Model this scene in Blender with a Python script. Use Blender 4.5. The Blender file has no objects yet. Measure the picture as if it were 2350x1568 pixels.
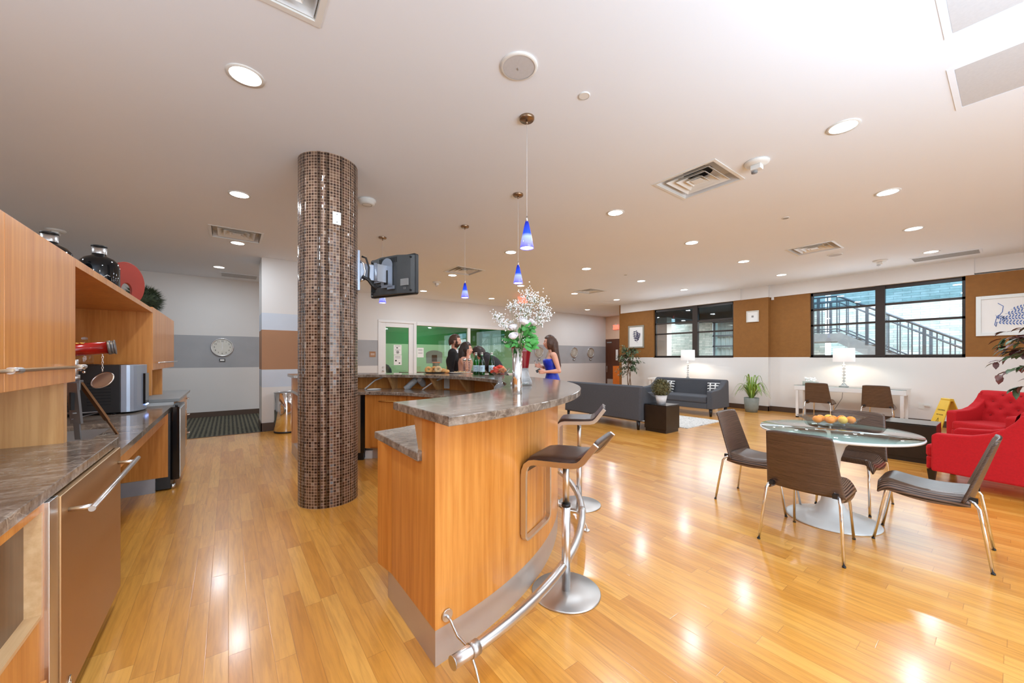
import bpy, bmesh, math, random
from mathutils import Vector, Matrix, Euler
PI = math.pi
rnd = random.Random(7)
sc = bpy.context.scene
COL = sc.collection

# ------------------------------------------------------------------ camera
EYE = 1.35
YAW = math.atan(0.75)
cam_d = bpy.data.cameras.new('camera')
cam_d.sensor_width = 36.0
cam_d.lens = 36.0 * 868.0 / 2350.0
cam_d.shift_y = 38.0 / 2350.0
cam_d.clip_start = 0.05
cam_d.clip_end = 200
cam = bpy.data.objects.new('camera', cam_d)
COL.objects.link(cam)
cam.location = (0, 0, EYE)
cam.rotation_euler = (PI / 2, 0, -YAW)
sc.camera = cam

# ------------------------------------------------------------------ view, world
sc.view_settings.view_transform = 'Standard'
sc.view_settings.look = 'None'
sc.view_settings.gamma = 1.0
sc.view_settings.use_curve_mapping = False
sc.view_settings.exposure = 0.06
w = bpy.data.worlds.new('sky')
sc.world = w
w.use_nodes = True
wn = w.node_tree.nodes
bg = wn['Background']
bg.inputs[0].default_value = (0.80, 0.90, 1.0, 1)
bg.inputs[1].default_value = 6.5
H = 3.2                      # ceiling height


def area(name, loc, size, power, color=(1, 1, 1), rot=(0, 0, 0), shape='SQUARE', size_y=None, spread=None):
    d = bpy.data.lights.new(name, 'AREA')
    d.shape = shape
    d.size = size
    if size_y:
        d.size_y = size_y
    d.energy = power
    d.color = color
    if spread:
        d.spread = spread
    o = bpy.data.objects.new(name, d)
    COL.objects.link(o)
    o.location = loc
    o.rotation_euler = rot
    return o


# unseen fills added for brightness: bounced off the ceiling, and from behind the camera
FILL = (0.60, 0.80, 1.0)
area('bounce_fill', (1.8, -1.5, 1.7), 2.2, 165, FILL, (PI, 0, 0))
area('bounce_fill_left', (-1.9, 0.9, 1.9), 1.5, 45, FILL, (PI, 0, 0))  # added to lift the upper left of the ceiling
area('front_fill', (2.0, -4.6, 1.5), 8.0, 270, (0.72, 0.87, 1.0), (PI / 2 + 0.32, 0, 0), 'RECTANGLE', 2.4)  # added panel behind the camera, the back wall has no glazing
area('window_fill', (10.90, 1.77, 2.1), 2.3, 14, (0.74, 0.87, 1.0), (PI / 2, 0, PI / 2), 'RECTANGLE', 1.3)  # added just inside the window to strengthen its daylight
area('window_fill', (10.80, 5.80, 2.1), 2.3, 14, (0.74, 0.87, 1.0), (PI / 2, 0, PI / 2), 'RECTANGLE', 1.3)  # the same added boost at the other window


# ------------------------------------------------------------------ node helpers
class NT:
    def __init__(s, name):
        m = bpy.data.materials.new(name)
        m.use_nodes = True
        s.m = m
        s.t = m.node_tree
        s.n = s.t.nodes
        s.p = s.n['Principled BSDF']
        s.out = s.n['Material Output']

    def add(s, typ, **kw):
        n = s.n.new(typ)
        for k, v in kw.items():
            if k.startswith('i_'):
                key = k[2:].replace('_', ' ')
                n.inputs[key].default_value = v
            else:
                setattr(n, k, v)
        return n

    def l(s, a, b):
        s.t.links.new(a, b)

    def math(s, op, a, b=None, c=None):
        n = s.n.new('ShaderNodeMath')
        n.operation = op
        for i, v in enumerate((a, b, c)):
            if v is None:
                continue
            if isinstance(v, (int, float)):
                n.inputs[i].default_value = v
            else:
                s.l(v, n.inputs[i])
        return n.outputs[0]

    def ramp(s, fac, stops, interp='LINEAR'):
        n = s.n.new('ShaderNodeValToRGB')
        n.color_ramp.interpolation = interp
        e = n.color_ramp.elements
        while len(e) < len(stops):
            e.new(0.5)
        for i, (p, c) in enumerate(stops):
            e[i].position = p
            e[i].color = (*c, 1)
        s.l(fac, n.inputs[0])
        return n.outputs[0]

    def mix(s, fac, a, b, mode='MIX'):
        n = s.n.new('ShaderNodeMixRGB')
        n.blend_type = mode
        for i, v in zip((0, 1, 2), (fac, a, b)):
            if isinstance(v, (int, float)):
                n.inputs[i].default_value = v
            elif isinstance(v, tuple):
                n.inputs[i].default_value = (*v, 1)
            else:
                s.l(v, n.inputs[i])
        return n.outputs[0]

    def coord(s, which='Object', scale=(1, 1, 1), rot=(0, 0, 0)):
        tc = s.n.new('ShaderNodeTexCoord')
        mp = s.n.new('ShaderNodeMapping')
        mp.inputs['Scale'].default_value = scale
        mp.inputs['Rotation'].default_value = rot
        s.l(tc.outputs[which], mp.inputs[0])
        return mp.outputs[0]

    def noise(s, vec, scale, detail=3, rough=0.5, dist=0.0):
        n = s.n.new('ShaderNodeTexNoise')
        n.inputs['Scale'].default_value = scale
        n.inputs['Detail'].default_value = detail
        n.inputs['Roughness'].default_value = rough
        n.inputs['Distortion'].default_value = dist
        s.l(vec, n.inputs['Vector'])
        return n.outputs[0]

    def sep(s, vec):
        n = s.n.new('ShaderNodeSeparateXYZ')
        s.l(vec, n.inputs[0])
        return n.outputs

    def comb(s, x, y, z=0.0):
        n = s.n.new('ShaderNodeCombineXYZ')
        for i, v in enumerate((x, y, z)):
            if isinstance(v, (int, float)):
                n.inputs[i].default_value = v
            else:
                s.l(v, n.inputs[i])
        return n.outputs[0]

    def white(s, vec, dim='3D'):
        n = s.n.new('ShaderNodeTexWhiteNoise')
        n.noise_dimensions = dim
        s.l(vec, n.inputs['W' if dim == '1D' else 'Vector'])
        return n.outputs

    def bump(s, h, strength=0.3, dist=0.01):
        n = s.n.new('ShaderNodeBump')
        n.inputs['Strength'].default_value = strength
        n.inputs['Distance'].default_value = dist
        s.l(h, n.inputs['Height'])
        s.l(n.outputs[0], s.p.inputs['Normal'])

    def col(s, c):
        if isinstance(c, tuple):
            s.p.inputs['Base Color'].default_value = (*c, 1)
        else:
            s.l(c, s.p.inputs['Base Color'])

    def set(s, **kw):
        for k, v in kw.items():
            s.p.inputs[k.replace('_', ' ')].default_value = v
        return s


def srgb(r, g, b):
    f = lambda c: ((c / 255 + 0.055) / 1.055) ** 2.4 if c > 10 else c / 255 / 12.92
    return (f(r), f(g), f(b))


M = {}


def simple(name, c, rough=0.5, metal=0.0, var=0.06, scale=6.0, bump=0.0, bscale=60, **kw):
    t = NT(name)
    v = t.coord()
    n = t.noise(v, scale, 3)
    a = tuple(x * (1 - var) for x in c)
    b = tuple(min(1, x * (1 + var)) for x in c)
    t.col(t.ramp(n, [(0.3, a), (0.7, b)]))
    t.set(Roughness=rough, Metallic=metal, **kw)
    if bump:
        t.bump(t.noise(v, bscale, 4), bump, 0.004)
    M[name] = t.m
    return t


def emis(name, c, strength, base=(0.8, 0.8, 0.8)):
    t = NT(name)
    t.col(base)
    t.p.inputs['Emission Color'].default_value = (*c, 1)
    t.p.inputs['Emission Strength'].default_value = strength
    M[name] = t.m


def oak(name, c1, c2, axis='z', rough=0.33, spec=0.5, fine=1.0):
    """wood veneer, grain running along one axis"""
    t = NT(name)
    sc_ = {'z': (1, 1, 0.045), 'x': (0.045, 1, 1), 'y': (1, 0.045, 1)}[axis]
    v = t.coord('Object', sc_)
    a = t.noise(v, 38 * fine, 5, 0.62)
    b = t.noise(v, 7 * fine, 3, 0.5, 0.6)
    m = t.math('ADD', t.math('MULTIPLY', a, 0.6), t.math('MULTIPLY', b, 0.4))
    t.col(t.ramp(m, [(0.33, c1), (0.62, c2)]))
    t.set(Roughness=rough)
    t.p.inputs['Coat Weight'].default_value = 0.25
    t.p.inputs['Coat Roughness'].default_value = 0.12
    t.bump(a, 0.08, 0.002)
    M[name] = t.m


oak('oak', srgb(190, 114, 40), srgb(224, 152, 74))
oak('oak_pale', srgb(190, 132, 72), srgb(224, 172, 112))
oak('oak_dark', srgb(128, 88, 54), srgb(164, 120, 80))
oak('oak_edge', srgb(205, 160, 110), srgb(228, 190, 142), 'y')
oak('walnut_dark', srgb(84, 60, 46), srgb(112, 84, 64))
oak('door_wood', srgb(74, 36, 14), srgb(98, 52, 24))


def floor_mat():
    t = NT('floor_planks')
    v = t.coord()
    x, y, z = t.sep(v)
    W_, L_ = 0.083, 0.78
    row = t.math('FLOOR', t.math('DIVIDE', x, W_))
    off = t.white(row, '1D')[0]
    yy = t.math('ADD', t.math('DIVIDE', y, L_), t.math('MULTIPLY', off, 7.31))
    cell = t.math('FLOOR', yy)
    wn_ = t.white(t.comb(row, cell), '2D')
    fx = t.math('FRACT', t.math('DIVIDE', x, W_))
    fy = t.math('FRACT', yy)
    gx = t.math('MINIMUM', fx, t.math('SUBTRACT', 1.0, fx))
    gy = t.math('MINIMUM', fy, t.math('SUBTRACT', 1.0, fy))
    seam = t.math('MULTIPLY', t.math('SMOOTH_MIN', t.math('MULTIPLY', gx, 50), 1.0, 0.2), t.math('SMOOTH_MIN', t.math('MULTIPLY', gy, 380), 1.0, 0.2))
    seam = t.math('MINIMUM', seam, 1.0)
    # grain, shifted per plank
    gv = t.comb(t.math('ADD', t.math('MULTIPLY', x, 1.0), t.math('MULTIPLY', wn_[0], 37.0)), t.math('MULTIPLY', y, 0.07), t.math('MULTIPLY', wn_[0], 11.0))
    g = t.noise(gv, 46, 5, 0.6, 0.5)
    tone = t.ramp(wn_[0], [(0.0, srgb(206, 137, 50)), (0.3, srgb(215, 148, 60)), (0.6, srgb(222, 156, 67)), (0.85, srgb(230, 168, 80)), (1.0, srgb(209, 141, 54))])
    gr = t.ramp(g, [(0.3, (0.80, 0.76, 0.70)), (0.6, (1.05, 1.05, 1.04))])
    c = t.mix(1.0, tone, gr, 'MULTIPLY')
    c = t.mix(seam, t.mix(1.0, c, (0.62, 0.55, 0.5), 'MULTIPLY'), c)
    t.col(c)
    t.set(Roughness=0.30)
    t.p.inputs['Coat Weight'].default_value = 0.55
    t.p.inputs['Coat Roughness'].default_value = 0.16
    big = t.noise(v, 2.2, 2)
    hh = t.math('ADD', t.math('MULTIPLY', seam, 0.25), t.math('MULTIPLY', big, 1.2))
    b = t.n.new('ShaderNodeBump')
    b.inputs['Strength'].default_value = 0.06
    b.inputs['Distance'].default_value = 0.01
    t.l(hh, b.inputs['Height'])
    t.l(b.outputs[0], t.p.inputs['Normal'])
    t.l(b.outputs[0], t.p.inputs['Coat Normal'])
    M['floor'] = t.m


floor_mat()


def granite():
    t = NT('brown_marble')
    v = t.coord()
    vs_ = t.coord('Object', (0.30, 1.7, 1.0), (0, 0, 0.64))
    n1 = t.noise(vs_, 7.5, 6, 0.68, 1.0)
    n2 = t.noise(v, 26, 5, 0.7, 0.6)
    base = t.ramp(t.math('ADD', t.math('MULTIPLY', n1, 0.55), t.math('MULTIPLY', n2, 0.45)), [(0.36, srgb(84, 70, 60)), (0.5, srgb(134, 118, 104)), (0.64, srgb(176, 162, 148))])
    dv = t.n.new('ShaderNodeVectorMath')
    dv.operation = 'ADD'
    t.l(v, dv.inputs[0])
    nn = t.n.new('ShaderNodeTexNoise')
    nn.inputs['Scale'].default_value = 4
    t.l(v, nn.inputs['Vector'])
    sc3 = t.n.new('ShaderNodeVectorMath')
    sc3.operation = 'SCALE'
    sc3.inputs[3].default_value = 0.35
    t.l(nn.outputs[1], sc3.inputs[0])
    t.l(sc3.outputs[0], dv.inputs[1])
    vo = t.n.new('ShaderNodeTexVoronoi')
    vo.feature = 'DISTANCE_TO_EDGE'
    vo.inputs['Scale'].default_value = 11
    t.l(dv.outputs[0], vo.inputs['Vector'])
    vein = t.ramp(vo.outputs[0], [(0.0, (1, 1, 1)), (0.035, (0, 0, 0))])
    mask = t.ramp(t.noise(v, 3.1, 3), [(0.52, (0, 0, 0)), (0.62, (1, 1, 1))])
    vm = t.math('MULTIPLY', vein, mask)
    t.col(t.mix(t.math('MULTIPLY', vm, 0.75), base, srgb(205, 190, 172)))
    t.set(Roughness=0.12)
    t.p.inputs['Specular IOR Level'].default_value = 0.6
    M['granite'] = t.m


granite()


def mosaic():
    t = NT('mosaic_tiles')
    uv = t.n.new('ShaderNodeUVMap')
    x, y, z = t.sep(uv.outputs[0])
    cx, cy = t.math('FLOOR', x), t.math('FLOOR', y)
    wn_ = t.white(t.comb(cx, cy), '2D')
    fx, fy = t.math('FRACT', x), t.math('FRACT', y)
    gx = t.math('MINIMUM', fx, t.math('SUBTRACT', 1.0, fx))
    gy = t.math('MINIMUM', fy, t.math('SUBTRACT', 1.0, fy))
    g = t.math('GREATER_THAN', t.math('MINIMUM', gx, gy), 0.075)
    tone = t.ramp(wn_[0], [(0.0, srgb(56, 38, 30)), (0.35, srgb(80, 56, 42)), (0.6, srgb(102, 74, 56)), (0.8, srgb(120, 94, 76)), (0.95, srgb(92, 60, 52)), (1.0, srgb(150, 132, 116))])
    t.col(t.mix(g, srgb(190, 160, 136), tone))
    t.l(t.math('SUBTRACT', 0.75, t.math('MULTIPLY', g, 0.60)), t.p.inputs['Roughness'])
    geo = t.n.new('ShaderNodeNewGeometry')
    sb = t.n.new('ShaderNodeVectorMath')
    sb.operation = 'SUBTRACT'
    sb.inputs[1].default_value = (0.5, 0.5, 0.5)
    t.l(wn_[1], sb.inputs[0])
    s3 = t.n.new('ShaderNodeVectorMath')
    s3.operation = 'SCALE'
    s3.inputs[3].default_value = 0.20
    t.l(sb.outputs[0], s3.inputs[0])
    ad = t.n.new('ShaderNodeVectorMath')
    ad.operation = 'ADD'
    t.l(geo.outputs['Normal'], ad.inputs[0])
    t.l(s3.outputs[0], ad.inputs[1])
    no = t.n.new('ShaderNodeVectorMath')
    no.operation = 'NORMALIZE'
    t.l(ad.outputs[0], no.inputs[0])
    t.l(no.outputs[0], t.p.inputs['Normal'])
    t.p.inputs['Specular IOR Level'].default_value = 0.7
    M['mosaic'] = t.m


mosaic()


def brushed(name, c=(0.62, 0.61, 0.59), rough=0.3, metal=1.0):
    t = NT(name)
    n = t.noise(t.coord(), 9, 3)
    t.col(c)
    t.l(t.math('ADD', rough - 0.02, t.math('MULTIPLY', n, 0.04)), t.p.inputs['Roughness'])
    t.set(Metallic=metal)
    M[name] = t.m


brushed('steel', (0.70, 0.69, 0.68), 0.30)
brushed('steel_satin', (0.55, 0.53, 0.51), 0.38)
brushed('chrome', (0.78, 0.78, 0.78), 0.10)
brushed('steel_door', (0.56, 0.37, 0.20), 0.42)  # amber reflection of the floor put into the steel colour
brushed('bronze', (0.34, 0.24, 0.16), 0.3)
brushed('silver_plastic', (0.42, 0.48, 0.58), 0.35, 0.6)


def glass_pane(name, tint=(1, 1, 1), refl=1.0):
    t = NT(name)
    t.n.remove(t.p)
    tr = t.n.new('ShaderNodeBsdfTransparent')
    tr.inputs[0].default_value = (*tint, 1)
    gl = t.n.new('ShaderNodeBsdfGlossy')
    gl.inputs['Roughness'].default_value = 0.02
    fr = t.n.new('ShaderNodeLayerWeight')
    fr.inputs[0].default_value = 0.5
    mx = t.n.new('ShaderNodeMixShader')
    f5 = t.math('POWER', fr.outputs['Facing'], 4.0)
    t.l(t.math('MINIMUM', t.math('MULTIPLY', t.math('ADD', t.math('MULTIPLY', f5, 0.85), 0.045), refl), 1.0), mx.inputs[0])
    t.l(tr.outputs[0], mx.inputs[1])
    t.l(gl.outputs[0], mx.inputs[2])
    t.l(mx.outputs[0], t.out.inputs[0])
    M[name] = t.m


glass_pane('glass_clear', (0.97, 0.98, 0.98))
glass_pane('glass_tinted', (0.50, 0.62, 0.68))
glass_pane('glass_room', (0.90, 0.95, 0.92), 1.6)
glass_pane('glass_green', (0.10, 0.55, 0.16), 1.3)
glass_pane('glass_table', (0.80, 0.88, 0.86), 1.5)


def stripes(name, c1, c2, axis, freq, rough=0.5, dist=1.0, duty=0.5, noisy=0.3):
    t = NT(name)
    v = t.coord()
    comps = t.sep(v)
    a = comps['xyz'.index(axis)]
    st = [1.5, 1.5, 1.5]
    st['xyz'.index(axis)] = freq * 0.6
    vv = t.coord('Object', tuple(st))
    n = t.noise(vv, 3.0, 3, 0.7, dist * 0.1)
    s_ = t.math('FRACT', t.math('ADD', t.math('MULTIPLY', a, freq), t.math('MULTIPLY', n, noisy)))
    k = t.math('ADD', t.math('MULTIPLY', t.math('GREATER_THAN', s_, duty), 0.6), t.math('MULTIPLY', n, 0.6))
    t.col(t.ramp(k, [(0.25, c1), (0.8, c2)]))
    t.set(Roughness=rough)
    M[name] = t.m
    return t


stripes('woven_seat', srgb(36, 26, 20), srgb(118, 92, 76), 'y', 105, 0.32, noisy=0.5)
stripes('woven_back', srgb(36, 26, 20), srgb(112, 86, 70), 'z', 105, 0.32, noisy=0.5)
stripes('carpet', srgb(46, 44, 34), srgb(100, 95, 76), 'x', 15.0, 0.95)
simple('ceiling_paint', srgb(232, 238, 246), 0.9, var=0.012, scale=0.7)
simple('wall_white', srgb(226, 222, 218), 0.85, var=0.015, scale=1.5)
simple('wall_grey', srgb(172, 172, 174), 0.8, var=0.05, scale=2.5)
simple('wall_pale', srgb(205, 212, 222), 0.8, var=0.03, scale=2.5)
simple('wall_tan', srgb(172, 128, 96), 0.8, var=0.03, scale=2.5)
simple('wall_brown', srgb(140, 92, 38), 0.75, var=0.06, scale=14, bump=0.5, bscale=28)
simple('wall_green', srgb(40, 128, 74), 0.7, var=0.12, scale=1.0)
simple('wall_palegreen', srgb(160, 196, 160), 0.7, var=0.04, scale=1.5)
simple('baseboard_brown', srgb(84, 64, 50), 0.4)
simple('white_paint', srgb(232, 230, 228), 0.45, var=0.01)
simple('white_gloss', srgb(238, 238, 236), 0.15, var=0.01)
simple('white_plastic', srgb(226, 226, 222), 0.35, var=0.01)
simple('grey_plastic', srgb(150, 150, 148), 0.45)
simple('speaker_mesh', srgb(196, 196, 198), 0.7, var=0.03, scale=60)
simple('window_frame', srgb(46, 36, 30), 0.45, var=0.1)
simple('dark_void', srgb(22, 22, 24), 0.8)
simple('black_gloss', srgb(20, 20, 22), 0.12)
simple('black_plastic', srgb(28, 29, 31), 0.4)
simple('tv_plastic', srgb(70, 72, 73), 0.42, var=0.1)
simple('black_wood', srgb(34, 26, 22), 0.28, var=0.25, scale=9)
simple('black_wood_leg', srgb(24, 18, 16), 0.3)
simple('leather', srgb(66, 46, 38), 0.33, var=0.08, scale=20, bump=0.15, bscale=140)
simple('sofa_fabric', srgb(78, 79, 84), 0.95, var=0.12, scale=90, bump=0.3, bscale=300)
simple('red_fabric', srgb(186, 10, 22), 0.9, var=0.08, scale=60, bump=0.3, bscale=260)
simple('red_button', srgb(150, 6, 16), 0.8)
simple('stone_pot', srgb(132, 136, 128), 0.8, var=0.1, scale=12)
simple('soil', srgb(60, 46, 36), 0.95)
simple('leaf_green', srgb(76, 118, 40), 0.5, var=0.3, scale=9)
simple('leaf_lime', srgb(128, 158, 62), 0.45, var=0.25, scale=9)
simple('leaf_dark', srgb(70, 92, 58), 0.45, var=0.4, scale=12)
simple('leaf_burgundy', srgb(92, 50, 44), 0.45, var=0.5, scale=12)
simple('leaf_fresh', srgb(70, 150, 62), 0.45, var=0.3, scale=14)
simple('leaf_dry', srgb(110, 104, 66), 0.7, var=0.4, scale=30)
simple('grass_dark', srgb(46, 56, 30), 0.8, var=0.4, scale=30)
simple('stem_green', srgb(92, 128, 70), 0.6)
simple('bark', srgb(112, 84, 60), 0.8, var=0.2, scale=20)
simple('rose_white', srgb(246, 238, 240), 0.6, var=0.03)
simple('breath_white', srgb(250, 250, 250), 0.6, var=0.01)
simple('skin', srgb(226, 168, 142), 0.5, var=0.03, Subsurface_Weight=0.1)
simple('hair_brown', srgb(74, 46, 30), 0.5, var=0.35, scale=26)
simple('hair_dark', srgb(48, 32, 24), 0.5, var=0.35, scale=26)
simple('eye_white', srgb(235, 232, 228), 0.2)
simple('eye_dark', srgb(40, 26, 20), 0.2)
simple('lips', srgb(176, 84, 80), 0.45)
simple('suit_black', srgb(34, 31, 33), 0.85, var=0.15, scale=30)
simple('shirt_white', srgb(232, 230, 232), 0.8)
simple('dress_blue', srgb(12, 44, 178), 0.42, var=0.25, scale=16, bump=0.5, bscale=22)
simple('dress_nude', srgb(198, 150, 130), 0.6)
simple('shoe_black', srgb(20, 18, 18), 0.3)
simple('yellow_plastic', srgb(226, 186, 60), 0.4, var=0.05)
simple('print_black', srgb(36, 34, 30), 0.6)
simple('print_grey', srgb(150, 146, 142), 0.6)
simple('print_blue', srgb(84, 114, 176), 0.6, var=0.15, scale=20)
simple('print_navy', srgb(44, 42, 78), 0.6, var=0.15, scale=20)
simple('cup_plastic', srgb(225, 226, 226), 0.2, var=0.1, scale=40, Transmission_Weight=0.3)
simple('glass_red', srgb(124, 12, 26), 0.08, var=0.15, scale=9)
simple('clock_dial', srgb(196, 190, 178), 0.35, 0.25, var=0.05)
simple('paper', srgb(236, 234, 230), 0.7, var=0.01)
simple('frame_white', srgb(226, 230, 228), 0.4, var=0.01)
simple('frame_grey', srgb(150, 146, 132), 0.4)
simple('frame_natural', srgb(214, 210, 200), 0.5)
simple('orange_fruit', srgb(240, 140, 36), 0.4, var=0.1, scale=20, bump=0.2, bscale=200)
simple('yellow_fruit', srgb(238, 190, 70), 0.4, var=0.1, scale=20)
simple('bread', srgb(214, 158, 92), 0.75, var=0.22, scale=24)
simple('cracker', srgb(224, 188, 140), 0.75, var=0.15, scale=40)
simple('melon_red', srgb(226, 66, 44), 0.4, var=0.15, scale=30)
simple('melon_orange', srgb(238, 150, 96), 0.4, var=0.1, scale=30)
simple('tray_black', srgb(30, 24, 22), 0.3)
simple('label_blue', srgb(190, 214, 226), 0.5, var=0.05)
simple('red_lacquer', srgb(138, 22, 16), 0.15, var=0.2, scale=20)
simple('red_ceramic', srgb(156, 52, 36), 0.45, var=0.08)
simple('gold', srgb(196, 150, 80), 0.3, 0.9)
simple('brass_dark', srgb(112, 78, 50), 0.35, 0.8)
simple('iron_grey', srgb(118, 116, 116), 0.45, 0.6)
simple('bottle_black', srgb(14, 18, 22), 0.06)
simple('mirror_tag', srgb(150, 128, 112), 0.3, 0.5)
simple('cable_white', srgb(214, 210, 206), 0.5)
simple('cable_black', srgb(30, 28, 28), 0.5)
simple('orange_paint', srgb(222, 118, 28), 0.5)
simple('orange_rim', srgb(240, 110, 24), 0.4)
simple('chair_blue', srgb(40, 52, 66), 0.5)
simple('rail_grey', srgb(92, 100, 108), 0.45, 0.3)
simple('concrete', srgb(150, 158, 162), 0.85, var=0.1)
simple('beam_dark', srgb(54, 54, 58), 0.7)
simple('curtain', srgb(186, 204, 206), 0.9, var=0.05, scale=3)
simple('lamp_fabric', srgb(214, 206, 202), 0.9, var=0.02)
simple('table_white', srgb(222, 224, 222), 0.3, var=0.03, scale=4)
simple('kick_metal', srgb(196, 184, 174), 0.35, 0.45, var=0.03)
simple('kick_grey', srgb(172, 176, 184), 0.35, 0.5)
simple('hall_paint', srgb(222, 190, 164), 0.85, var=0.02)
emis('lens_glow', (1.0, 0.97, 0.90), 9.0)
emis('exit_red', (1.0, 0.10, 0.05), 3.0, (0.6, 0.05, 0.03))
emis('led_blue', (0.25, 0.4, 1.0), 3.0)
emis('bulb_glow', (1.0, 0.97, 0.95), 14.0)
emis('puck_glow', (1.0, 0.75, 0.45), 3.0)


def crystal():
    t = NT('crystal')
    t.set(Roughness=0.03)
    t.p.inputs['Transmission Weight'].default_value = 0.75
    t.col((0.80, 0.80, 0.80))
    M['crystal'] = t.m


crystal()


def pendant_glass():
    """blue cased glass, its lower half opal; lit from inside by the lamp's own bulb"""
    t = NT('pendant_glass')
    v = t.coord()
    z = t.sep(v)[2]
    k = t.math('DIVIDE', t.math('ADD', z, 0.21), 0.21)     # 0 at the rim, 1 at the top
    c = t.ramp(k, [(0.0, srgb(98, 96, 236)), (0.18, srgb(128, 130, 246)), (0.42, srgb(150, 170, 250)), (0.55, srgb(30, 70, 220)), (1.0, srgb(6, 20, 130))])
    t.col(c)
    t.set(Roughness=0.15)
    t.l(c, t.p.inputs['Emission Color'])
    t.p.inputs['Emission Strength'].default_value = 0.9
    M['pendant_glass'] = t.m


pendant_glass()


def shade_glow():
    t = NT('lamp_shade_lit')
    t.col(srgb(226, 220, 216))
    t.set(Roughness=0.9)
    t.p.inputs['Emission Color'].default_value = (1.0, 0.93, 0.88, 1)
    t.p.inputs['Emission Strength'].default_value = 0.25
    M['shade_lit'] = t.m


shade_glow()


def brick(name, c1, c2, mortar, scale=1.0, rot=(0, 0, 0), bw=0.22, bh=0.075, ms=0.006):
    t = NT(name)
    v = t.coord('UV')
    b = t.n.new('ShaderNodeTexBrick')
    b.inputs['Color1'].default_value = (*c1, 1)
    b.inputs['Color2'].default_value = (*c2, 1)
    b.inputs['Mortar'].default_value = (*mortar, 1)
    b.inputs['Scale'].default_value = 1.0
    b.inputs['Brick Width'].default_value = bw
    b.inputs['Row Height'].default_value = bh
    b.inputs['Mortar Size'].default_value = ms
    b.inputs['Bias'].default_value = -0.2
    t.l(v, b.inputs['Vector'])
    n = t.noise(v, 3.0, 4, 0.7)
    t.col(t.mix(0.55, b.outputs[0], t.ramp(n, [(0.35, (0.55, 0.62, 0.60)), (0.6, (1.1, 1.1, 1.1))]), 'MULTIPLY'))
    t.set(Roughness=0.9)
    M[name] = t.m


brick('brick_pale', srgb(176, 194, 190), srgb(222, 228, 224), srgb(150, 160, 158), bw=0.36, bh=0.07)


def rug_mat():
    t = NT('rug_pattern')
    v = t.coord()
    n = t.noise(v, 14, 5, 0.7, 2.5)
    n2 = t.noise(v, 40, 3)
    t.col(t.mix(0.35, t.ramp(n, [(0.40, srgb(92, 92, 98)), (0.47, srgb(206, 202, 196)), (0.6, srgb(228, 224, 218)), (0.68, srgb(150, 140, 128))]), t.ramp(n2, [(0.3, srgb(180, 176, 170)), (0.7, srgb(235, 232, 228))])))
    t.set(Roughness=0.95)
    M['rug'] = t.m


rug_mat()


def cushion_mat():
    t = NT('cushion_pattern')
    v = t.coord()
    x, y, z = t.sep(v)
    a = t.math('GREATER_THAN', t.math('ABSOLUTE', t.math('SUBTRACT', t.math('FRACT', t.math('MULTIPLY', y, 9.0)), 0.5)), 0.36)
    b = t.math('GREATER_THAN', t.math('ABSOLUTE', t.math('SUBTRACT', t.math('FRACT', t.math('MULTIPLY', z, 14.0)), 0.5)), 0.30)
    t.col(t.mix(t.math('MAXIMUM', a, b), srgb(48, 50, 56), srgb(222, 220, 216)))
    t.set(Roughness=0.9)
    M['cushion'] = t.m


cushion_mat()


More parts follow.
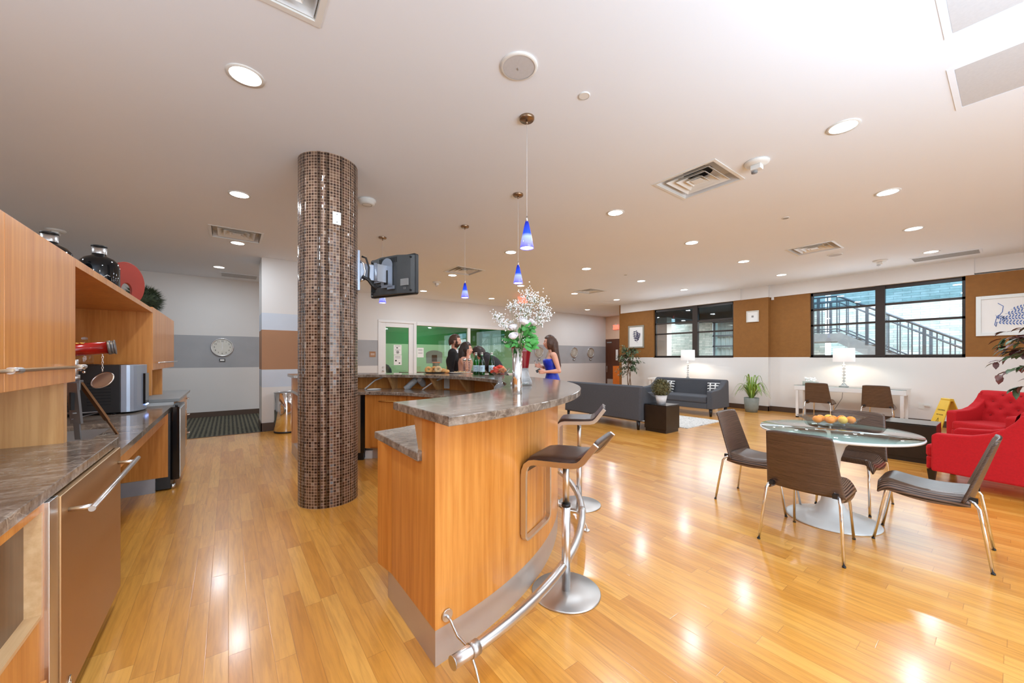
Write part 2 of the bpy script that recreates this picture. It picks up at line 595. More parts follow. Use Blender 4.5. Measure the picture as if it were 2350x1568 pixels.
# ------------------------------------------------------------------ mesh helpers
class MB:
    """collects shapes into one mesh"""
    def __init__(s):
        s.v = []
        s.f = []
        s.uv = None
        s.sm = []          # smooth flag per face
        s.mi = []          # material index per face
        s.cur = 0

    def raw(s, vs, fs, smooth=False):
        o = len(s.v)
        s.v += [tuple(p) for p in vs]
        for f in fs:
            s.f.append(tuple(i + o for i in f))
            s.sm.append(smooth)
            s.mi.append(s.cur)
        return s

    def box(s, x0, y0, z0, x1, y1, z1):
        if x1 < x0: x0, x1 = x1, x0
        if y1 < y0: y0, y1 = y1, y0
        if z1 < z0: z0, z1 = z1, z0
        vs = [(x0, y0, z0), (x1, y0, z0), (x1, y1, z0), (x0, y1, z0), (x0, y0, z1), (x1, y0, z1), (x1, y1, z1), (x0, y1, z1)]
        return s.raw(vs, [(0, 3, 2, 1), (4, 5, 6, 7), (0, 1, 5, 4), (1, 2, 6, 5), (2, 3, 7, 6), (3, 0, 4, 7)])

    def obox(s, c, size, rot=(0, 0, 0)):
        R = Euler(rot).to_matrix()
        c = Vector(c)
        hx, hy, hz = size[0] / 2, size[1] / 2, size[2] / 2
        vs = [c + R @ Vector((a * hx, b * hy, d * hz)) for d in (-1, 1) for a, b in ((-1, -1), (1, -1), (1, 1), (-1, 1))]
        return s.raw(vs, [(0, 3, 2, 1), (4, 5, 6, 7), (0, 1, 5, 4), (1, 2, 6, 5), (2, 3, 7, 6), (3, 0, 4, 7)])

    def rbox(s, x0, y0, z0, x1, y1, z1, r=0.02, n=3, axis='z'):
        """box with rounded vertical (or x / y) edges"""
        lo, hi = Vector((min(x0, x1), min(y0, y1), min(z0, z1))), Vector((max(x0, x1), max(y0, y1), max(z0, z1)))
        perm = {'z': (0, 1, 2), 'x': (1, 2, 0), 'y': (2, 0, 1)}[axis]
        a0, a1, b0, b1, c0, c1 = lo[perm[0]], hi[perm[0]], lo[perm[1]], hi[perm[1]], lo[perm[2]], hi[perm[2]]
        r = min(r, (a1 - a0) / 2.01, (b1 - b0) / 2.01)
        poly = []
        for cx, cy, st in ((a1 - r, b1 - r, 0), (a0 + r, b1 - r, 90), (a0 + r, b0 + r, 180), (a1 - r, b0 + r, 270)):
            for i in range(n + 1):
                t = math.radians(st + 90 * i / n)
                poly.append((cx + r * math.cos(t), cy + r * math.sin(t)))
        m = len(poly)
        vs = []
        for c in (c0, c1):
            for a, b in poly:
                p = [0, 0, 0]
                p[perm[0]], p[perm[1]], p[perm[2]] = a, b, c
                vs.append(tuple(p))
        fs = [tuple(range(m - 1, -1, -1)), tuple(range(m, 2 * m))] + [(i, (i + 1) % m, m + (i + 1) % m, m + i) for i in range(m)]
        return s.raw(vs, fs)

    def prism(s, poly, z0, z1, smooth=False):
        n = len(poly)
        vs = [(x, y, z0) for x, y in poly] + [(x, y, z1) for x, y in poly]
        fs = [tuple(range(n - 1, -1, -1)), tuple(range(n, 2 * n))] + [(i, (i + 1) % n, n + (i + 1) % n, n + i) for i in range(n)]
        return s.raw(vs, fs, smooth)

    def extrude(s, pts, d):
        """a closed 3-D polygon pushed along vector d"""
        n = len(pts)
        d = Vector(d)
        vs = [Vector(p) for p in pts] + [Vector(p) + d for p in pts]
        return s.raw(vs, [tuple(range(n - 1, -1, -1)), tuple(range(n, 2 * n))] + [(i, (i + 1) % n, n + (i + 1) % n, n + i) for i in range(n)])

    def lathe(s, prof, c=(0, 0, 0), n=32, cap=True, sx=1.0, sy=1.0, axis='z'):
        vs, fs = [], []
        m = len(prof)
        for r, z in prof:
            for i in range(n):
                a = 2 * PI * i / n
                p = (r * math.cos(a) * sx, r * math.sin(a) * sy, z)
                if axis == 'x': p = (p[2], p[0], p[1])
                if axis == 'y': p = (p[1], p[2], p[0])
                vs.append((c[0] + p[0], c[1] + p[1], c[2] + p[2]))
        for j in range(m - 1):
            for i in range(n):
                k = (i + 1) % n
                fs.append((j * n + i, j * n + k, (j + 1) * n + k, (j + 1) * n + i))
        s.raw(vs, fs, True)
        if cap:
            o = len(s.v) - len(vs)
            for j, rev in ((0, True), (m - 1, False)):
                if prof[j][0] > 1e-5:
                    f = [o + j * n + i for i in range(n)]
                    s.f.append(tuple(reversed(f)) if rev else tuple(f))
                    s.sm.append(False)
                    s.mi.append(s.cur)
        return s

    def cyl(s, p0, p1, r0, r1=None, n=16, cap=True):
        r1 = r0 if r1 is None else r1
        return s.tube([p0, p1], [r0, r1], n, cap)

    def tube(s, pts, r, n=10, cap=True, closed=False):
        pts = [Vector(p) for p in pts]
        m = len(pts)
        rs = r if isinstance(r, (list, tuple)) else [r] * m
        tang = []
        for i in range(m):
            if closed:
                d = pts[(i + 1) % m] - pts[i - 1]
            else:
                d = pts[min(i + 1, m - 1)] - pts[max(i - 1, 0)]
            tang.append(d.normalized())
        up = Vector((0, 0, 1)) if abs(tang[0].z) < 0.9 else Vector((1, 0, 0))
        nrm = (up - tang[0] * up.dot(tang[0])).normalized()
        vs = []
        for i in range(m):
            if i:
                nrm = (nrm - tang[i] * nrm.dot(tang[i]))
                nrm = nrm.normalized() if nrm.length > 1e-6 else tang[i].orthogonal().normalized()
            b = tang[i].cross(nrm)
            for k in range(n):
                a = 2 * PI * k / n
                vs.append(pts[i] + (nrm * math.cos(a) + b * math.sin(a)) * rs[i])
        fs = []
        rng = m if closed else m - 1
        for j in range(rng):
            j2 = (j + 1) % m
            for k in range(n):
                k2 = (k + 1) % n
                fs.append((j * n + k, j * n + k2, j2 * n + k2, j2 * n + k))
        s.raw(vs, fs, True)
        if cap and not closed:
            o = len(s.v) - len(vs)
            s.f.append(tuple(o + k for k in reversed(range(n))))
            s.f.append(tuple(o + (m - 1) * n + k for k in range(n)))
            s.sm += [False, False]
            s.mi += [s.cur, s.cur]
        return s

    def ribbon(s, pts, width_dir, width, thick_dir_fn=None, thick=0.008):
        """flat bar swept along pts, its wide side along width_dir"""
        pts = [Vector(p) for p in pts]
        wd = Vector(width_dir).normalized() * (width / 2)
        vs = []
        m = len(pts)
        for i in range(m):
            t = (pts[min(i + 1, m - 1)] - pts[max(i - 1, 0)]).normalized()
            nn = t.cross(wd).normalized() * (thick / 2)
            vs += [pts[i] + wd + nn, pts[i] - wd + nn, pts[i] - wd - nn, pts[i] + wd - nn]
        fs = [(3, 2, 1, 0), tuple((m - 1) * 4 + k for k in range(4))]
        for j in range(m - 1):
            for k in range(4):
                fs.append((j * 4 + k, j * 4 + (k + 1) % 4, (j + 1) * 4 + (k + 1) % 4, (j + 1) * 4 + k))
        return s.raw(vs, fs)

    def ball(s, c, r, n=16, m=10, sx=1, sy=1, sz=1):
        prof = [(max(1e-6, r * math.sin(PI * j / m)), -r * math.cos(PI * j / m) * sz) for j in range(m + 1)]
        return s.lathe(prof, c, n, False, sx, sy)

    def grid(s, fn, nu, nv, smooth=True, flip=False):
        vs = [fn(i / nu, j / nv) for j in range(nv + 1) for i in range(nu + 1)]
        fs = []
        for j in range(nv):
            for i in range(nu):
                a = j * (nu + 1) + i
                f = (a, a + 1, a + nu + 2, a + nu + 1)
                fs.append(f[::-1] if flip else f)
        return s.raw(vs, fs, smooth)

    def leaf(s, base, d, up, length, width, curl=0.25, seg=3, fold=0.12):
        base, d, up = Vector(base), Vector(d).normalized(), Vector(up)
        side = d.cross(up)
        side = side.normalized() if side.length > 1e-4 else d.orthogonal().normalized()
        upn = side.cross(d).normalized()
        vs, fs = [], []
        for i in range(seg + 1):
            t = i / seg
            wv = width * 0.5 * math.sin(PI * min(1.0, 0.12 + t * 0.88)) ** 0.8 if i < seg else 0.0008
            p = base + d * (length * t) - upn * (length * curl * t * t)
            vs += [p - side * wv + upn * wv * fold * 2, p, p + side * wv + upn * wv * fold * 2]
        for i in range(seg):
            a = i * 3
            fs += [(a, a + 1, a + 4, a + 3), (a + 1, a + 2, a + 5, a + 4)]
        return s.raw(vs, fs, True)

    def build(s, name, mat, parent=None, world=False, bevel=0.0, subsurf=0, solid=0.0, auto=True, remesh=0.0):
        me = bpy.data.meshes.new(name)
        vs = s.v
        if world and parent is not None:
            mi = inv_of(parent)
            vs = [tuple(mi @ Vector(p)) for p in vs]
        me.from_pydata(vs, [], s.f)
        me.polygons.foreach_set('use_smooth', s.sm)
        mats = mat if isinstance(mat, (list, tuple)) else [mat]
        for m_ in mats:
            me.materials.append(M[m_] if isinstance(m_, str) else m_)
        if len(mats) > 1:
            me.polygons.foreach_set('material_index', s.mi)
        if s.uv:
            l_ = me.uv_layers.new(name='UVMap')
            l_.data.foreach_set('uv', [c for p in s.uv for c in p])
        me.update()
        if len(me.polygons) > 1 and not remesh:
            bm = bmesh.new()
            bm.from_mesh(me)
            bmesh.ops.recalc_face_normals(bm, faces=bm.faces)
            bm.to_mesh(me)
            bm.free()
        o = bpy.data.objects.new(name, me)
        COL.objects.link(o)
        if parent is not None:
            o.parent = parent
        if remesh:
            r_ = o.modifiers.new('remesh', 'REMESH')
            r_.mode = 'VOXEL'
            r_.voxel_size = remesh
            r_.use_smooth_shade = True
            q = o.modifiers.new('smooth', 'SMOOTH')
            q.factor = 0.6
            q.iterations = 3
        if bevel:
            b = o.modifiers.new('bevel', 'BEVEL')
            b.width = bevel
            b.segments = 2
            b.limit_method = 'ANGLE'
            b.angle_limit = math.radians(50)
        if solid:
            q = o.modifiers.new('solid', 'SOLIDIFY')
            q.thickness = abs(solid)
            q.offset = 0
        if subsurf:
            q = o.modifiers.new('sub', 'SUBSURF')
            q.levels = q.render_levels = subsurf
        return o


WM = {}


def world_of(o):
    m = Matrix.LocRotScale(o.location, o.rotation_euler, o.scale)
    return (world_of(o.parent) @ m) if o.parent else m


def inv_of(o):
    return world_of(o).inverted()


def tag(o, label=None, cat=None, group=None, kind=None):
    if label: o['label'] = label
    if cat: o['category'] = cat
    if group: o['group'] = group
    if kind: o['kind'] = kind
    return o


def thing(name, label, cat, loc=(0, 0, 0), rz=0.0, group=None):
    o = bpy.data.objects.new(name, None)
    o.empty_display_size = 0.1
    COL.objects.link(o)
    o.location = loc
    o.rotation_euler = (0, 0, rz)
    return tag(o, label, cat, group)


KIDS = {}


def copy_tree(src, loc=None, rz=None, label=None, group=None, parent=None):
    c = src.copy()
    COL.objects.link(c)
    c.parent = parent
    if loc is not None: c.location = loc
    if rz is not None: c.rotation_euler = (0, 0, rz)
    if label: c['label'] = label
    if group: c['group'] = group
    for ch in [o for o in list(COL.objects) if o.parent is src and o is not c]:
        copy_tree(ch, parent=c)
    return c


def struct(o):
    o['kind'] = 'structure'
    return o


def text(name, body, size, mat, parent, loc, rot=(0, 0, 0), world=True, ext=0.0006, align='CENTER', sx=1.0):
    cu = bpy.data.curves.new(name, 'FONT')
    cu.body = body
    cu.size = size
    cu.extrude = ext
    cu.align_x = align
    cu.align_y = 'CENTER'
    cu.materials.append(M[mat])
    tmp = bpy.data.objects.new('tmp_text', cu)
    me = bpy.data.meshes.new_from_object(tmp)
    me.materials.clear()
    me.materials.append(M[mat])
    bpy.data.objects.remove(tmp)
    bpy.data.curves.remove(cu)
    o = bpy.data.objects.new(name, me)
    COL.objects.link(o)
    m = Matrix.LocRotScale(Vector(loc), Euler(rot), Vector((sx, 1, 1)))
    if parent is not None:
        o.parent = parent
        if world:
            m = inv_of(parent) @ m
    o.matrix_basis = m
    return o


def uvwall(mb_poly_vs, name, mat, parent=None):
    """a single quad wall with metre UVs; vs in order bl, br, tr, tl"""
    m = MB()
    m.raw(mb_poly_vs, [(0, 1, 2, 3)])
    a, b, c, d = [Vector(p) for p in mb_poly_vs]
    W_, H_ = (b - a).length, (d - a).length
    m.uv = [(0, 0), (W_, 0), (W_, H_), (0, H_)]
    return m.build(name, mat, parent)


# ================================================================== THE ROOM
XW, XW2, YD = 10.97, 11.12, 11.1      # window wall (far part, near part), door wall
XL, YB = -4.2, -5.0

# floor: boards, with carpet in the alcove
m = MB().box(XL, YB, -0.05, 13.6, 8.28, 0.0)
m.box(0.66, 8.28, -0.05, 13.6, YD + 4, 0.0)
struct(m.build('floor', 'floor'))
m = MB().box(XL, 8.28, -0.05, 0.66, YD, 0.004)
struct(m.build('floor_carpet', 'carpet'))
m = MB().box(XL, 8.265, 0.0, 0.5, 8.285, 0.007)
struct(m.build('trim_1', 'baseboard_brown'))

# ceiling with the openings for air vents
VENTS = [(3.93, 2.0), (7.92, 2.05), (0.10, 7.02), (4.0, 7.04), (8.0, 7.08), (0.085, 2.01)]
VS = 0.30
xs = sorted({XL, 11.32, 13.6} | {v[0] - VS for v in VENTS} | {v[0] + VS for v in VENTS})
ys = sorted({YB, 8.3, YD + 4} | {v[1] - VS for v in VENTS} | {v[1] + VS for v in VENTS})
m = MB()
for i in range(len(xs) - 1):
    for j in range(len(ys) - 1):
        cx, cy = (xs[i] + xs[i + 1]) / 2, (ys[j] + ys[j + 1]) / 2
        if any(abs(cx - v[0]) < VS and abs(cy - v[1]) < VS for v in VENTS):
            continue
        if cx > 11.32 and cy < 8.3:
            continue
        m.raw([(xs[i], ys[j], H), (xs[i + 1], ys[j], H), (xs[i + 1], ys[j + 1], H), (xs[i], ys[j + 1], H)], [(3, 2, 1, 0)])
m.box(XL, YB, H + 0.3, 11.32, YD + 4, H + 0.35)
struct(m.build('ceiling', 'ceiling_paint'))


def banded_y(name, x0, x1, y, bands, thick=0.12, back=1):
    """wall facing -Y made of coloured horizontal bands [(z0, z1, mat)]"""
    mats = [b[2] for b in bands]
    m = MB()
    for i, (z0, z1, _) in enumerate(bands):
        m.cur = i
        m.box(x0, y, z0, x1, y + thick * back, z1)
    return struct(m.build(name, mats))


# far wall with door and big inside window
GREY = [(0, 1.13, 'wall_white'), (1.13, 1.865, 'wall_grey'), (1.865, H, 'wall_white')]
banded_y('wall_far', XL, 3.47, YD, GREY)
banded_y('wall_far_right', 8.62, 13.6, YD, GREY)
m = MB().box(3.47, YD, 2.47, 8.62, YD + 0.12, H)
m.box(4.64, YD, 0, 8.62, YD + 0.12, 0.74)
struct(m.build('wall_far_lintel', 'wall_white'))
# stub wall (boxed column) beside the alcove
STUB = [(0, 0.811, 'wall_white'), (0.811, 1.137, 'wall_pale'), (1.137, 1.872, 'wall_tan'), (1.872, 2.184, 'wall_pale'), (2.184, H, 'wall_white')]
m = MB()
for i, (z0, z1, _) in enumerate(STUB):
    m.cur = i
    m.box(0.49, 8.3, z0, 1.65, 9.0, z1)
struct(m.build('wall_stub', [b[2] for b in STUB]))
m = MB().box(0.475, 8.285, 0, 1.66, 8.30, 0.155).box(0.475, 8.285, 0, 0.49, 9.0, 0.155)
struct(m.build('baseboard_stub', 'baseboard_brown'))
m = MB().box(XL, YD - 0.015, 0, 3.45, YD, 0.12).box(8.64, YD - 0.015, 0, 13.6, YD, 0.12)
struct(m.build('baseboard_far', 'baseboard_brown'))
# left and back walls
m = MB().box(XL - 0.1, YB, 0, XL, YD, H)
struct(m.build('wall_left', 'wall_white'))
m = MB().box(XL, YB - 0.1, 0, 13.6, YB, H)
struct(m.build('wall_back', 'wall_white'))
# corridor end wall with its brown door
m = MB().box(13.6, 8.25, 2.19, 13.7, YD, H).box(13.6, 8.25, 0, 13.7, 9.95, 2.19)
struct(m.build('wall_corridor', 'hall_paint'))
m = MB().box(13.6, 9.95, 0, 13.70, 9.972, 2.19).box(13.6, 11.078, 0, 13.70, 11.1, 2.19).box(13.6, 9.972, 2.158, 13.70, 11.078, 2.19).box(13.665, 9.96, 0, 13.70, 11.09, 2.17)
struct(m.build('trim_3', 'door_wood'))
m = MB().box(10.97, 8.25, 0, 13.6, 8.35, H)
struct(m.build('wall_corridor_side', 'wall_brown'))

dr = MB().box(13.60, 9.97, 0.01, 13.66, YD - 0.02, 2.16).build('door_1', 'door_wood')
struct(dr)
MB().box(13.585, 10.02, 0.02, 13.60, YD - 0.10, 0.42).build('kick_plate', 'kick_metal', dr)
MB().box(13.592, 10.42, 1.25, 13.60, 10.54, 1.72).build('door_window', 'paper', dr)
h_ = MB().tube([(13.6, 10.98, 1.0), (13.54, 10.98, 1.0), (13.54, 10.98, 0.72), (13.6, 10.98, 0.72)], 0.012, 8)
h_.build('door_handle', 'chrome', dr)
MB().box(13.56, 10.75, 2.02, 13.6, 11.0, 2.07).build('door_closer', 'grey_plastic', dr)

# window wall: openings, brown above / white below, slight step at y = 3.78
W1 = (4.61, 7.02)
W2 = (0.575, 2.96)
WZ0, WZ1 = 1.372, 2.90
m = MB()
m.cur = 0
m.box(XW, 3.78, 0, XW + 0.22, 8.25, WZ0)
m.box(XW2, YB, 0, XW2 + 0.22, 3.78, WZ0)
m.cur = 1
m.box(XW, 3.78, WZ0, XW + 0.22, W1[0], WZ1)
m.box(XW, W1[1], WZ0, XW + 0.22, 8.25, WZ1)
m.box(XW2, W2[1], WZ0, XW2 + 0.22, 3.78, WZ1)
m.box(XW2, YB, WZ0, XW2 + 0.22, W2[0], WZ1)
struct(m.build('wall_window', ['wall_white', 'wall_brown']))
m = MB().box(XW - 0.03, 4.42, WZ1, XW + 0.25, 8.28, H).box(XW, 3.78, WZ1, XW + 0.25, 4.42, H).box(XW2 - 0.03, 0.47, WZ1, XW2 + 0.25, 3.78, H).box(XW2, YB, WZ1 + 0.03, XW2 + 0.25, 0.47, H)
struct(m.build('wall_soffit', 'wall_white'))
m = MB().box(XW - 0.015, 3.765, 0, XW, 8.25, 0.125).box(XW2 - 0.015, YB, 0, XW2, 3.78, 0.125).box(XW - 0.015, 3.765, 0, XW2, 3.78, 0.125).box(10.955, 8.25, 0, 10.97, 8.36, 0.125)
struct(m.build('baseboard_window', 'baseboard_brown'))


def window(name, x, y0, y1, ym, zb):
    """dark metal window set in the wall; two lights, each of three panes"""
    fx0, fx1 = x + 0.07, x + 0.14
    f = MB()
    f.box(fx0, y0, WZ0, fx1, y0 + 0.045, WZ1).box(fx0, y1 - 0.045, WZ0, fx1, y1, WZ1)
    f.box(fx0, y0, WZ0, fx1, y1, WZ0 + 0.05).box(fx0, y0, WZ1 - 0.075, fx1, y1, WZ1)
    f.box(fx0 - 0.03, ym - 0.075, WZ0, fx1, ym + 0.075, WZ1)
    for z in zb:
        f.box(fx0, y0, z - 0.022, fx1, y1, z + 0.022)
    root = f.build(name, 'window_frame')
    struct(root)
    g = MB().box(fx0 + 0.03, y0 + 0.02, zb[0], fx0 + 0.036, y1 - 0.02, WZ1 - 0.03)
    g.build('upper_pane', 'glass_tinted', root)
    g = MB().box(fx0 + 0.03, y0 + 0.02, WZ0 + 0.02, fx0 + 0.036, y1 - 0.02, zb[0])
    g.build('lower_pane', 'glass_clear', root)
    g = MB().box(x + 0.0, y0, WZ0 - 0.012, fx0, y1, WZ0 + 0.004)
    g.build('window_sill', 'window_frame', root)
    return root


window('window_1', XW, W1[0], W1[1], 5.69, (2.44, 2.11))
window('window_2', XW2, W2[0], W2[1], 1.75, (2.495, 2.125))

# ---- outside the windows: courtyard of pale brick, stair, beams
def outside():
    # side of the courtyard facing the windows
    X1 = 15.6
    o = uvwall([(X1, 3.6, -0.5), (X1, -4.5, -0.5), (X1, -4.5, 6.5), (X1, 3.6, 6.5)], 'wall_courtyard', 'brick_pale')
    struct(o)
    m = MB().box(11.4, -5, -0.55, 19.0, 12, -0.5)
    struct(m.build('ground_courtyard', 'concrete'))
    # second wing, further back, seen through window 1
    o = uvwall([(15.0, 9.6, -0.5), (15.0, 7.35, -0.5), (15.0, 7.35, 5.0), (15.0, 9.6, 5.0)], 'wall_wing', 'brick_pale')
    struct(o)
    o = uvwall([(15.0, 7.35, -0.5), (18.0, 7.35, -0.5), (18.0, 7.35, 5.0), (15.0, 7.35, 5.0)], 'wall_wing_side', 'brick_pale')
    struct(o)
    # far wall with a curtained window, under a concrete deck
    X2 = 15.0
    o = uvwall([(X2, 7.35, -0.5), (X2, 7.05, -0.5), (X2, 7.05, 5.0), (X2, 7.35, 5.0)], 'wall_opposite', 'brick_pale')
    struct(o)
    o = uvwall([(X2, 5.55, -0.5), (X2, 3.6, -0.5), (X2, 3.6, 5.0), (X2, 5.55, 5.0)], 'wall_opposite_end', 'brick_pale')
    struct(o)
    o = uvwall([(X2, 7.05, -0.5), (X2, 5.55, -0.5), (X2, 5.55, 1.1), (X2, 7.05, 1.1)], 'wall_opposite_low', 'brick_pale')
    struct(o)
    m = MB()
    for y in (5.56, 6.28, 7.0):
        m.box(X2 - 0.03, y - 0.03, 1.1, X2 + 0.03, y + 0.03, 2.75)
    for z in (1.12, 1.80, 2.2, 2.72):
        m.box(X2 - 0.03, 5.55, z - 0.025, X2 + 0.03, 7.05, z + 0.025)
    wf = m.build('window_3', 'rail_grey')
    struct(wf)
    c = MB()
    c.grid(lambda u, v: (X2 + 0.15 + 0.03 * math.sin(u * 60), 5.55 + 1.5 * u, 1.0 + 1.8 * v), 90, 1)
    c.build('curtain', 'curtain', wf)
    MB().box(X2 + 0.01, 5.55, 1.1, X2 + 0.015, 7.05, 2.75).build('pane', 'glass_clear', wf)
    # pale column near window 1's left side
    m = MB().box(12.3, 7.35, -0.5, 12.6, 7.80, 3.0)
    struct(m.build('wall_column', 'wall_white'))
    # deck and beams overhead outside window 1
    m = MB().box(11.4, 3.9, 3.02, 15.2, 8.2, 3.12)
    m.box(11.4, 4.45, 2.72, 15.2, 4.85, 3.02).box(11.4, 7.2, 2.78, 15.2, 7.5, 3.02).box(14.3, 3.9, 2.70, 14.6, 8.2, 3.02)
    struct(m.build('ceiling_deck', 'beam_dark'))


outside()
area('courtyard_fill', (13.2, 5.9, 2.66), 2.0, 90, (0.9, 0.97, 1.0), (0, 0, 0))  # unseen light added to brighten the courtyard under the deck


def stair():
    """steel stair running down past window 2, with a balustrade of upright bars and a landing at the left"""
    root = thing('outdoor_stair', 'grey steel stair with bar balustrade descending outside the right window', 'stair', (13.4, 3.0, 0.0))
    X0, X1 = 13.1, 14.3
    # landing from y=2.6..3.9 at z 2.05; flight goes down toward -Y
    yl, zl = 2.88, 2.02
    slope = math.tan(math.radians(31))
    ye = -2.2
    ze = zl - (yl - ye) * slope
    m = MB().box(X0, yl, zl - 0.22, X1, 4.4, zl)
    m.build('landing', 'concrete', root, True)
    m = MB()
    for x in (X0, X1 - 0.05):
        m.extrude([(x, yl, zl + 0.05), (x, yl, zl - 0.26), (x, ye, ze - 0.26), (x, ye, ze + 0.05)], (0.05, 0, 0))
    m.build('stringer', 'concrete', root, True)
    m = MB()
    n = 17
    for i in range(n):
        y = yl - (i + 0.5) * (yl - ye) / n
        z = zl - (i + 1) * (zl - ze) / n + 0.02
        m.box(X0 + 0.05, y - 0.14, z + 0.03, X1 - 0.05, y + 0.14, z + 0.07)
    m.build('tread', 'concrete', root, True)['kind'] = 'stuff'
    for x, nm in ((X0 + 0.02, 'near'), (X1 - 0.03, 'far')):
        r = MB().tube([(x, 4.4, zl + 1.0), (x, yl, zl + 1.0), (x, ye, ze + 1.0)], 0.028, 8)
        r.build('handrail', 'rail_grey', root, True)
        r = MB().tube([(x, 4.4, zl + 0.12), (x, yl, zl + 0.12), (x, ye, ze + 0.12)], 0.018, 6)
        r.tube([(x, 4.4, zl + 0.84), (x, yl, zl + 0.84), (x, ye, ze + 0.84)], 0.015, 6)
        r.build('rail', 'rail_grey', root, True)
        y = 4.3
        k = 0
        while y > ye:
            zb = zl if y > yl else zl - (yl - y) * slope
            rr = 0.03 if k % 5 == 0 else 0.012
            MB().box(x - rr, y - rr, zb + 0.02, x + rr, y + rr, zb + 0.98).build('baluster', 'rail_grey', root, True)
            y -= 0.20
            k += 1


stair()

# ---- room behind the far wall: door, big window, green walls
dr = MB()
dr.box(3.55, YD + 0.01, 0, 3.70, YD + 0.055, 2.40).box(4.40, YD + 0.01, 0, 4.55, YD + 0.055, 2.40).box(3.70, YD + 0.01, 2.27, 4.40, YD + 0.055, 2.40).box(3.70, YD + 0.01, 0, 4.40, YD + 0.055, 0.20)
door2 = struct(dr.build('door_2', 'white_paint', bevel=0.004))
MB().box(3.70, YD + 0.03, 0.20, 4.40, YD + 0.036, 2.27).build('door_glass', 'glass_room', door2)
MB().ball((3.62, YD - 0.02, 0.98), 0.03, 12, 8).cyl((3.62, YD + 0.01, 0.98), (3.62, YD - 0.02, 0.98), 0.012).build('door_knob', 'steel', door2)
MB().cyl((3.62, YD + 0.01, 1.08), (3.62, YD - 0.01, 1.08), 0.028).build('lock', 'steel', door2)
for z in (2.2, 1.55, 0.95):
    MB().cyl((4.56, YD - 0.005, z - 0.05), (4.56, YD - 0.005, z + 0.05), 0.008, n=8).build('hinge', 'steel', door2)
m = MB()
m.box(3.47, YD - 0.02, 0, 3.55, YD + 0.12, 2.40).box(4.55, YD - 0.02, 0, 4.64, YD + 0.12, 2.40).box(3.47, YD - 0.02, 2.40, 4.64, YD + 0.12, 2.47)
struct(m.build('trim_2', 'white_paint', bevel=0.006))
m = MB()
m.box(4.645, YD - 0.02, 2.36, 8.62, YD + 0.119, 2.469).box(4.645, YD - 0.03, 0.74, 8.62, YD + 0.119, 0.80).box(8.52, YD - 0.02, 0.80, 8.62, YD + 0.119, 2.36)
m.box(6.46, YD - 0.01, 0.801, 6.56, YD + 0.06, 2.359)
wf = struct(m.build('window_4', 'white_paint', bevel=0.005))
MB().box(4.64, YD + 0.03, 0.8, 6.46, YD + 0.036, 2.36).build('pane', 'glass_room', wf)
MB().box(6.56, YD + 0.03, 0.8, 8.52, YD + 0.036, 2.36).build('pane', 'glass_room', wf)
YG = 14.9
m = MB()
m.cur = 0
m.box(3.0, YG, 1.92, 9.4, YG + 0.1, H)
m.box(2.9, YD + 0.12, 1.92, 3.0, YG, H).box(9.4, YD + 0.12, 1.92, 9.5, YG, H)
m.cur = 1
m.box(3.0, YG, 0, 9.4, YG + 0.1, 1.92)
m.box(2.9, YD + 0.12, 0, 3.0, YG, 1.92).box(9.4, YD + 0.12, 0, 9.5, YG, 1.92)
struct(m.build('wall_green_room', ['wall_green', 'wall_palegreen']))
area('green_room_light', (6.2, 13.0, 3.1), 2.0, 85, (0.95, 1.0, 0.95), (0, 0, 0))


# ------------------------------------------------------------------ ceiling fittings
def downlight_proto():
    t = thing('recessed_light', 'x', 'light', (0, 0, H))
    MB().lathe([(0.088, -0.006), (0.108, -0.006), (0.108, 0.0)], n=28, cap=False).build('trim_ring', 'white_plastic', t)
    MB().lathe([(0.0001, -0.004), (0.088, -0.004)], n=28, cap=False).build('lens', 'lens_glow', t)
    return t


LIGHTS = [
    (0.09, 3.03, 'large recessed ceiling light above the mosaic pillar, nearest on the left side'),
    (0.10, 5.27, 'recessed ceiling light left of the mosaic pillar top, above the air vent row'),
    (0.12, 7.51, 'recessed ceiling light touching the air vent left of the pillar'),
    (-0.15, 9.72, 'recessed ceiling light in front of the striped alcove wall'),
    (3.94, 3.06, 'recessed ceiling light left of the big square air vent'),
    (3.95, 5.30, 'recessed ceiling light behind the tallest blue pendant'),
    (4.00, 7.55, 'recessed ceiling light below the vent behind the thin pendant cord'),
    (4.30, 9.80, 'small recessed ceiling light just right of the television'),
    (6.54, 9.78, 'small recessed ceiling light left of the baby breath flowers, near the far wall'),
    (5.98, 7.60, 'small recessed ceiling light just above the flower bouquet'),
    (5.93, 5.34, 'recessed ceiling light in the middle of the ceiling, right of the pendants'),
    (7.94, 7.60, 'small recessed ceiling light at the left tip of a far air vent'),
    (9.84, 7.60, 'small recessed ceiling light near the corridor opening, in front of an access panel'),
    (10.98, 9.84, 'tiny farthest recessed ceiling light, above the wall clocks'),
    (7.92, 5.40, 'recessed ceiling light over the back of the nearer grey sofa'),
    (9.86, 5.39, 'recessed ceiling light just in front of the left window'),
    (5.94, 3.12, 'recessed ceiling light below the big square air vent, second in its row'),
    (7.89, 3.13, 'recessed ceiling light midway to the windows, third in its row'),
    (9.83, 3.13, 'recessed ceiling light closest to the square white frame between the windows'),
    (9.78, 0.89, 'recessed ceiling light farthest down the row at the right, beside the slim grille'),
    (7.83, 0.88, 'recessed ceiling light on the right, second from the right-hand window'),
    (5.88, 0.86, 'recessed ceiling light on the right, third from the right-hand window'),
    (3.93, 0.83, 'big bright recessed ceiling light at upper right, nearest of the right row'),
]
proto = None
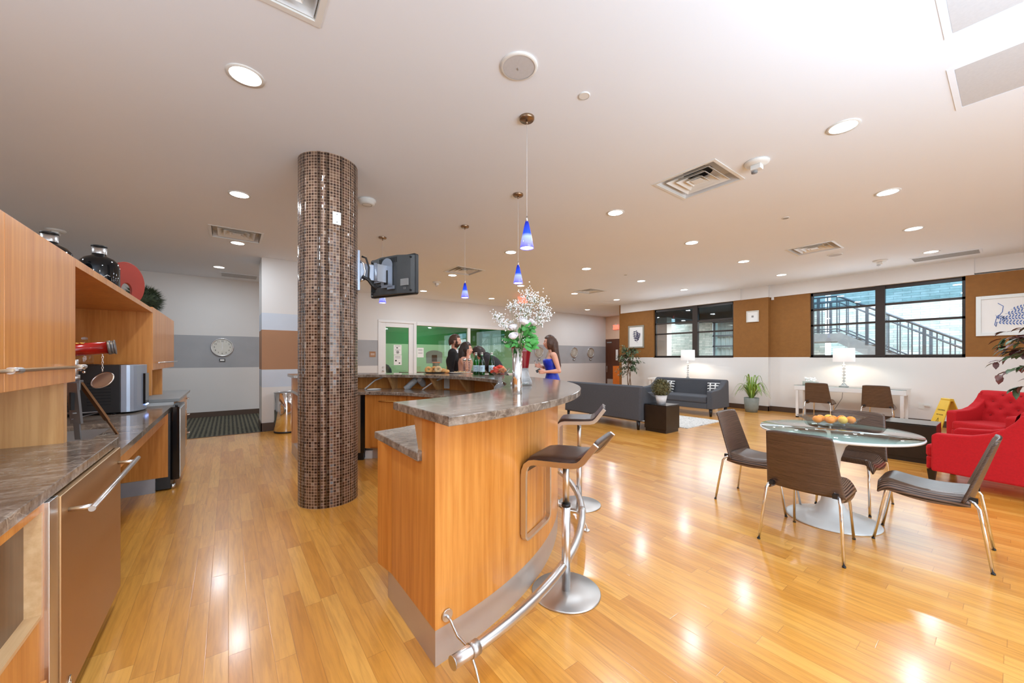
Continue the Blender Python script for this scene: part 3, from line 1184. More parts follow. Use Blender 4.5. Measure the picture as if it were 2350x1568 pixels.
for i, (x, y, lab) in enumerate(LIGHTS):
    if proto is None:
        proto = downlight_proto()
        o = proto
        o.location = (x, y, H)
        tag(o, lab, 'light', 'recessed ceiling lights')
    else:
        o = copy_tree(proto, (x, y, H), 0, lab)
    d = area('downlight_lamp', (x, y, H - 0.012), 0.16, 17, (0.76, 0.88, 1.0), (0, 0, 0), 'DISK')
for x, y in ((0.1, -1.3), (3.9, -1.4), (7.9, -1.4), (0.1, 0.8), (-2.2, 1.0), (-2.4, 5.3), (12.4, 9.8)):
    area('downlight_lamp', (x, y, H - 0.012), 0.16, 17, (0.76, 0.88, 1.0), (0, 0, 0), 'DISK')


def vent(loc, label, proto=None):
    if proto is not None:
        return copy_tree(proto, (loc[0], loc[1], H), 0, label)
    t = thing('ceiling_vent', label, 'air vent', (loc[0], loc[1], H), 0, 'square ceiling air vents')
    def ring(mb, a, b, z0, z1):
        # sloped square ring from half-size a (at z0) to b (at z1)
        vs = [(sx * a, sy * a, z0) for sx, sy in ((-1, -1), (1, -1), (1, 1), (-1, 1))] + [(sx * b, sy * b, z1) for sx, sy in ((-1, -1), (1, -1), (1, 1), (-1, 1))]
        mb.raw(vs, [(i, (i + 1) % 4, 4 + (i + 1) % 4, 4 + i) for i in range(4)])
    f = MB()
    ring(f, 0.325, 0.295, -0.006, -0.006)
    ring(f, 0.325, 0.325, 0.0, -0.006)
    ring(f, 0.295, 0.285, -0.006, 0.05)
    f.build('frame', 'white_plastic', t, solid=0.002)
    b = MB().box(-0.29, -0.29, 0.10, 0.29, 0.29, 0.165)
    for k in range(4):
        pass
    ring(b, 0.285, 0.285, 0.0, 0.10)
    b.build('plenum', 'white_paint', t)
    MB().lathe([(0.0001, 0.098), (0.14, 0.098), (0.14, 0.094)], n=28, cap=False).build('duct_opening', 'dark_void', t)
    for a, z in ((0.225, 0.0), (0.155, 0.0), (0.085, 0.0)):
        g = MB()
        ring(g, a, a - 0.065, z, z + 0.055)
        g.build('louver', 'white_plastic', t, solid=0.003)
    MB().box(-0.05, -0.05, 0.0, 0.05, 0.05, 0.004).build('center_plate', 'white_plastic', t)
    return t


vp = vent(VENTS[0], 'big square louvered air vent at centre right of the ceiling')
vent(VENTS[1], 'square louvered air vent above the right-hand window row, smaller in view', vp)
vent(VENTS[2], 'square louvered air vent on the left, between pillar and alcove', vp)
vent(VENTS[3], 'square louvered air vent behind the thin pendant cord', vp)
vent(VENTS[4], 'small far square air vent right of the flower bouquet', vp)
vent(VENTS[5], 'square air vent cut off by the top edge, above the pillar', vp)


def disc(name, loc, r, mat, label, cat, th=0.008):
    t = thing(name, label, cat, (loc[0], loc[1], H))
    MB().lathe([(r, 0.0), (r, -th * 0.6), (r * 0.93, -th), (r * 0.86, -th)], n=36, cap=False).build('rim', 'white_plastic', t)
    MB().lathe([(0.0001, -th * 0.8), (r * 0.87, -th * 0.8)], n=36, cap=False).build('cover', mat, t)
    return t


t = disc('ceiling_speaker', (1.473, 1.891), 0.118, 'speaker_mesh', 'round ceiling speaker above the near pendant', 'speaker', 0.012)
MB().obox((0.0, 0.01, -0.012), (0.018, 0.004, 0.003), (0, 0, 0.7)).build('badge', 'grey_plastic', t)
disc('ceiling_speaker', (8.66, 1.94), 0.11, 'speaker_mesh', 'flat round ceiling speaker next to the vent near the right window', 'speaker', 0.012)
disc('sprinkler_cover', (2.005, 1.825), 0.04, 'white_plastic', 'small round sprinkler cover right of the big ceiling speaker', 'sprinkler cover')
disc('sprinkler_cover', (5.88, 1.825), 0.04, 'grey_plastic', 'small round sprinkler cover above the right-hand vent', 'sprinkler cover')
disc('sprinkler_cover', (7.05, 5.2), 0.04, 'grey_plastic', 'tiny round sprinkler cover over the lounge', 'sprinkler cover')


def strobe(loc, label, scale=1.0):
    t = thing('smoke_detector', label, 'smoke detector', (loc[0], loc[1], H))
    MB().lathe([(0.105, 0.0), (0.105, -0.012), (0.085, -0.03), (0.0001, -0.03)], n=28).build('base', 'white_plastic', t)
    MB().box(-0.035, -0.045, -0.075, 0.035, 0.045, -0.03).build('horn_box', 'white_plastic', t, bevel=0.006)
    MB().lathe([(0.028, -0.075), (0.026, -0.098), (0.0001, -0.105)], (0.0, 0.02, 0), 16).build('strobe_lens', 'crystal', t)
    t.scale = (scale,) * 3
    return t


strobe((3.99, 1.47), 'white strobe detector with boxy horn right of the big air vent')
strobe((9.88, 1.55), 'small white strobe detector near the right window soffit')
strobe((4.07, 8.48), 'tiny pale detector right of the television, far ceiling')
strobe((-1.99, 8.32), 'white detector above the black bottles on the left', 1.0)
t = thing('smoke_detector', 'round white smoke detector half hidden behind the pillar top', 'smoke detector', (1.3, 4.56, H))
MB().lathe([(0.10, 0.0), (0.10, -0.02), (0.085, -0.03), (0.085, -0.045), (0.06, -0.058), (0.0001, -0.058)], n=32).build('housing', 'white_plastic', t)
MB().lathe([(0.05, -0.060), (0.055, -0.060)], n=24, cap=False).build('seam', 'grey_plastic', t)


def access(name, x0, y0, x1, y1, mat, label):
    t = thing(name, label, 'access panel', ((x0 + x1) / 2, (y0 + y1) / 2, H))
    f = MB()
    e = 0.03
    f.box(x0 - e, y0 - e, H - 0.004, x0, y1 + e, H).box(x1, y0 - e, H - 0.004, x1 + e, y1 + e, H).box(x0, y0 - e, H - 0.004, x1, y0, H).box(x0, y1, H - 0.004, x1, y1 + e, H)
    f.build('frame', 'ceiling_paint', t, True)
    MB().box(x0 + 0.004, y0 + 0.004, H - 0.003, x1 - 0.004, y1 - 0.004, H).build('panel', mat, t, True)
    return t


access('access_panel', 2.62, -0.45, 3.30, 0.22, 'speaker_mesh', 'flat ceiling access panel in the upper right corner')
access('access_panel', 3.72, -0.45, 4.32, 0.24, 'speaker_mesh', 'flat ceiling access panel below the upper right corner one')
t = thing('ceiling_grille', 'slim long ceiling grille beside the right window soffit', 'air vent', (10.35, 0.75, H))
MB().box(10.15, 0.35, H - 0.008, 10.55, 1.2, H).build('plate', 'ceiling_paint', t, True)
g = MB()
for k in range(9):
    g.box(10.18 + k * 0.042, 0.38, H - 0.011, 10.20 + k * 0.042, 1.17, H - 0.008)
g.build('slats', 'grey_plastic', t, True)
t = thing('ceiling_grille', 'slim ceiling grille in front of the alcove wall', 'air vent', (0.15, 10.5, H))
MB().box(-0.15, 10.25, H - 0.008, 0.55, 10.75, H).build('plate', 'ceiling_paint', t, True)
g = MB()
for k in range(8):
    g.box(-0.12, 10.29 + k * 0.055, H - 0.011, 0.52, 10.31 + k * 0.055, H - 0.008)
g.build('slats', 'grey_plastic', t, True)
access('access_panel', 9.5, 8.2, 10.4, 8.9, 'ceiling_paint', 'small ceiling access panel near the corridor opening')


# ------------------------------------------------------------------ pendants over the bar
def pendant_proto():
    t = thing('pendant_lamp', 'x', 'pendant lamp', (0, 0, H))
    MB().lathe([(0.0001, -0.022), (0.052, -0.022), (0.058, -0.014), (0.058, 0.0)], n=32, cap=False).lathe([(0.008, -0.022), (0.008, -0.05), (0.0001, -0.05)], n=12).build('canopy', 'bronze', t)
    MB().cyl((0, 0, -0.05), (0, 0, -0.78), 0.0022, n=6).build('cord', 'cable_white', t)
    MB().cyl((0, 0, -0.76), (0, 0, -0.80), 0.006, 0.010, n=12).build('socket', 'steel', t)
    # shade built round a local origin at its top
    sh = MB().lathe([(0.012, 0.0), (0.020, -0.03), (0.032, -0.09), (0.044, -0.15), (0.0535, -0.205), (0.0515, -0.207), (0.0505, -0.203), (0.041, -0.15), (0.029, -0.09), (0.014, -0.01)], n=32, cap=False)
    s_ = sh.build('shade', 'pendant_glass', t)
    s_.location = (0, 0, -0.80)
    b = MB().lathe([(0.0001, -0.200), (0.049, -0.200)], n=24, cap=False)
    b_ = b.build('bulb', 'bulb_glow', s_)
    return t


PEND = [(1.837, 2.259, 'nearest blue glass pendant lamp, hanging lowest in the picture centre'),
        (2.618, 3.375, 'second blue glass pendant lamp, directly above the flower bouquet'),
        (2.652, 4.635, 'third blue glass pendant lamp, above the man in the dark suit'),
        (1.891, 5.828, 'farthest blue glass pendant lamp, mostly hidden behind the television')]
pp = None
for x, y, lab in PEND:
    if pp is None:
        pp = pendant_proto()
        pp.location = (x, y, H)
        tag(pp, lab, 'pendant lamp', 'blue pendant lamps over the bar')
    else:
        copy_tree(pp, (x, y, H), 0, lab)


def exit_sign(loc, face, label):
    t = thing('exit_sign', label, 'exit sign', loc, face)
    MB().box(-0.15, -0.02, -0.10, 0.15, 0.02, 0.10).build('housing', 'white_plastic', t, bevel=0.004)
    for sy in (-1, 1):
        MB().box(-0.14, sy * 0.0205, -0.09, 0.14, sy * 0.0225, 0.09).build('red_face', 'exit_red', t)
    text('lettering', 'EXIT', 0.15, 'white_plastic', t, (0, -0.024, 0.0), (PI / 2, 0, 0), world=False)
    MB().box(-0.05, -0.02, 0.10, 0.05, 0.02, 0.14).build('mount', 'white_plastic', t)
    return t


exit_sign((6.95, 8.75, H - 0.14), -YAW, 'red exit sign on the ceiling behind the baby breath flowers')
exit_sign((13.56, 10.50, 2.70), -PI / 2, 'red exit sign on the wall above the brown corridor door')


# ================================================================== MOSAIC PILLAR AND TELEVISION
PX, PY, PR = 0.771, 3.966, 0.259
n, hN = 96, 1
m = MB()
vs, fs, uv = [], [], []
for i in range(n):
    a0, a1 = 2 * PI * i / n, 2 * PI * (i + 1) / n
    o = len(vs)
    vs += [(PX + PR * math.cos(a0), PY + PR * math.sin(a0), 0), (PX + PR * math.cos(a1), PY + PR * math.sin(a1), 0), (PX + PR * math.cos(a1), PY + PR * math.sin(a1), H), (PX + PR * math.cos(a0), PY + PR * math.sin(a0), H)]
    fs.append((o, o + 1, o + 2, o + 3))
    u0, u1 = a0 / (2 * PI) * 62, a1 / (2 * PI) * 62
    uv += [(u0, 0), (u1, 0), (u1, H / 0.0262), (u0, H / 0.0262)]
m.raw(vs, fs, True)
m.uv = uv
pil = m.build('mosaic_pillar', 'mosaic')
me = pil.data
bm = bmesh.new(); bm.from_mesh(me); bmesh.ops.remove_doubles(bm, verts=bm.verts, dist=1e-5); bm.to_mesh(me); bm.free()
tag(pil, 'round floor-to-ceiling pillar clad in small brown mosaic tiles', 'pillar')
t = thing('wall_plate', 'small white blank wall plate high on the mosaic pillar', 'wall plate', (PX, PY, 2.62), math.radians(-86))
MB().box(PR - 0.004, -0.036, -0.058, PR + 0.006, 0.036, 0.058).build('plate', 'white_plastic', t, bevel=0.003)
for z in (0.035, -0.035):
    MB().cyl((PR + 0.004, 0, z), (PR + 0.008, 0, z), 0.004, n=8).build('screw', 'iron_grey', t)

# television seen from behind
tv = thing('television', 'grey flat television seen from the back, on an arm off the mosaic pillar', 'television', (1.40, 3.994, 2.22), math.atan2(-0.592, 0.273))
# local: +x = right when seen from the front of the back (towards pillar side), +y away from camera (screen side)
# local frame: screen faces +Y local; width along X local
Wt, Ht = 0.655, 0.42
m = MB().rbox(-Wt / 2, 0.0, -Ht / 2, Wt / 2, 0.045, Ht / 2, 0.02, 4, 'y')
m.build('bezel', 'black_plastic', tv, bevel=0.004)
m = MB()
prof = [(-Wt / 2 + 0.01, 0.0), (-Wt / 2 + 0.05, -0.02), (-0.12, -0.055), (0.12, -0.055), (Wt / 2 - 0.05, -0.02), (Wt / 2 - 0.01, 0.0)]
zt = [0.195, 0.198, 0.205, 0.205, 0.198, 0.195]
vs = [(x, y, zz) for (x, y), zz in zip(prof, zt)] + [(x, y, -0.20) for x, y in prof]
k = len(prof)
m.raw(vs, [(i, i + 1, k + i + 1, k + i) for i in range(k - 1)] + [tuple(range(k - 1, -1, -1)), tuple(range(k, 2 * k))])
m.build('back_shell', 'tv_plastic', tv, bevel=0.006)
MB().box(-Wt / 2 + 0.02, 0.0455, -Ht / 2 + 0.03, Wt / 2 - 0.02, 0.047, Ht / 2 - 0.02).build('screen', 'black_gloss', tv)
p = MB().box(-0.285, -0.034, -0.155, -0.205, -0.012, 0.145).build('port_recess', 'dark_void', tv)
p2 = MB()
for i in range(2):
    for j in range(6):
        p2.cyl((-0.20 + 0.022 * j, -0.058, -0.01 - 0.022 * i), (-0.20 + 0.022 * j, -0.046, -0.01 - 0.022 * i), 0.006, n=8)
p2.box(-0.21, -0.060, -0.062, -0.06, -0.045, -0.054)
p2.build('connector', 'silver_plastic', tv)['kind'] = 'stuff'
g = MB()
for j in range(12):
    g.box(-0.13 + 0.022 * j, -0.058, 0.13, -0.122 + 0.022 * j, -0.050, 0.185)
g.build('vent_slots', 'dark_void', tv)
MB().box(0.16, -0.046, -0.12, 0.26, -0.030, -0.05).build('rating_label', 'grey_plastic', tv)
text('lettering', 'CE', 0.03, 'print_grey', tv, (0.22, -0.047, -0.15), (PI / 2, 0, 0), world=False)
for x in (-0.28, 0.28):
    for z in (-0.17, 0.17):
        MB().cyl((x, -0.03, z), (x, -0.01, z), 0.010, n=10).build('screw_cap', 'dark_void', tv)
# mount
mt = thing('television_mount', 'silver articulated wall bracket between the pillar and the television', 'bracket', (1.03, 3.97, 2.22))
MB().box(1.005, 3.90, 2.02, 1.045, 3.97, 2.42).build('wall_bracket', 'silver_plastic', mt, True, bevel=0.004)
MB().tube([(1.05, 3.93, 2.32), (1.085, 3.93, 2.30), (1.10, 3.93, 2.22), (1.085, 3.93, 2.14), (1.05, 3.93, 2.12)], 0.014, 8).build('pivot_handle', 'chrome', mt, True)
MB().obox((1.13, 3.94, 2.22), (0.16, 0.02, 0.16), (0, 0, 0.1)).build('first_arm', 'silver_plastic', mt, True, bevel=0.004)
MB().cyl((1.205, 3.93, 2.13), (1.205, 3.93, 2.32), 0.016, n=12).build('hinge_pin', 'silver_plastic', mt, True)
MB().obox((1.27, 3.955, 2.23), (0.13, 0.012, 0.18), (0, 0, 0.28)).build('second_arm', 'kick_grey', mt, True, bevel=0.003)
c = MB().box(-0.09, -0.075, -0.13, 0.07, -0.066, 0.10).cyl((-0.01, -0.07, 0.10), (-0.01, -0.065, 0.1), 0.08, n=24).box(0.0, -0.075, -0.15, 0.10, -0.066, -0.115)
vs = [tuple(world_of(tv) @ Vector(p)) for p in c.v]
c.v = vs
c.build('mounting_plate', 'silver_plastic', mt, True)
c = MB().box(-0.04, -0.080, -0.10, 0.01, -0.074, 0.05)
c.v = [tuple(world_of(tv) @ Vector(p)) for p in c.v]
c.build('plate_slot', 'dark_void', mt, True)
cb = MB().tube([(1.06, 3.90, 2.36), (1.10, 3.90, 2.35), (1.13, 3.90, 2.26), (1.125, 3.90, 2.16), (1.16, 3.90, 2.10), (1.21, 3.91, 2.07), (1.26, 3.95, 2.09)], 0.010, 8)
tag(cb.build('television_cable', 'cable_black'), 'black cable looping below the television bracket', 'cable')
cb = MB().tube([(1.06, 3.885, 2.16), (1.12, 3.885, 2.13), (1.16, 3.89, 2.08), (1.20, 3.90, 2.05)], 0.016, 8)
tag(cb.build('cable_sleeve', 'cable_black'), 'thick black cable sleeve under the television bracket', 'cable')

# ================================================================== THE CURVED BAR
CX_, CY_ = 0.43, 3.86


def arc_pts(R, a0, a1, n):
    return [(CX_ + R * math.cos(a0 + (a1 - a0) * i / n), CY_ + R * math.sin(a0 + (a1 - a0) * i / n)) for i in range(n + 1)]


def lim(R, xe):
    return math.acos((xe - CX_) / R)


def band(mb, R0, R1, z0, z1, xe=None, a=None, n=96, xe2=None):
    """ring segment between radii, ends either cut by the plane x = xe or by angles (degrees)"""
    if a is None:
        b0, b1 = -lim(R0, xe), lim(R0, xe2 or xe)
        c0, c1 = -lim(R1, xe), lim(R1, xe2 or xe)
    else:
        b0, b1 = math.radians(a[0]), math.radians(a[1])
        c0, c1 = b0, b1
    pi, po = arc_pts(R0, b0, b1, n), arc_pts(R1, c0, c1, n)
    vs = []
    for (x0, y0), (x1, y1) in zip(pi, po):
        vs += [(x0, y0, z0), (x1, y1, z0), (x1, y1, z1), (x0, y0, z1)]
    fs = [(0, 1, 2, 3), (4 * n + 3, 4 * n + 2, 4 * n + 1, 4 * n)]
    sm = []
    for i in range(n):
        b = 4 * i
        fs += [(b, b + 4, b + 5, b + 1), (b + 1, b + 5, b + 6, b + 2), (b + 2, b + 6, b + 7, b + 3), (b + 3, b + 7, b + 4, b)]
    mb.raw(vs, fs)
    return mb


bar = thing('curved_bar', 'horseshoe-shaped oak bar with a steel kick band in the room centre', 'bar', (CX_, CY_, 0))
band(MB(), 2.22, 2.36, 0.16, 1.08, 0.72).build('bar_wall', 'oak', bar, True)
band(MB(), 1.755, 2.358, 0.0, 0.16, 0.722).build('kick_band', 'kick_metal', bar, True)
# cabinets under the work surface, near leg and far leg
band(MB(), 1.655, 2.22, 0.16, 0.87, a=(-80.8, 30.5)).build('cabinet_body', 'oak', bar, True)
m = MB()
m.raw([(0.72, CY_ - 1.65, 0.16), (0.72, CY_ - 2.22, 0.16), (0.72, CY_ - 2.22, 0.87), (0.72, CY_ - 1.65, 0.87)], [(0, 1, 2, 3)])
band(MB(), 1.655, 2.2, 0.16, 0.87, xe=0.7205, n=4)
# near end panel
e = MB()
y0_, y1_ = CY_ - 2.215, CY_ - 1.625
e.box(0.7205, y0_, 0.16, 0.80, y1_, 0.87)
e.build('end_panel', 'oak', bar, True)
band(MB(), 1.655, 2.22, 0.16, 0.87, a=(30.5, 52)).build('cabinet_body', 'oak', bar, True)
for (a0, a1) in ((31.0, 49.3), (12.5, 30.6), (-6, 12.1)):
    d_ = band(MB(), 1.632, 1.655, 0.18, 0.86, a=(a0, a1), n=12).build('cabinet_door', 'oak', bar, True)
    am = math.radians(a0 * 0.55 + a1 * 0.45)
    dx = 0.16 / 1.6
    pts = [(CX_ + 1.612 * math.cos(am + s_ * dx), CY_ + 1.612 * math.sin(am + s_ * dx), 0.785) for s_ in (-1, -0.5, 0, 0.5, 1)]
    MB().tube(pts, 0.006, 8).build('door_handle', 'gold', d_, True)
band(MB(), 1.645, 2.2, 0.16, 0.87, a=(49.5, 52), n=4).build('filler', 'oak', bar, True)
# divider brackets between work surface and bar top
for a in (64, 46, 27, 12, -8, -30, -55):
    ar = math.radians(a)
    u = Vector((math.cos(ar), math.sin(ar), 0))
    c = Vector((CX_, CY_, 0))
    wv = Vector((-u.y, u.x, 0)) * 0.02
    poly = [c + u * 2.22 + Vector((0, 0, 0.905)), c + u * 2.12 + Vector((0, 0, 0.905)), c + u * 1.97 + Vector((0, 0, 1.08)), c + u * 2.22 + Vector((0, 0, 1.08))]
    MB().extrude([p - wv for p in poly], wv * 2).build('bracket', 'oak_pale', bar, True)
# angled support at the near end
m = MB().extrude([(0.735, 1.652, 0.905), (0.735, 1.735, 0.905), (0.735, 1.80, 1.08), (0.735, 1.652, 1.08)], (0.10, 0, 0))
m.build('bracket', 'oak_pale', bar, True)
top = band(MB(), 1.92, 2.54, 1.08, 1.12, 0.69).build('marble_bar_counter', 'granite', None, bevel=0.004)
tag(top, 'raised curved brown marble bar top with the flowers on it', 'countertop')
low = band(MB(), 1.575, 2.218, 0.87, 0.91, 0.70).build('lower_counter', 'granite', None, bevel=0.004)
tag(low, 'lower curved brown marble work counter inside the bar', 'countertop')
# white plate on the bar wall, seen under the far top
for a in (24.5,):
    ar = math.radians(a)
    p = Vector((CX_ + 2.212 * math.cos(ar), CY_ + 2.212 * math.sin(ar), 1.0))
    o = MB().obox(p, (0.012, 0.09, 0.15), (0, 0, ar)).build('blank_plate', 'white_plastic', None)
    tag(o, 'tall pale plate on the inner bar wall under the far top', 'wall plate')

# wine fridge in the far leg
fr = thing('wine_fridge', 'black-edged undercounter fridge in the far leg of the bar, beside the pillar', 'fridge', (CX_ + 1.9 * math.cos(math.radians(60)), CY_ + 1.9 * math.sin(math.radians(60)), 0))
band(MB(), 1.68, 2.2, 0.02, 0.865, a=(53, 72), n=8).build('body', 'black_plastic', fr, True)
d_ = band(MB(), 1.635, 1.68, 0.10, 0.86, a=(54, 71), n=8).build('door', 'steel_satin', fr, True)
band(MB(), 1.645, 1.682, 0.10, 0.865, a=(52.3, 54), n=3).build('door_edge', 'black_gloss', fr, True)
band(MB(), 1.66, 1.70, 0.0, 0.10, a=(53, 72), n=8).build('grille', 'black_plastic', fr, True)
tag(MB().obox((1.488, 5.238, 0.056), (0.15, 0.03, 0.11), (0, 0, math.radians(-37))).build('toe_kick_plate', 'white_gloss', None), 'white plate at the floor by the far bar cabinets', 'plate')

# ---- foot rail
rail = thing('foot_rail', 'curved steel foot rail running low around the bar front', 'foot rail', (1.8, 1.7, 0))
RR, RZ = 2.55, 0.155
a0r = -math.acos((0.705 - CX_) / RR)
pts = [(CX_ + RR * math.cos(a), CY_ + RR * math.sin(a), RZ) for a in [a0r + (math.radians(78) - a0r) * i / 70 for i in range(71)]]
MB().tube(pts, 0.0255, 20).build('rail_tube', 'steel', rail, True)
p0, p1 = Vector(pts[0]), Vector(pts[1])
dirv = (p0 - p1).normalized()
MB().cyl(p0, p0 + dirv * 0.004, 0.027, n=20).build('end_cap', 'steel_satin', rail, True)
for a in (-81.5, -45.5, -12, 22, 55):
    ar = math.radians(a)
    u = Vector((math.cos(ar), math.sin(ar), 0))
    tg = Vector((-u.y, u.x, 0))
    c = Vector((CX_, CY_, 0)) + u * RR + Vector((0, 0, RZ))
    MB().cyl(c - tg * 0.02, c + tg * 0.02, 0.0305, n=20).build('clamp_ring', 'steel_satin', rail, True)
    wl = Vector((CX_, CY_, 0)) + u * 2.362 + Vector((0, 0, 0.205))
    b = MB().cyl(wl, wl + u * 0.008, 0.027, n=20)
    b.tube([wl, wl + u * 0.03 - Vector((0, 0, 0.012)), wl + u * 0.08 - Vector((0, 0, 0.055)), c - u * 0.045 - Vector((0, 0, 0.012)), c - Vector((0, 0, 0.02)) - u * 0.02], 0.0065, 8)
    b.build('wall_stay', 'steel', rail, True)
    ft = Vector((CX_, CY_, 0)) + u * 2.585
    b = MB().cyl(ft, ft + Vector((0, 0, 0.007)), 0.024, n=20)
    b.tube([ft + Vector((0, 0, 0.005)), ft + Vector((0, 0, 0.03)), c + u * 0.012 - Vector((0, 0, 0.075)), c - u * 0.02 - Vector((0, 0, 0.03)), c - u * 0.045 - Vector((0, 0, 0.012))], 0.0065, 8)
    b.build('floor_foot', 'steel', rail, True)


# ---- bar stools
def stool(loc, rz, label):
    t = thing('bar_stool', label, 'bar stool', loc, rz, 'steel bar stools at the curved bar')
    # local: +x is the back (low lip), -x the front with the footrest loop
    MB().lathe([(0.195, 0.0), (0.197, 0.006), (0.192, 0.011), (0.03, 0.014), (0.0001, 0.014)], n=56).build('base_plate', 'steel_satin', t)
    MB().cyl((0, 0, 0.012), (0, 0, 0.50), 0.0245, n=24).build('outer_post', 'steel', t)
    MB().cyl((0, 0, 0.495), (0, 0, 0.512), 0.026, n=24).build('collar', 'black_plastic', t)
    MB().cyl((0, 0, 0.51), (0, 0, 0.765), 0.0185, n=20).build('inner_post', 'steel', t)
    MB().lathe([(0.0185, 0.73), (0.03, 0.755), (0.06, 0.765), (0.0001, 0.766)], n=24).build('seat_plate', 'steel_satin', t)
    # frame: one flat steel loop: seat side rails, curved front, down to the footrest
    prof = [(0.225, 0.905), (0.205, 0.878), (0.175, 0.838), (0.155, 0.812), (0.132, 0.793), (0.10, 0.785), (0.03, 0.781), (-0.06, 0.778), (-0.12, 0.776), (-0.145, 0.770), (-0.168, 0.752), (-0.180, 0.722), (-0.183, 0.68), (-0.183, 0.50), (-0.183, 0.365)]
    Wd = 0.355
    for sy in (-1, 1):
        y = sy * (Wd / 2)
        MB().ribbon([(x, y, z) for x, z in prof], (0, 1, 0), 0.022, thick=0.030).build('side_frame', 'steel', t)
    # footrest: lower cross bar with rounded corners
    cr = [(-0.183, -Wd / 2, 0.38), (-0.183, -Wd / 2, 0.352), (-0.183, -Wd / 2 + 0.02, 0.332), (-0.183, -Wd / 2 + 0.05, 0.325), (-0.183, Wd / 2 - 0.05, 0.325), (-0.183, Wd / 2 - 0.02, 0.332), (-0.183, Wd / 2, 0.352), (-0.183, Wd / 2, 0.38)]
    MB().ribbon(cr, (1, 0, 0), 0.028, thick=0.018).build('footrest', 'steel', t)
    # cushion following the frame
    cp = [(0.222, 0.916), (0.20, 0.884), (0.170, 0.848), (0.146, 0.822), (0.115, 0.808), (0.06, 0.804), (-0.02, 0.803), (-0.10, 0.800), (-0.15, 0.792), (-0.168, 0.774), (-0.188, 0.744), (-0.196, 0.705)]
    c = MB()
    k = len(cp)
    def surf(u, v):
        f = u * (k - 1)
        i = min(int(f), k - 2)
        fx = f - i
        x = cp[i][0] * (1 - fx) + cp[i + 1][0] * fx
        z = cp[i][1] * (1 - fx) + cp[i + 1][1] * fx
        y = (v - 0.5) * (Wd - 0.012)
        e = min(1, 8 * min(v, 1 - v)) ** 0.5
        return (x, y, z - 0.010 * (1 - e))
    c.grid(surf, 44, 14)
    c.build('seat_cushion', 'leather', t, solid=0.022)
    MB().ribbon([(x, 0, z) for x, z in prof[:10]], (0, 1, 0), Wd - 0.03, thick=0.006).build('seat_pan', 'black_plastic', t)
    return t


s1 = stool((1.56, 1.56, 0), math.radians(-65), 'nearest steel bar stool with brown leather seat, pulled up to the bar')
s2 = copy_tree(s1, (2.59, 2.42, 0), math.radians(-50), 'farther steel bar stool with brown seat, half hidden behind the bar corner')

# ================================================================== LEFT CABINET RUN
XF, XB = -0.65, -1.32
# near wall cabinet
cab = thing('wall_cabinet', 'long near oak wall cabinet at the left edge with a steel rod handle', 'cabinet', (-1.0, 1.5, 1.225))
m = MB().box(XB, -0.6, 1.225, XF - 0.02, 3.0, 1.88)
m.build('body', 'oak', cab, True)
for a, b in ((-0.6, 0.55), (0.554, 1.30), (1.304, 2.20), (2.204, 3.0)):
    MB().box(XF - 0.02, a, 1.225, XF, b, 1.88).build('door', 'oak', cab, True, bevel=0.0015)
MB().tube([(XF + 0.04, -0.4, 1.305), (XF + 0.04, 2.97, 1.305)], 0.008, 10).build('rod_handle', 'gold', cab, True)
for y in (1.15, 1.40, 1.75, 2.15, 2.92):
    MB().tube([(XF + 0.04, y - 0.04, 1.305), (XF + 0.04, y + 0.04, 1.305)], 0.0125, 12).tube([(XF, y, 1.305), (XF + 0.04, y, 1.305)], 0.006, 8).build('rod_post', 'steel', cab, True)
# panel that carries it
p = thing('divider_panel', 'oak panel standing on the near marble counter under the wall cabinet', 'panel', (-1.0, 2.97, 0.91))
MB().box(XB, 2.95, 0.91, XF - 0.03, 3.0, 1.225).build('panel_board', 'oak_pale', p, True)
# open bay: soffit board, back and end
bay = thing('open_bay', 'open oak bay with a lit top board between the two wall cabinets', 'shelf unit', (-1.0, 4.3, 1.3))
MB().box(XB, 3.0, 1.838, XF, 5.57, 1.88).build('top_board', 'oak', bay, True)
MB().box(XB, 3.0, 0.95, XB + 0.02, 5.57, 1.838).build('back_panel', 'oak', bay, True)
MB().box(XB + 0.02, 5.55, 0.95, XF - 0.005, 5.57, 1.838).build('end_panel', 'oak', bay, True)
pk = MB().lathe([(0.045, 1.838), (0.045, 1.822), (0.036, 1.818)], (-0.86, 3.45, 0), 24, False).build('puck_light', 'chrome', bay, True)
MB().lathe([(0.0001, 1.8185), (0.036, 1.8185)], (-0.86, 3.45, 0), 24, False).build('puck_lens', 'puck_glow', pk, True)
area('puck_lamp', (-0.86, 3.45, 1.812), 0.06, 2.2, (1.0, 0.78, 0.5), (0, 0, 0), 'DISK')
# far wall cabinet
cab = thing('wall_cabinet', 'far oak wall cabinet at the end of the run, by the striped alcove', 'cabinet', (-1.0, 6.5, 1.22))
MB().box(XB, 5.575, 1.22, XF - 0.02, 7.55, 1.90).build('body', 'oak', cab, True)
for a, b in ((5.575, 6.55), (6.555, 7.55)):
    MB().box(XF - 0.02, a, 1.22, XF, b, 1.90).build('door', 'oak', cab, True, bevel=0.0015)
MB().tube([(XF + 0.035, 5.7, 1.30), (XF + 0.035, 7.6, 1.30)], 0.007, 10).build('rod_handle', 'steel', cab, True)
p = thing('divider_panel', 'oak panel under the far wall cabinet beside the ice maker', 'panel', (-1.0, 6.6, 0.87))
MB().box(XB, 6.55, 0.865, XF - 0.03, 6.62, 1.22).build('panel_board', 'oak', p, True)
MB().box(XB, -0.6, 0.0, XB + 0.0, 7.5, 1.2)

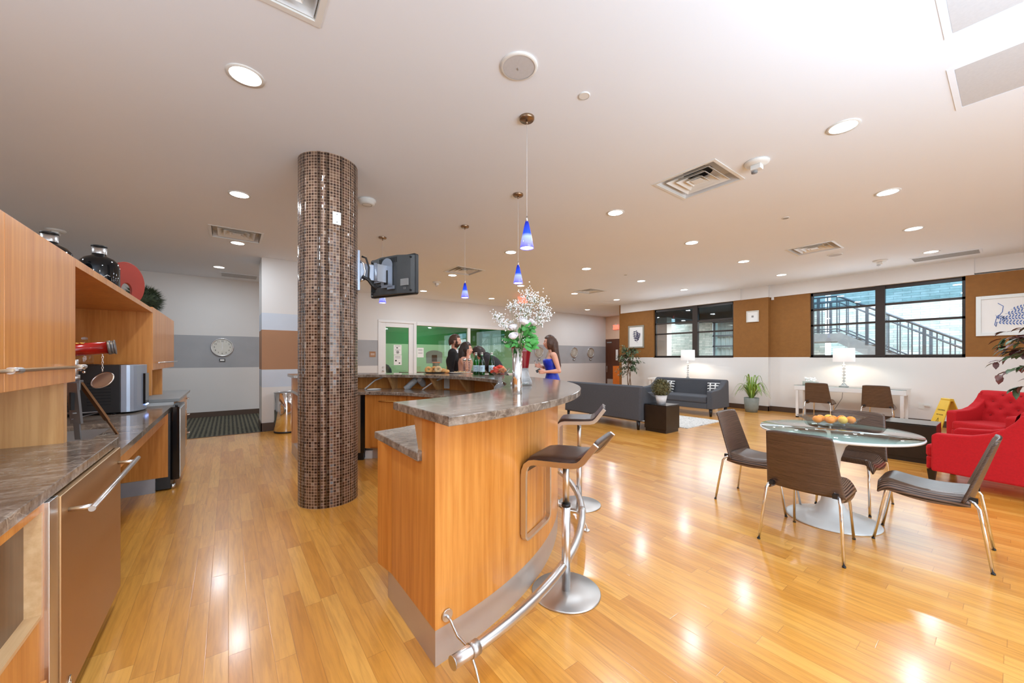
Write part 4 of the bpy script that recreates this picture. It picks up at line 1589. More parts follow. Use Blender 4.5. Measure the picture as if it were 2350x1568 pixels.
# near base cabinet with open cubby
bc = thing('base_cabinet', 'near oak base cabinet with a dark open cubby, bottom left corner', 'cabinet', (-0.9, 1.2, 0))
XC = -0.515
XN = -0.49
m = MB()
m.box(XB, 0.2, 0.1, XN, 0.55, 0.87).box(XB, 1.92, 0.1, XN, 1.94, 0.87)
m.box(XB, 0.55, 0.1, XN, 1.92, 0.50).box(XB, 0.55, 0.845, XN, 1.92, 0.87)
m.build('body', 'oak', bc, True)
MB().box(-0.545, 0.55, 0.50, -0.525, 1.92, 0.845).build('cubby_back', 'walnut_dark', bc, True)
m = MB()
m.box(-0.525, 0.55, 0.50, XN + 0.002, 1.92, 0.512).box(-0.525, 1.908, 0.512, XN + 0.002, 1.92, 0.845).box(-0.525, 0.55, 0.512, XN + 0.002, 0.562, 0.845)
m.build('cubby_lining', 'oak_edge', bc, True)
d_ = MB().box(XN, 0.3, 0.11, XN + 0.016, 1.90, 0.30).build('drawer', 'oak', bc, True, bevel=0.002)
MB().tube([(XN + 0.016, 1.58, 0.25), (XN + 0.045, 1.58, 0.25), (XN + 0.045, 1.74, 0.25), (XN + 0.016, 1.74, 0.25)], 0.006, 8).build('drawer_handle', 'steel', d_, True)
# undercounter stainless appliance
dw = thing('dishwasher', 'stainless dishwasher with bar handle below the near counter', 'dishwasher', (-0.8, 2.45, 0))
MB().box(XB, 1.97, 0.10, XC, 2.945, 0.87).build('body', 'grey_plastic', dw, True)
d_ = MB().box(XC, 2.025, 0.10, -0.472, 2.945, 0.862).build('door', 'steel_door', dw, True, bevel=0.003)
MB().box(XC, 1.94, 0.02, -0.478, 2.02, 0.868).build('side_trim', 'steel', dw, True, bevel=0.002)
MB().box(XC + 0.003, 1.995, 0.02, -0.48, 2.010, 0.868).build('gap_seal', 'black_plastic', dw, True)
h_ = MB().cyl((-0.405, 2.06, 0.79), (-0.405, 2.96, 0.79), 0.0105, n=14)
for y in (2.10, 2.88):
    h_.cyl((-0.472, y, 0.79), (-0.40, y, 0.79), 0.0085, n=10)
h_.build('bar_handle', 'steel', d_, True)
MB().tube([(-0.470, 2.09, 0.15), (-0.4685, 2.105, 0.175), (-0.470, 2.12, 0.15), (-0.4685, 2.105, 0.125)], 0.0025, 6, closed=True).tube([(-0.4685, 2.098, 0.15), (-0.4685, 2.112, 0.15)], 0.002, 6).build('badge', 'chrome', d_, True)
MB().box(XB, 1.97, 0.0, -0.53, 2.945, 0.10).build('toe_kick', 'black_plastic', dw, True)
# countertops
o = MB().box(XB, -0.6, 0.87, -0.488, 3.0, 0.91).build('near_countertop', 'granite', bevel=0.003)
tag(o, 'near brown marble countertop in the lower left corner', 'countertop')
m = MB()
sx0, sx1, sy0, sy1 = -1.10, -0.70, 3.35, 4.35
m.box(XB, 3.002, 0.79, sx0, 5.60, 0.83).box(sx1, 3.002, 0.79, -0.488, 5.60, 0.83).box(sx0, 3.002, 0.79, sx1, sy0, 0.83).box(sx0, sy1, 0.79, sx1, 5.60, 0.83)
m.box(XB, 3.002, 0.83, XB + 0.03, 5.60, 0.95)
tag(m.build('sink_countertop', 'granite'), 'lower brown marble sink countertop beyond the near one', 'countertop')
sk = thing('sink', 'stainless undermount sink in the lower marble counter', 'sink', (-0.9, 3.85, 0.79))
m = MB().box(sx0 - 0.01, sy0 - 0.01, 0.62, sx1 + 0.01, sy1 + 0.01, 0.625).box(sx0 - 0.01, sy0 - 0.01, 0.62, sx0, sy1 + 0.01, 0.79).box(sx1, sy0 - 0.01, 0.62, sx1 + 0.01, sy1 + 0.01, 0.79).box(sx0, sy0 - 0.01, 0.62, sx1, sy0, 0.79).box(sx0, sy1, 0.62, sx1, sy1 + 0.01, 0.79)
m.build('basin', 'steel', sk, True)
MB().cyl((-0.9, 3.85, 0.625), (-0.9, 3.85, 0.63), 0.045).build('drain', 'chrome', sk, True)
# knee space below the sink: apron and the panel against the fridge
kp = thing('sink_cabinet', 'oak apron and end panel around the open space under the sink counter', 'cabinet', (-0.8, 4.1, 0))
MB().box(-0.545, 3.0, 0.695, -0.515, 5.18, 0.79).build('apron', 'oak', kp, True)
MB().box(XB, 5.18, 0.14, -0.492, 5.20, 0.79).build('end_panel', 'oak', kp, True)
MB().box(XB, 5.165, 0.0, -0.585, 5.18, 0.14).build('toe_kick', 'kick_grey', kp, True)
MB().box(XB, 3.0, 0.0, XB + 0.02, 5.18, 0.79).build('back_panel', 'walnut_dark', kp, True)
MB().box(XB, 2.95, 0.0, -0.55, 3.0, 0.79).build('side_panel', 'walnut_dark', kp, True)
# black fridge
fg = thing('undercounter_fridge', 'black undercounter fridge at the end of the sink counter', 'fridge', (-0.8, 5.5, 0))
MB().box(XB + 0.1, 5.20, 0.015, -0.475, 5.78, 0.785).build('body', 'black_plastic', fg, True)
d_ = MB().rbox(-0.475, 5.20, 0.10, -0.405, 5.78, 0.845, 0.02, 3, 'z').build('door', 'black_gloss', fg, True)
MB().box(-0.405, 5.21, 0.12, -0.398, 5.77, 0.82).build('door_skin', 'steel_satin', fg, True)
MB().cyl((-0.43, 5.23, 0.845), (-0.43, 5.23, 0.865), 0.012).build('hinge', 'black_plastic', fg, True)
MB().cyl((-0.46, 5.24, 0.0), (-0.46, 5.24, 0.05), 0.02).build('foot', 'steel', fg, True)
# far base unit
fb = thing('base_cabinet', 'pale base cabinet with grey top at the far end of the left run', 'cabinet', (-0.85, 6.7, 0))
MB().box(XB, 5.80, 0.08, -0.50, 7.25, 0.85).build('body', 'white_gloss', fb, True)
for a, b in ((5.82, 6.50), (6.52, 7.23)):
    for z0, z1 in ((0.10, 0.34), (0.36, 0.60), (0.62, 0.83)):
        q = MB().box(-0.50, a, z0, -0.482, b, z1).build('drawer', 'oak_pale', fb, True, bevel=0.002)
        MB().tube([(-0.482, b - 0.12, z1 - 0.06), (-0.45, b - 0.12, z1 - 0.06), (-0.45, b - 0.02, z1 - 0.06), (-0.482, b - 0.02, z1 - 0.06)], 0.006, 6).build('drawer_handle', 'steel', q, True)
tag(MB().box(XB, 5.79, 0.85, -0.45, 7.30, 0.885).build('far_countertop', 'grey_plastic', bevel=0.003), 'thin grey countertop on the far pale base cabinet', 'countertop')

# ---- things on the counters
im = thing('ice_maker', 'big black and silver countertop ice machine beside the sink', 'ice machine', (-0.97, 5.25, 0.83))
MB().box(-1.26, 4.98, 0.845, -0.80, 5.52, 1.285).build('case', 'black_plastic', im, True, bevel=0.006)
m = MB()
poly = [(-0.80, 4.98), (-0.76, 4.98)] + [(-0.76 + 0.10 * math.sin(a), 5.25 - 0.27 * math.cos(a)) for a in [PI * i / 14 for i in range(1, 14)]] + [(-0.76, 5.52), (-0.80, 5.52)]
m.prism(poly, 0.845, 1.285)
m.build('front_shell', 'silver_plastic', im, True, bevel=0.004)
MB().box(-0.700, 5.14, 0.90, -0.652, 5.34, 1.20).build('dispensing_bay', 'black_gloss', im, True)
MB().cyl((-0.655, 5.2, 0.89), (-0.655, 5.3, 0.89), 0.008, n=8).build('blue_light', 'led_blue', im, True)
g = MB()
for i in range(8):
    for j in range(2):
        g.box(-1.20 + 0.19 * j, 4.977, 0.92 + 0.028 * i, -1.05 + 0.19 * j, 4.981, 0.932 + 0.028 * i)
g.build('side_louvers', 'dark_void', im, True)
for x in (-1.2, -0.85):
    for y in (5.03, 5.47):
        MB().cyl((x, y, 0.83), (x, y, 0.846), 0.02).build('foot', 'black_plastic', im, True)

# antique telescope on tripod
ts = thing('telescope', 'red lacquered decorative telescope on a small folding tripod', 'telescope', (-0.78, 3.22, 0.83))
pv = Vector((-0.79, 3.22, 1.30))
a_, b_ = Vector((-1.02, 2.90, 1.32)), Vector((-0.80, 3.62, 1.44))
A, B = Vector((-1.05, 3.08, 1.37)), Vector((-0.63, 3.12, 1.42))
dirt = (B - A).normalized()
MB().cyl(A, B, 0.040, n=24).build('tube', 'red_lacquer', ts, True)
e = MB()
e.cyl(B - dirt * 0.006, B + dirt * 0.008, 0.046, n=24).cyl(B + dirt * 0.008, B + dirt * 0.024, 0.043, n=24).cyl(B + dirt * 0.024, B + dirt * 0.030, 0.048, n=24)
e.build('end_ring', 'iron_grey', ts, True)
mid = A + (B - A) * 0.62 + Vector((0, -0.02, 0.036))
o = MB()
for i in range(5):
    o.ball(mid + dirt * 0.022 * (i - 2) + Vector((0, 0, 0.004 * math.sin(i * 2.3))), 0.010, 8, 6, 1.3, 0.8, 0.6)
o.build('gold_ornament', 'gold', ts, True)
MB().cyl((-0.80, 3.20, 1.20), (-0.80, 3.20, 1.34), 0.016, n=14).cyl((-0.80, 3.20, 1.20), (-0.80, 3.20, 1.24), 0.024, n=14).build('neck', 'steel_satin', ts, True)
MB().tube([(-0.80, 3.20, 1.27), (-0.765, 3.18, 1.27)], 0.005, 8).ball((-0.755, 3.175, 1.282), 0.009, 8, 6, 1, .5, 1).ball((-0.755, 3.175, 1.258), 0.009, 8, 6, 1, .5, 1).build('wing_nut', 'chrome', ts, True)
MB().box(-0.832, 3.165, 1.14, -0.768, 3.235, 1.205).build('head_block', 'iron_grey', ts, True, bevel=0.004)


def tleg(top, bot, wd, mat, name='leg'):
    tp, bt = Vector(top), Vector(bot)
    d = (bt - tp)
    side = Vector((0.8, -0.6, 0)).normalized()
    q = MB()
    q.ribbon([tp, tp + d * 0.72], side, wd, thick=0.014)
    q.ribbon([tp + d * 0.55, bt], side, wd * 0.55, thick=0.009)
    o = q.build(name, mat, ts, True)
    return o


l1 = tleg((-0.800, 3.155, 1.19), (-0.765, 3.11, 0.83), 0.068, 'iron_grey')
MB().ribbon([(-0.797, 3.128, 1.13), (-0.790, 3.10, 1.02)], (0.8, -0.6, 0), 0.012, thick=0.02).build('slot', 'dark_void', l1, True)
l2 = tleg((-0.775, 3.19, 1.19), (-0.605, 3.20, 0.83), 0.028, 'brass_dark')
l3 = tleg((-0.82, 3.22, 1.19), (-0.98, 3.32, 0.83), 0.028, 'brass_dark')
MB().tube([(-0.79, 3.10, 1.0), (-0.69, 3.25, 0.985), (-0.80, 3.12, 0.96)], 0.005, 6).tube([(-0.79, 3.13, 1.0), (-0.90, 3.27, 0.985)], 0.005, 6).build('spreader', 'iron_grey', ts, True)
cp = B + dirt * 0.0 + Vector((-0.03, -0.005, -0.045))
ch = MB()
for i in range(7):
    z = cp.z - 0.004 - i * 0.017
    pts = [(cp.x + 0.004 * math.cos(a) * (1 if i % 2 else 0.3), cp.y + 0.004 * math.cos(a) * (0.3 if i % 2 else 1), z + 0.010 * math.sin(a)) for a in [2 * PI * k / 8 for k in range(8)]]
    ch.tube(pts, 0.0014, 5, closed=True)
ch.build('chain', 'chrome', ts, True)
cc = Vector((cp.x, cp.y, cp.z - 0.170))
sd = Vector((0.80, -0.60, 0))
ed = [cc + sd * 0.066 * math.cos(a) + Vector((0.018 * math.sin(a), 0.024 * math.sin(a), 0.048 * math.sin(a))) for a in [2 * PI * k / 28 for k in range(28)]]
q = MB().tube(ed, 0.004, 6, closed=True)
lc = q.build('lens_cap', 'steel', ts, True)
MB().extrude(ed, Vector((0.6, 0.8, 0)) * 0.003).build('cap_disc', 'mirror_tag', lc, True)
ts.location.y += 0.48
tag(MB().box(-1.12, 3.16, 0.83, -0.90, 3.30, 0.90).build('napkin_box', 'white_paint', bevel=0.006), 'white box behind the telescope tripod', 'box')
q = thing('napkin_holder', 'pale stacked paper holder behind the telescope', 'paper holder', (-1.1, 3.6, 0.83))
MB().box(-1.28, 3.30, 0.83, -1.14, 3.5, 1.10).build('papers', 'paper', q, True)

# glass decanter in the bay
q = thing('glass_decanter', 'clear glass decanter behind the red telescope', 'bottle', (-1.08, 5.25, 1.285))
MB().lathe([(0.0001, 1.285), (0.10, 1.285), (0.10, 1.291), (0.0001, 1.291)], (-1.08, 5.25, 0.0), 20).build('coaster', 'black_plastic', q, True)
MB().lathe([(0.055, 1.285), (0.058, 1.30), (0.056, 1.40), (0.045, 1.44), (0.022, 1.46), (0.018, 1.51), (0.024, 1.515)], (-1.08, 5.25, 0.006), 20).build('body', 'glass_clear', q, True)
MB().lathe([(0.0001, 1.515), (0.020, 1.518), (0.022, 1.535), (0.0001, 1.545)], (-1.08, 5.25, 0.006), 16).build('stopper', 'crystal', q, True)

# on top of the cabinets
def demijohn(loc, label, proto=None):
    if proto: return copy_tree(proto, loc, 0.4, label)
    t = thing('black_bottle', label, 'bottle', loc, 0, 'big black bottles on the cabinet top')
    MB().lathe([(0.0001, 0), (0.125, 0), (0.132, 0.02), (0.132, 0.27), (0.122, 0.32), (0.095, 0.355), (0.055, 0.375), (0.045, 0.385), (0.0445, 0.40)], n=36).build('body', 'bottle_black', t)
    MB().lathe([(0.047, 0.395), (0.047, 0.455), (0.0001, 0.455)], n=24, cap=False).build('neck_collar', 'steel', t)
    MB().lathe([(0.05, 0.455), (0.052, 0.462), (0.05, 0.468), (0.0001, 0.468)], n=24).build('stopper', 'black_plastic', t)
    MB().tube([(0.03, -0.128, 0.20), (0.05, -0.122, 0.18), (0.07, -0.112, 0.20), (0.085, -0.10, 0.19)], 0.002, 5).build('chalk_mark', 'paper', t)
    return t


b1 = demijohn((-0.92, 4.90, 1.88), 'shiny black bottle in full view on the cabinet top, right of the other')
demijohn((-1.14, 4.62, 1.88), 'shiny black bottle nearer the left edge, mostly hidden by the cabinet', b1)
ring = thing('ring_sculpture', 'terracotta ring sculpture standing on the cabinet top', 'sculpture', (-0.84, 5.46, 1.88), math.radians(30))
n = 40
vs, fs = [], []
for y in (-0.022, 0.022):
    for i in range(n):
        a = 2 * PI * i / n
        vs.append((0.145 * math.cos(a), y, 0.225 + 0.225 * math.sin(a)))
    for i in range(n):
        a = 2 * PI * i / n
        vs.append((0.042 * math.cos(a), y, 0.16 + 0.075 * math.sin(a)))
for i in range(n):
    k = (i + 1) % n
    fs += [(i, k, n + k, n + i), (2 * n + k, 2 * n + i, 3 * n + i, 3 * n + k), (i, 2 * n + i, 2 * n + k, k), (n + k, 3 * n + k, 3 * n + i, n + i)]
MB().raw(vs, fs).build('ring', 'red_ceramic', ring, bevel=0.004)
gb = thing('grass_ball', 'dark green artificial grass ball on the far cabinet top', 'plant', (-0.86, 6.62, 1.88))
MB().ball((0, 0, 0.19), 0.15, 20, 14).build('core', 'grass_dark', gb)
g = MB()
r_ = random.Random(3)
for i in range(1500):
    u = Vector((r_.gauss(0, 1), r_.gauss(0, 1), r_.gauss(0, 1))).normalized()
    if u.z < -0.75: continue
    p = Vector((0, 0, 0.19)) + u * 0.14
    s_ = u.orthogonal().normalized() * 0.004
    q = p + (u + Vector((r_.uniform(-.3, .3), r_.uniform(-.3, .3), r_.uniform(-.3, .3)))) * 0.075
    g.raw([p - s_, p + s_, q], [(0, 1, 2)])
g.build('blades', 'grass_dark', gb)

# steel bin
bn = thing('trash_can', 'tall polished steel trash can against the striped column', 'trash can', (0.86, 8.03, 0))
MB().lathe([(0.20, 0.025), (0.205, 0.03), (0.205, 0.715), (0.20, 0.72), (0.192, 0.72), (0.188, 0.60)], n=48).build('body', 'chrome', bn)
MB().lathe([(0.207, 0.0), (0.207, 0.03), (0.2, 0.03)], n=48).build('base_ring', 'black_plastic', bn)
MB().lathe([(0.2065, 0.72), (0.208, 0.73), (0.19, 0.732), (0.188, 0.72)], n=48, cap=False).build('rim', 'steel', bn)


# ================================================================== DINING TABLE AND CHAIRS
TX, TY = 4.18, 0.94
tb = thing('pedestal_table', 'round white pedestal table with a glass sheet on top', 'table', (TX, TY, 0))
MB().lathe([(0.0001, 0.0), (0.31, 0.0), (0.315, 0.006), (0.30, 0.014), (0.20, 0.032), (0.12, 0.07), (0.075, 0.14), (0.055, 0.25), (0.05, 0.38), (0.06, 0.52), (0.09, 0.62), (0.15, 0.685), (0.20, 0.70), (0.0001, 0.70)], (-0.13, -0.01, 0), 56).build('pedestal', 'table_white', tb)
MB().lathe([(0.0001, 0.698), (0.50, 0.698), (0.532, 0.706), (0.538, 0.716), (0.536, 0.725), (0.0001, 0.725)], n=80).build('tabletop', 'white_gloss', tb)
MB().lathe([(0.0001, 0.727), (0.532, 0.727), (0.532, 0.735), (0.0001, 0.735)], n=80).build('glass_top', 'glass_table', tb)
# octagonal glass bowl with fruit
bl = thing('fruit_bowl', 'shallow eight-sided clear glass bowl on the white pedestal table', 'bowl', (4.44, 1.02, 0.735), math.radians(-38))
def octa(rx, ry, z):
    return [(rx * math.cos(a), ry * math.sin(a), z) for a in [PI / 8 + PI / 4 * i for i in range(8)]]
rings = [octa(0.0001, 0.0001, 0.004), octa(0.11, 0.08, 0.004), octa(0.20, 0.14, 0.03), octa(0.285, 0.20, 0.085)]
vs = [p for r in rings for p in r]
fs = []
for j in range(3):
    for i in range(8):
        k = (i + 1) % 8
        fs.append((j * 8 + i, j * 8 + k, (j + 1) * 8 + k, (j + 1) * 8 + i))
MB().raw(vs, fs).build('bowl', 'glass_clear', bl, solid=0.006)
fr_p = None
r_ = random.Random(5)
FR = [(-0.13, 0.00, 'orange_fruit'), (-0.06, 0.055, 'orange_fruit'), (-0.05, -0.045, 'orange_fruit'), (0.02, 0.01, 'orange_fruit'), (0.035, 0.075, 'yellow_fruit'), (0.06, -0.05, 'yellow_fruit'), (0.11, 0.02, 'orange_fruit'), (0.14, -0.04, 'orange_fruit')]
lf = ['leftmost orange in the glass fruit bowl', 'orange at the back left of the glass fruit bowl', 'orange at the front left of the glass fruit bowl', 'orange in the middle of the glass fruit bowl', 'yellow fruit at the back of the glass fruit bowl', 'yellow fruit at the front of the glass fruit bowl', 'orange at the right of the glass fruit bowl', 'rightmost orange in the glass fruit bowl']
bm_ = world_of(bl)
for (x, y, mt_), lab in zip(FR, lf):
    p = bm_ @ Vector((x, y, 0.052))
    f = thing('orange' if mt_ == 'orange_fruit' else 'yellow_fruit', lab, 'fruit', p, r_.uniform(0, 6), 'fruit in the glass bowl')
    MB().ball((0, 0, 0), 0.036, 18, 12, 1, 1, 0.92).build('flesh', mt_, f)
    MB().cyl((0, 0, 0.031), (0, 0, 0.036), 0.004, n=6).build('stem_end', 'leaf_dark', f)


def side_chair():
    """bent-ply chair clad in dark woven stripes on four splayed chrome legs; faces +x"""
    t = thing('dining_chair', 'x', 'chair', (0, 0, 0))
    def seat(u, v):
        x = -0.20 + 0.44 * u
        y = (v - 0.5) * (0.45 - 0.03 * (2 * u - 1) ** 2 - 0.02 * u)
        z = 0.452 - 0.026 * math.sin(PI * min(1, u * 1.15)) * (1 - (2 * v - 1) ** 2 * 0.2) + 0.010 * u
        if u > 0.86: z -= (u - 0.86) ** 2 * 1.5
        e = abs(2 * v - 1)
        z += 0.0 if e < 0.72 else -(e - 0.72) ** 2 * 0.9
        return (x, y, z)
    MB().grid(seat, 24, 24).build('seat', 'woven_seat', t, solid=0.014)
    def back(u, v):
        h = v
        wd = 0.455 - 0.075 * h
        y = (u - 0.5) * wd
        z = 0.405 + 0.425 * h
        x = -0.205 - 0.115 * h + 0.045 * (2 * u - 1) ** 2 * (0.9 - 0.5 * h)
        if h > 0.93: z -= ((2 * u - 1) ** 6) * 0.012
        return (x, y, z)
    MB().grid(back, 24, 22, flip=True).build('backrest', 'woven_back', t, solid=0.014)
    fr_ = MB().tube([(-0.17, -0.16, 0.43), (-0.14, -0.15, 0.425), (0.17, -0.14, 0.432)], 0.009, 8).tube([(-0.17, 0.16, 0.43), (-0.14, 0.15, 0.425), (0.17, 0.14, 0.432)], 0.009, 8).tube([(0.08, -0.15, 0.425), (0.08, 0.15, 0.425)], 0.009, 8)
    fr_.build('seat_frame', 'chrome', t)
    for sx, sy in ((1, 1), (1, -1), (-1, 1), (-1, -1)):
        if sx > 0:
            pts = [(0.11, sy * 0.135, 0.425), (0.16, sy * 0.15, 0.425), (0.185, sy * 0.158, 0.412), (0.20, sy * 0.165, 0.38), (0.265, sy * 0.185, 0.0)]
        else:
            pts = [(-0.14, sy * 0.15, 0.425), (-0.185, sy * 0.185, 0.425), (-0.215, sy * 0.205, 0.412), (-0.235, sy * 0.215, 0.38), (-0.29, sy * 0.245, 0.0)]
        lg = MB().tube(pts, 0.0095, 12).build('leg', 'chrome', t)
        MB().cyl(pts[-1], Vector(pts[-1]) + Vector((0, 0, 0.01)), 0.0105, n=10).build('foot_cap', 'black_plastic', lg)
    for sy in (-1, 1):
        MB().obox((-0.205, sy * 0.185, 0.425), (0.05, 0.028, 0.03)).build('bracket', 'black_plastic', t)
    return t


CH = [((3.46, 0.91), 0, 'nearest dining chair, its striped back towards the camera at the pedestal table'),
      ((3.98, 1.44), -90, 'dining chair at the left of the pedestal table, seen from its side'),
      ((4.62, 0.93), 180, 'dining chair on the far side of the pedestal table, behind the tabletop'),
      ((4.05, 0.38), 91, 'dining chair at the right of the pedestal table, turned outward in profile'),
      ((10.17, 2.52), 0, 'left of the two brown chairs at the white wall desk'),
      ((10.13, 1.60), 0, 'right of the two brown chairs at the white wall desk')]
c0 = None
for (x, y), a, lab in CH:
    g = 'woven chairs at the pedestal table' if x < 6 else 'brown chairs at the wall desk'
    if c0 is None:
        c0 = side_chair(); c0.location = (x, y, 0); c0.rotation_euler = (0, 0, math.radians(a)); tag(c0, lab, 'chair', g)
    else:
        copy_tree(c0, (x, y, 0), math.radians(a), lab, g)

# ================================================================== WALL DESK, LAMPS, CONSOLE
dk = thing('wall_desk', 'long narrow white desk with glass top against the window wall', 'desk', (10.65, 2.17, 0))
MB().box(10.40, 1.27, 0.62, 10.95, 3.06, 0.725).build('desk_body', 'white_gloss', dk, True, bevel=0.003)
MB().box(10.39, 1.26, 0.727, 10.96, 3.07, 0.735).build('glass_top', 'glass_table', dk, True)
for y in (1.30, 2.985):
    q = MB().box(10.40, y, 0, 10.45, y + 0.05, 0.62).box(10.88, y, 0, 10.93, y + 0.05, 0.62).box(10.40, y, 0, 10.93, y + 0.05, 0.03)
    q.build('leg_frame', 'white_gloss', dk, True, bevel=0.002)
for a, b in ((1.30, 2.165), (2.175, 3.03)):
    MB().box(10.394, a, 0.63, 10.40, b, 0.72).build('drawer', 'white_gloss', dk, True)
co = thing('console_table', 'white console behind the far grey sofa under the left window', 'table', (10.5, 5.7, 0))
MB().box(10.25, 4.7, 0.70, 10.80, 6.75, 0.75).build('table_top', 'white_gloss', co, True, bevel=0.003)
for x in (10.28, 10.73):
    for y in (4.73, 6.67):
        MB().box(x, y, 0, x + 0.05, y + 0.05, 0.70).build('leg', 'white_gloss', co, True)


def table_lamp(loc, label, proto=None, s=1.0):
    if proto:
        o = copy_tree(proto, loc, 0, label)
    else:
        o = thing('table_lamp', label, 'lamp', loc, 0, 'crystal table lamps')
        MB().lathe([(0.0001, 0), (0.085, 0), (0.085, 0.012), (0.06, 0.02), (0.035, 0.05), (0.028, 0.07), (0.0001, 0.075)], n=28).build('base', 'crystal', o)
        z = 0.095
        for i, r in enumerate((0.030, 0.034, 0.034, 0.034, 0.034, 0.034)):
            MB().ball((0, 0, z + r * 0.8), r, 18, 12, 1, 1, 0.82).build('crystal_ball', 'crystal', o)
            MB().lathe([(0.016, z - 0.005), (0.018, z), (0.016, z + 0.004)], n=14, cap=False).build('spacer', 'chrome', o)
            z += r * 1.64 + 0.012
        MB().cyl((0, 0, 0.07), (0, 0, 0.60), 0.005, n=8).build('stem', 'chrome', o)
        MB().lathe([(0.185, 0.535), (0.180, 0.83), (0.178, 0.83), (0.183, 0.535)], n=48, cap=False).build('lamp_shade', 'shade_lit', o)
        q = MB()
        for k in range(3):
            a = 2 * PI * k / 3
            q.tube([(0, 0, 0.60), (0.182 * math.cos(a), 0.182 * math.sin(a), 0.55)], 0.002, 5)
        q.build('shade_spider', 'steel', o)
        MB().ball((0, 0, 0.66), 0.03, 12, 8).build('bulb', 'bulb_glow', o)
    d = bpy.data.lights.new('table_lamp_bulb', 'POINT')
    d.energy = 14; d.color = (1, 0.86, 0.68); d.shadow_soft_size = 0.03
    l_ = bpy.data.objects.new('table_lamp_bulb', d); COL.objects.link(l_)
    l_.location = (loc[0], loc[1], loc[2] + 0.60)
    return o


tl = table_lamp((10.66, 2.24, 0.735), 'stacked crystal table lamp on the white wall desk')
table_lamp((10.5, 5.63, 0.75), 'crystal table lamp with square-looking shade behind the far grey sofa', tl)
# small glass box of white blossoms behind the left desk chair
q = thing('flower_box', 'small glass box with white blossoms on the wall desk', 'flowers', (10.75, 2.85, 0.735))
MB().box(-0.05, -0.14, 0.0, 0.05, 0.14, 0.075).build('glass_box', 'glass_table', q)
g = MB(); r_ = random.Random(2)
for i in range(26):
    g.ball((r_.uniform(-.05, .05), r_.uniform(-.13, .10), r_.uniform(0.08, 0.16)), 0.017, 7, 5)
g.build('blossoms', 'breath_white', q)['kind'] = 'stuff'
tag(MB().tube([(10.94, 2.31, 0.72), (10.93, 2.33, 0.45), (10.85, 2.45, 0.18), (10.98, 2.52, 0.1)], 0.004, 6).build('power_cord', 'cable_black'), 'thin dark cord hanging under the wall desk', 'cord')

# frames on the window wall
def frame_pic(name, x, y0, y1, z0, z1, fw, fmat, label, cat='picture'):
    t = thing(name, label, cat, (x, (y0 + y1) / 2, (z0 + z1) / 2))
    f = MB()
    f.box(x - 0.03, y0, z0, x, y0 + fw, z1).box(x - 0.03, y1 - fw, z0, x, y1, z1).box(x - 0.03, y0 + fw, z0, x, y1 - fw, z0 + fw).box(x - 0.03, y0 + fw, z1 - fw, x, y1 - fw, z1)
    f.build('frame', fmat, t, True, bevel=0.003)
    MB().box(x - 0.012, y0 + fw, z0 + fw, x - 0.002, y1 - fw, z1 - fw).build('mat_board', 'paper', t, True)
    return t


def frond(mb, x, base, tip, n, lw, ll, flip=1):
    """flat printed leaf spray on plane x: stem and paired leaflets (y, z points)"""
    b, t_ = Vector((0, *base)), Vector((0, *tip))
    d = (t_ - b)
    side = Vector((0, -d.z, d.y)).normalized()
    dn = d.normalized()
    w_ = lw * 0.10
    mb.raw([(x, *(b + side * w_).yz), (x, *(b - side * w_).yz), (x, *(t_ - side * w_ * .3).yz), (x, *(t_ + side * w_ * .3).yz)], [(0, 1, 2, 3)])
    for i in range(n):
        k = (i + 1) / (n + 1)
        c = b + d * k
        L = ll * math.sin(PI * (0.15 + 0.8 * k)) ** 0.7
        for s_ in (-1, 1):
            dr_ = (side * s_ * 0.85 + dn * 0.52).normalized()
            pr = Vector((0, -dr_.z, dr_.y))
            pts = [c, c + dr_ * L * 0.4 + pr * lw * 0.5, c + dr_ * L, c + dr_ * L * 0.45 - pr * lw * 0.5]
            mb.raw([(x, p.y, p.z) for p in pts], [(0, 1, 2, 3)])


t = frame_pic('framed_print', XW, 7.36, 7.97, 1.69, 2.44, 0.045, 'frame_grey', 'grey-framed navy leaf print on the brown wall left of the left window')
m = MB()
frond(m, XW - 0.014, (7.62, 1.86), (7.70, 2.28), 6, 0.045, 0.15)
frond(m, XW - 0.0142, (7.64, 1.93), (7.55, 2.20), 5, 0.04, 0.12)
m.build('leaf_print', 'print_navy', t, True)
t = frame_pic('framed_print', XW2, -0.62, 0.45, 1.755, 2.485, 0.06, 'frame_white', 'white-framed blue fern print on the brown wall by the right edge')
m = MB()
xx = XW2 - 0.014
import_pts = [(0.10, 2.30), (0.05, 2.20), (0.10, 2.05)]
m.tube([(xx, 0.20, 2.34), (xx, 0.14, 2.28), (xx, 0.15, 2.18), (xx, 0.22, 2.05), (xx, 0.235, 1.95), (xx, 0.22, 1.92), (xx, 0.21, 2.0)], 0.005, 5)
for b, tp, nn, lw, ll in (((0.22, 2.00), (-0.25, 1.96), 12, 0.022, 0.06), ((0.18, 2.07), (-0.25, 2.08), 12, 0.022, 0.06), ((0.12, 2.14), (-0.25, 2.20), 10, 0.022, 0.06), ((0.06, 2.21), (-0.25, 2.31), 8, 0.022, 0.05), ((0.23, 2.13), (0.10, 2.02), 5, 0.02, 0.05)):
    frond(m, xx, b, tp, nn, lw, ll)
m.build('fern_print', 'print_blue', t, True)
t = frame_pic('framed_picture', XW, 3.99, 4.28, 2.29, 2.585, 0.022, 'frame_natural', 'small square white frame between the two windows')
MB().box(XW - 0.014, 4.11, 2.41, XW - 0.012, 4.16, 2.46).build('drawing', 'print_grey', t, True)
t = thing('wall_sensor', 'tiny white sensor where the wall steps, below the soffit', 'sensor', (XW2, 3.72, 2.8))
MB().box(XW2 - 0.03, 3.70, 2.83, XW2, 3.755, 2.90).build('housing', 'white_plastic', t, True, bevel=0.004)
t = thing('wall_outlet', 'white outlet on the white wall right of the desk', 'outlet', (XW2, 1.15, 0.4))
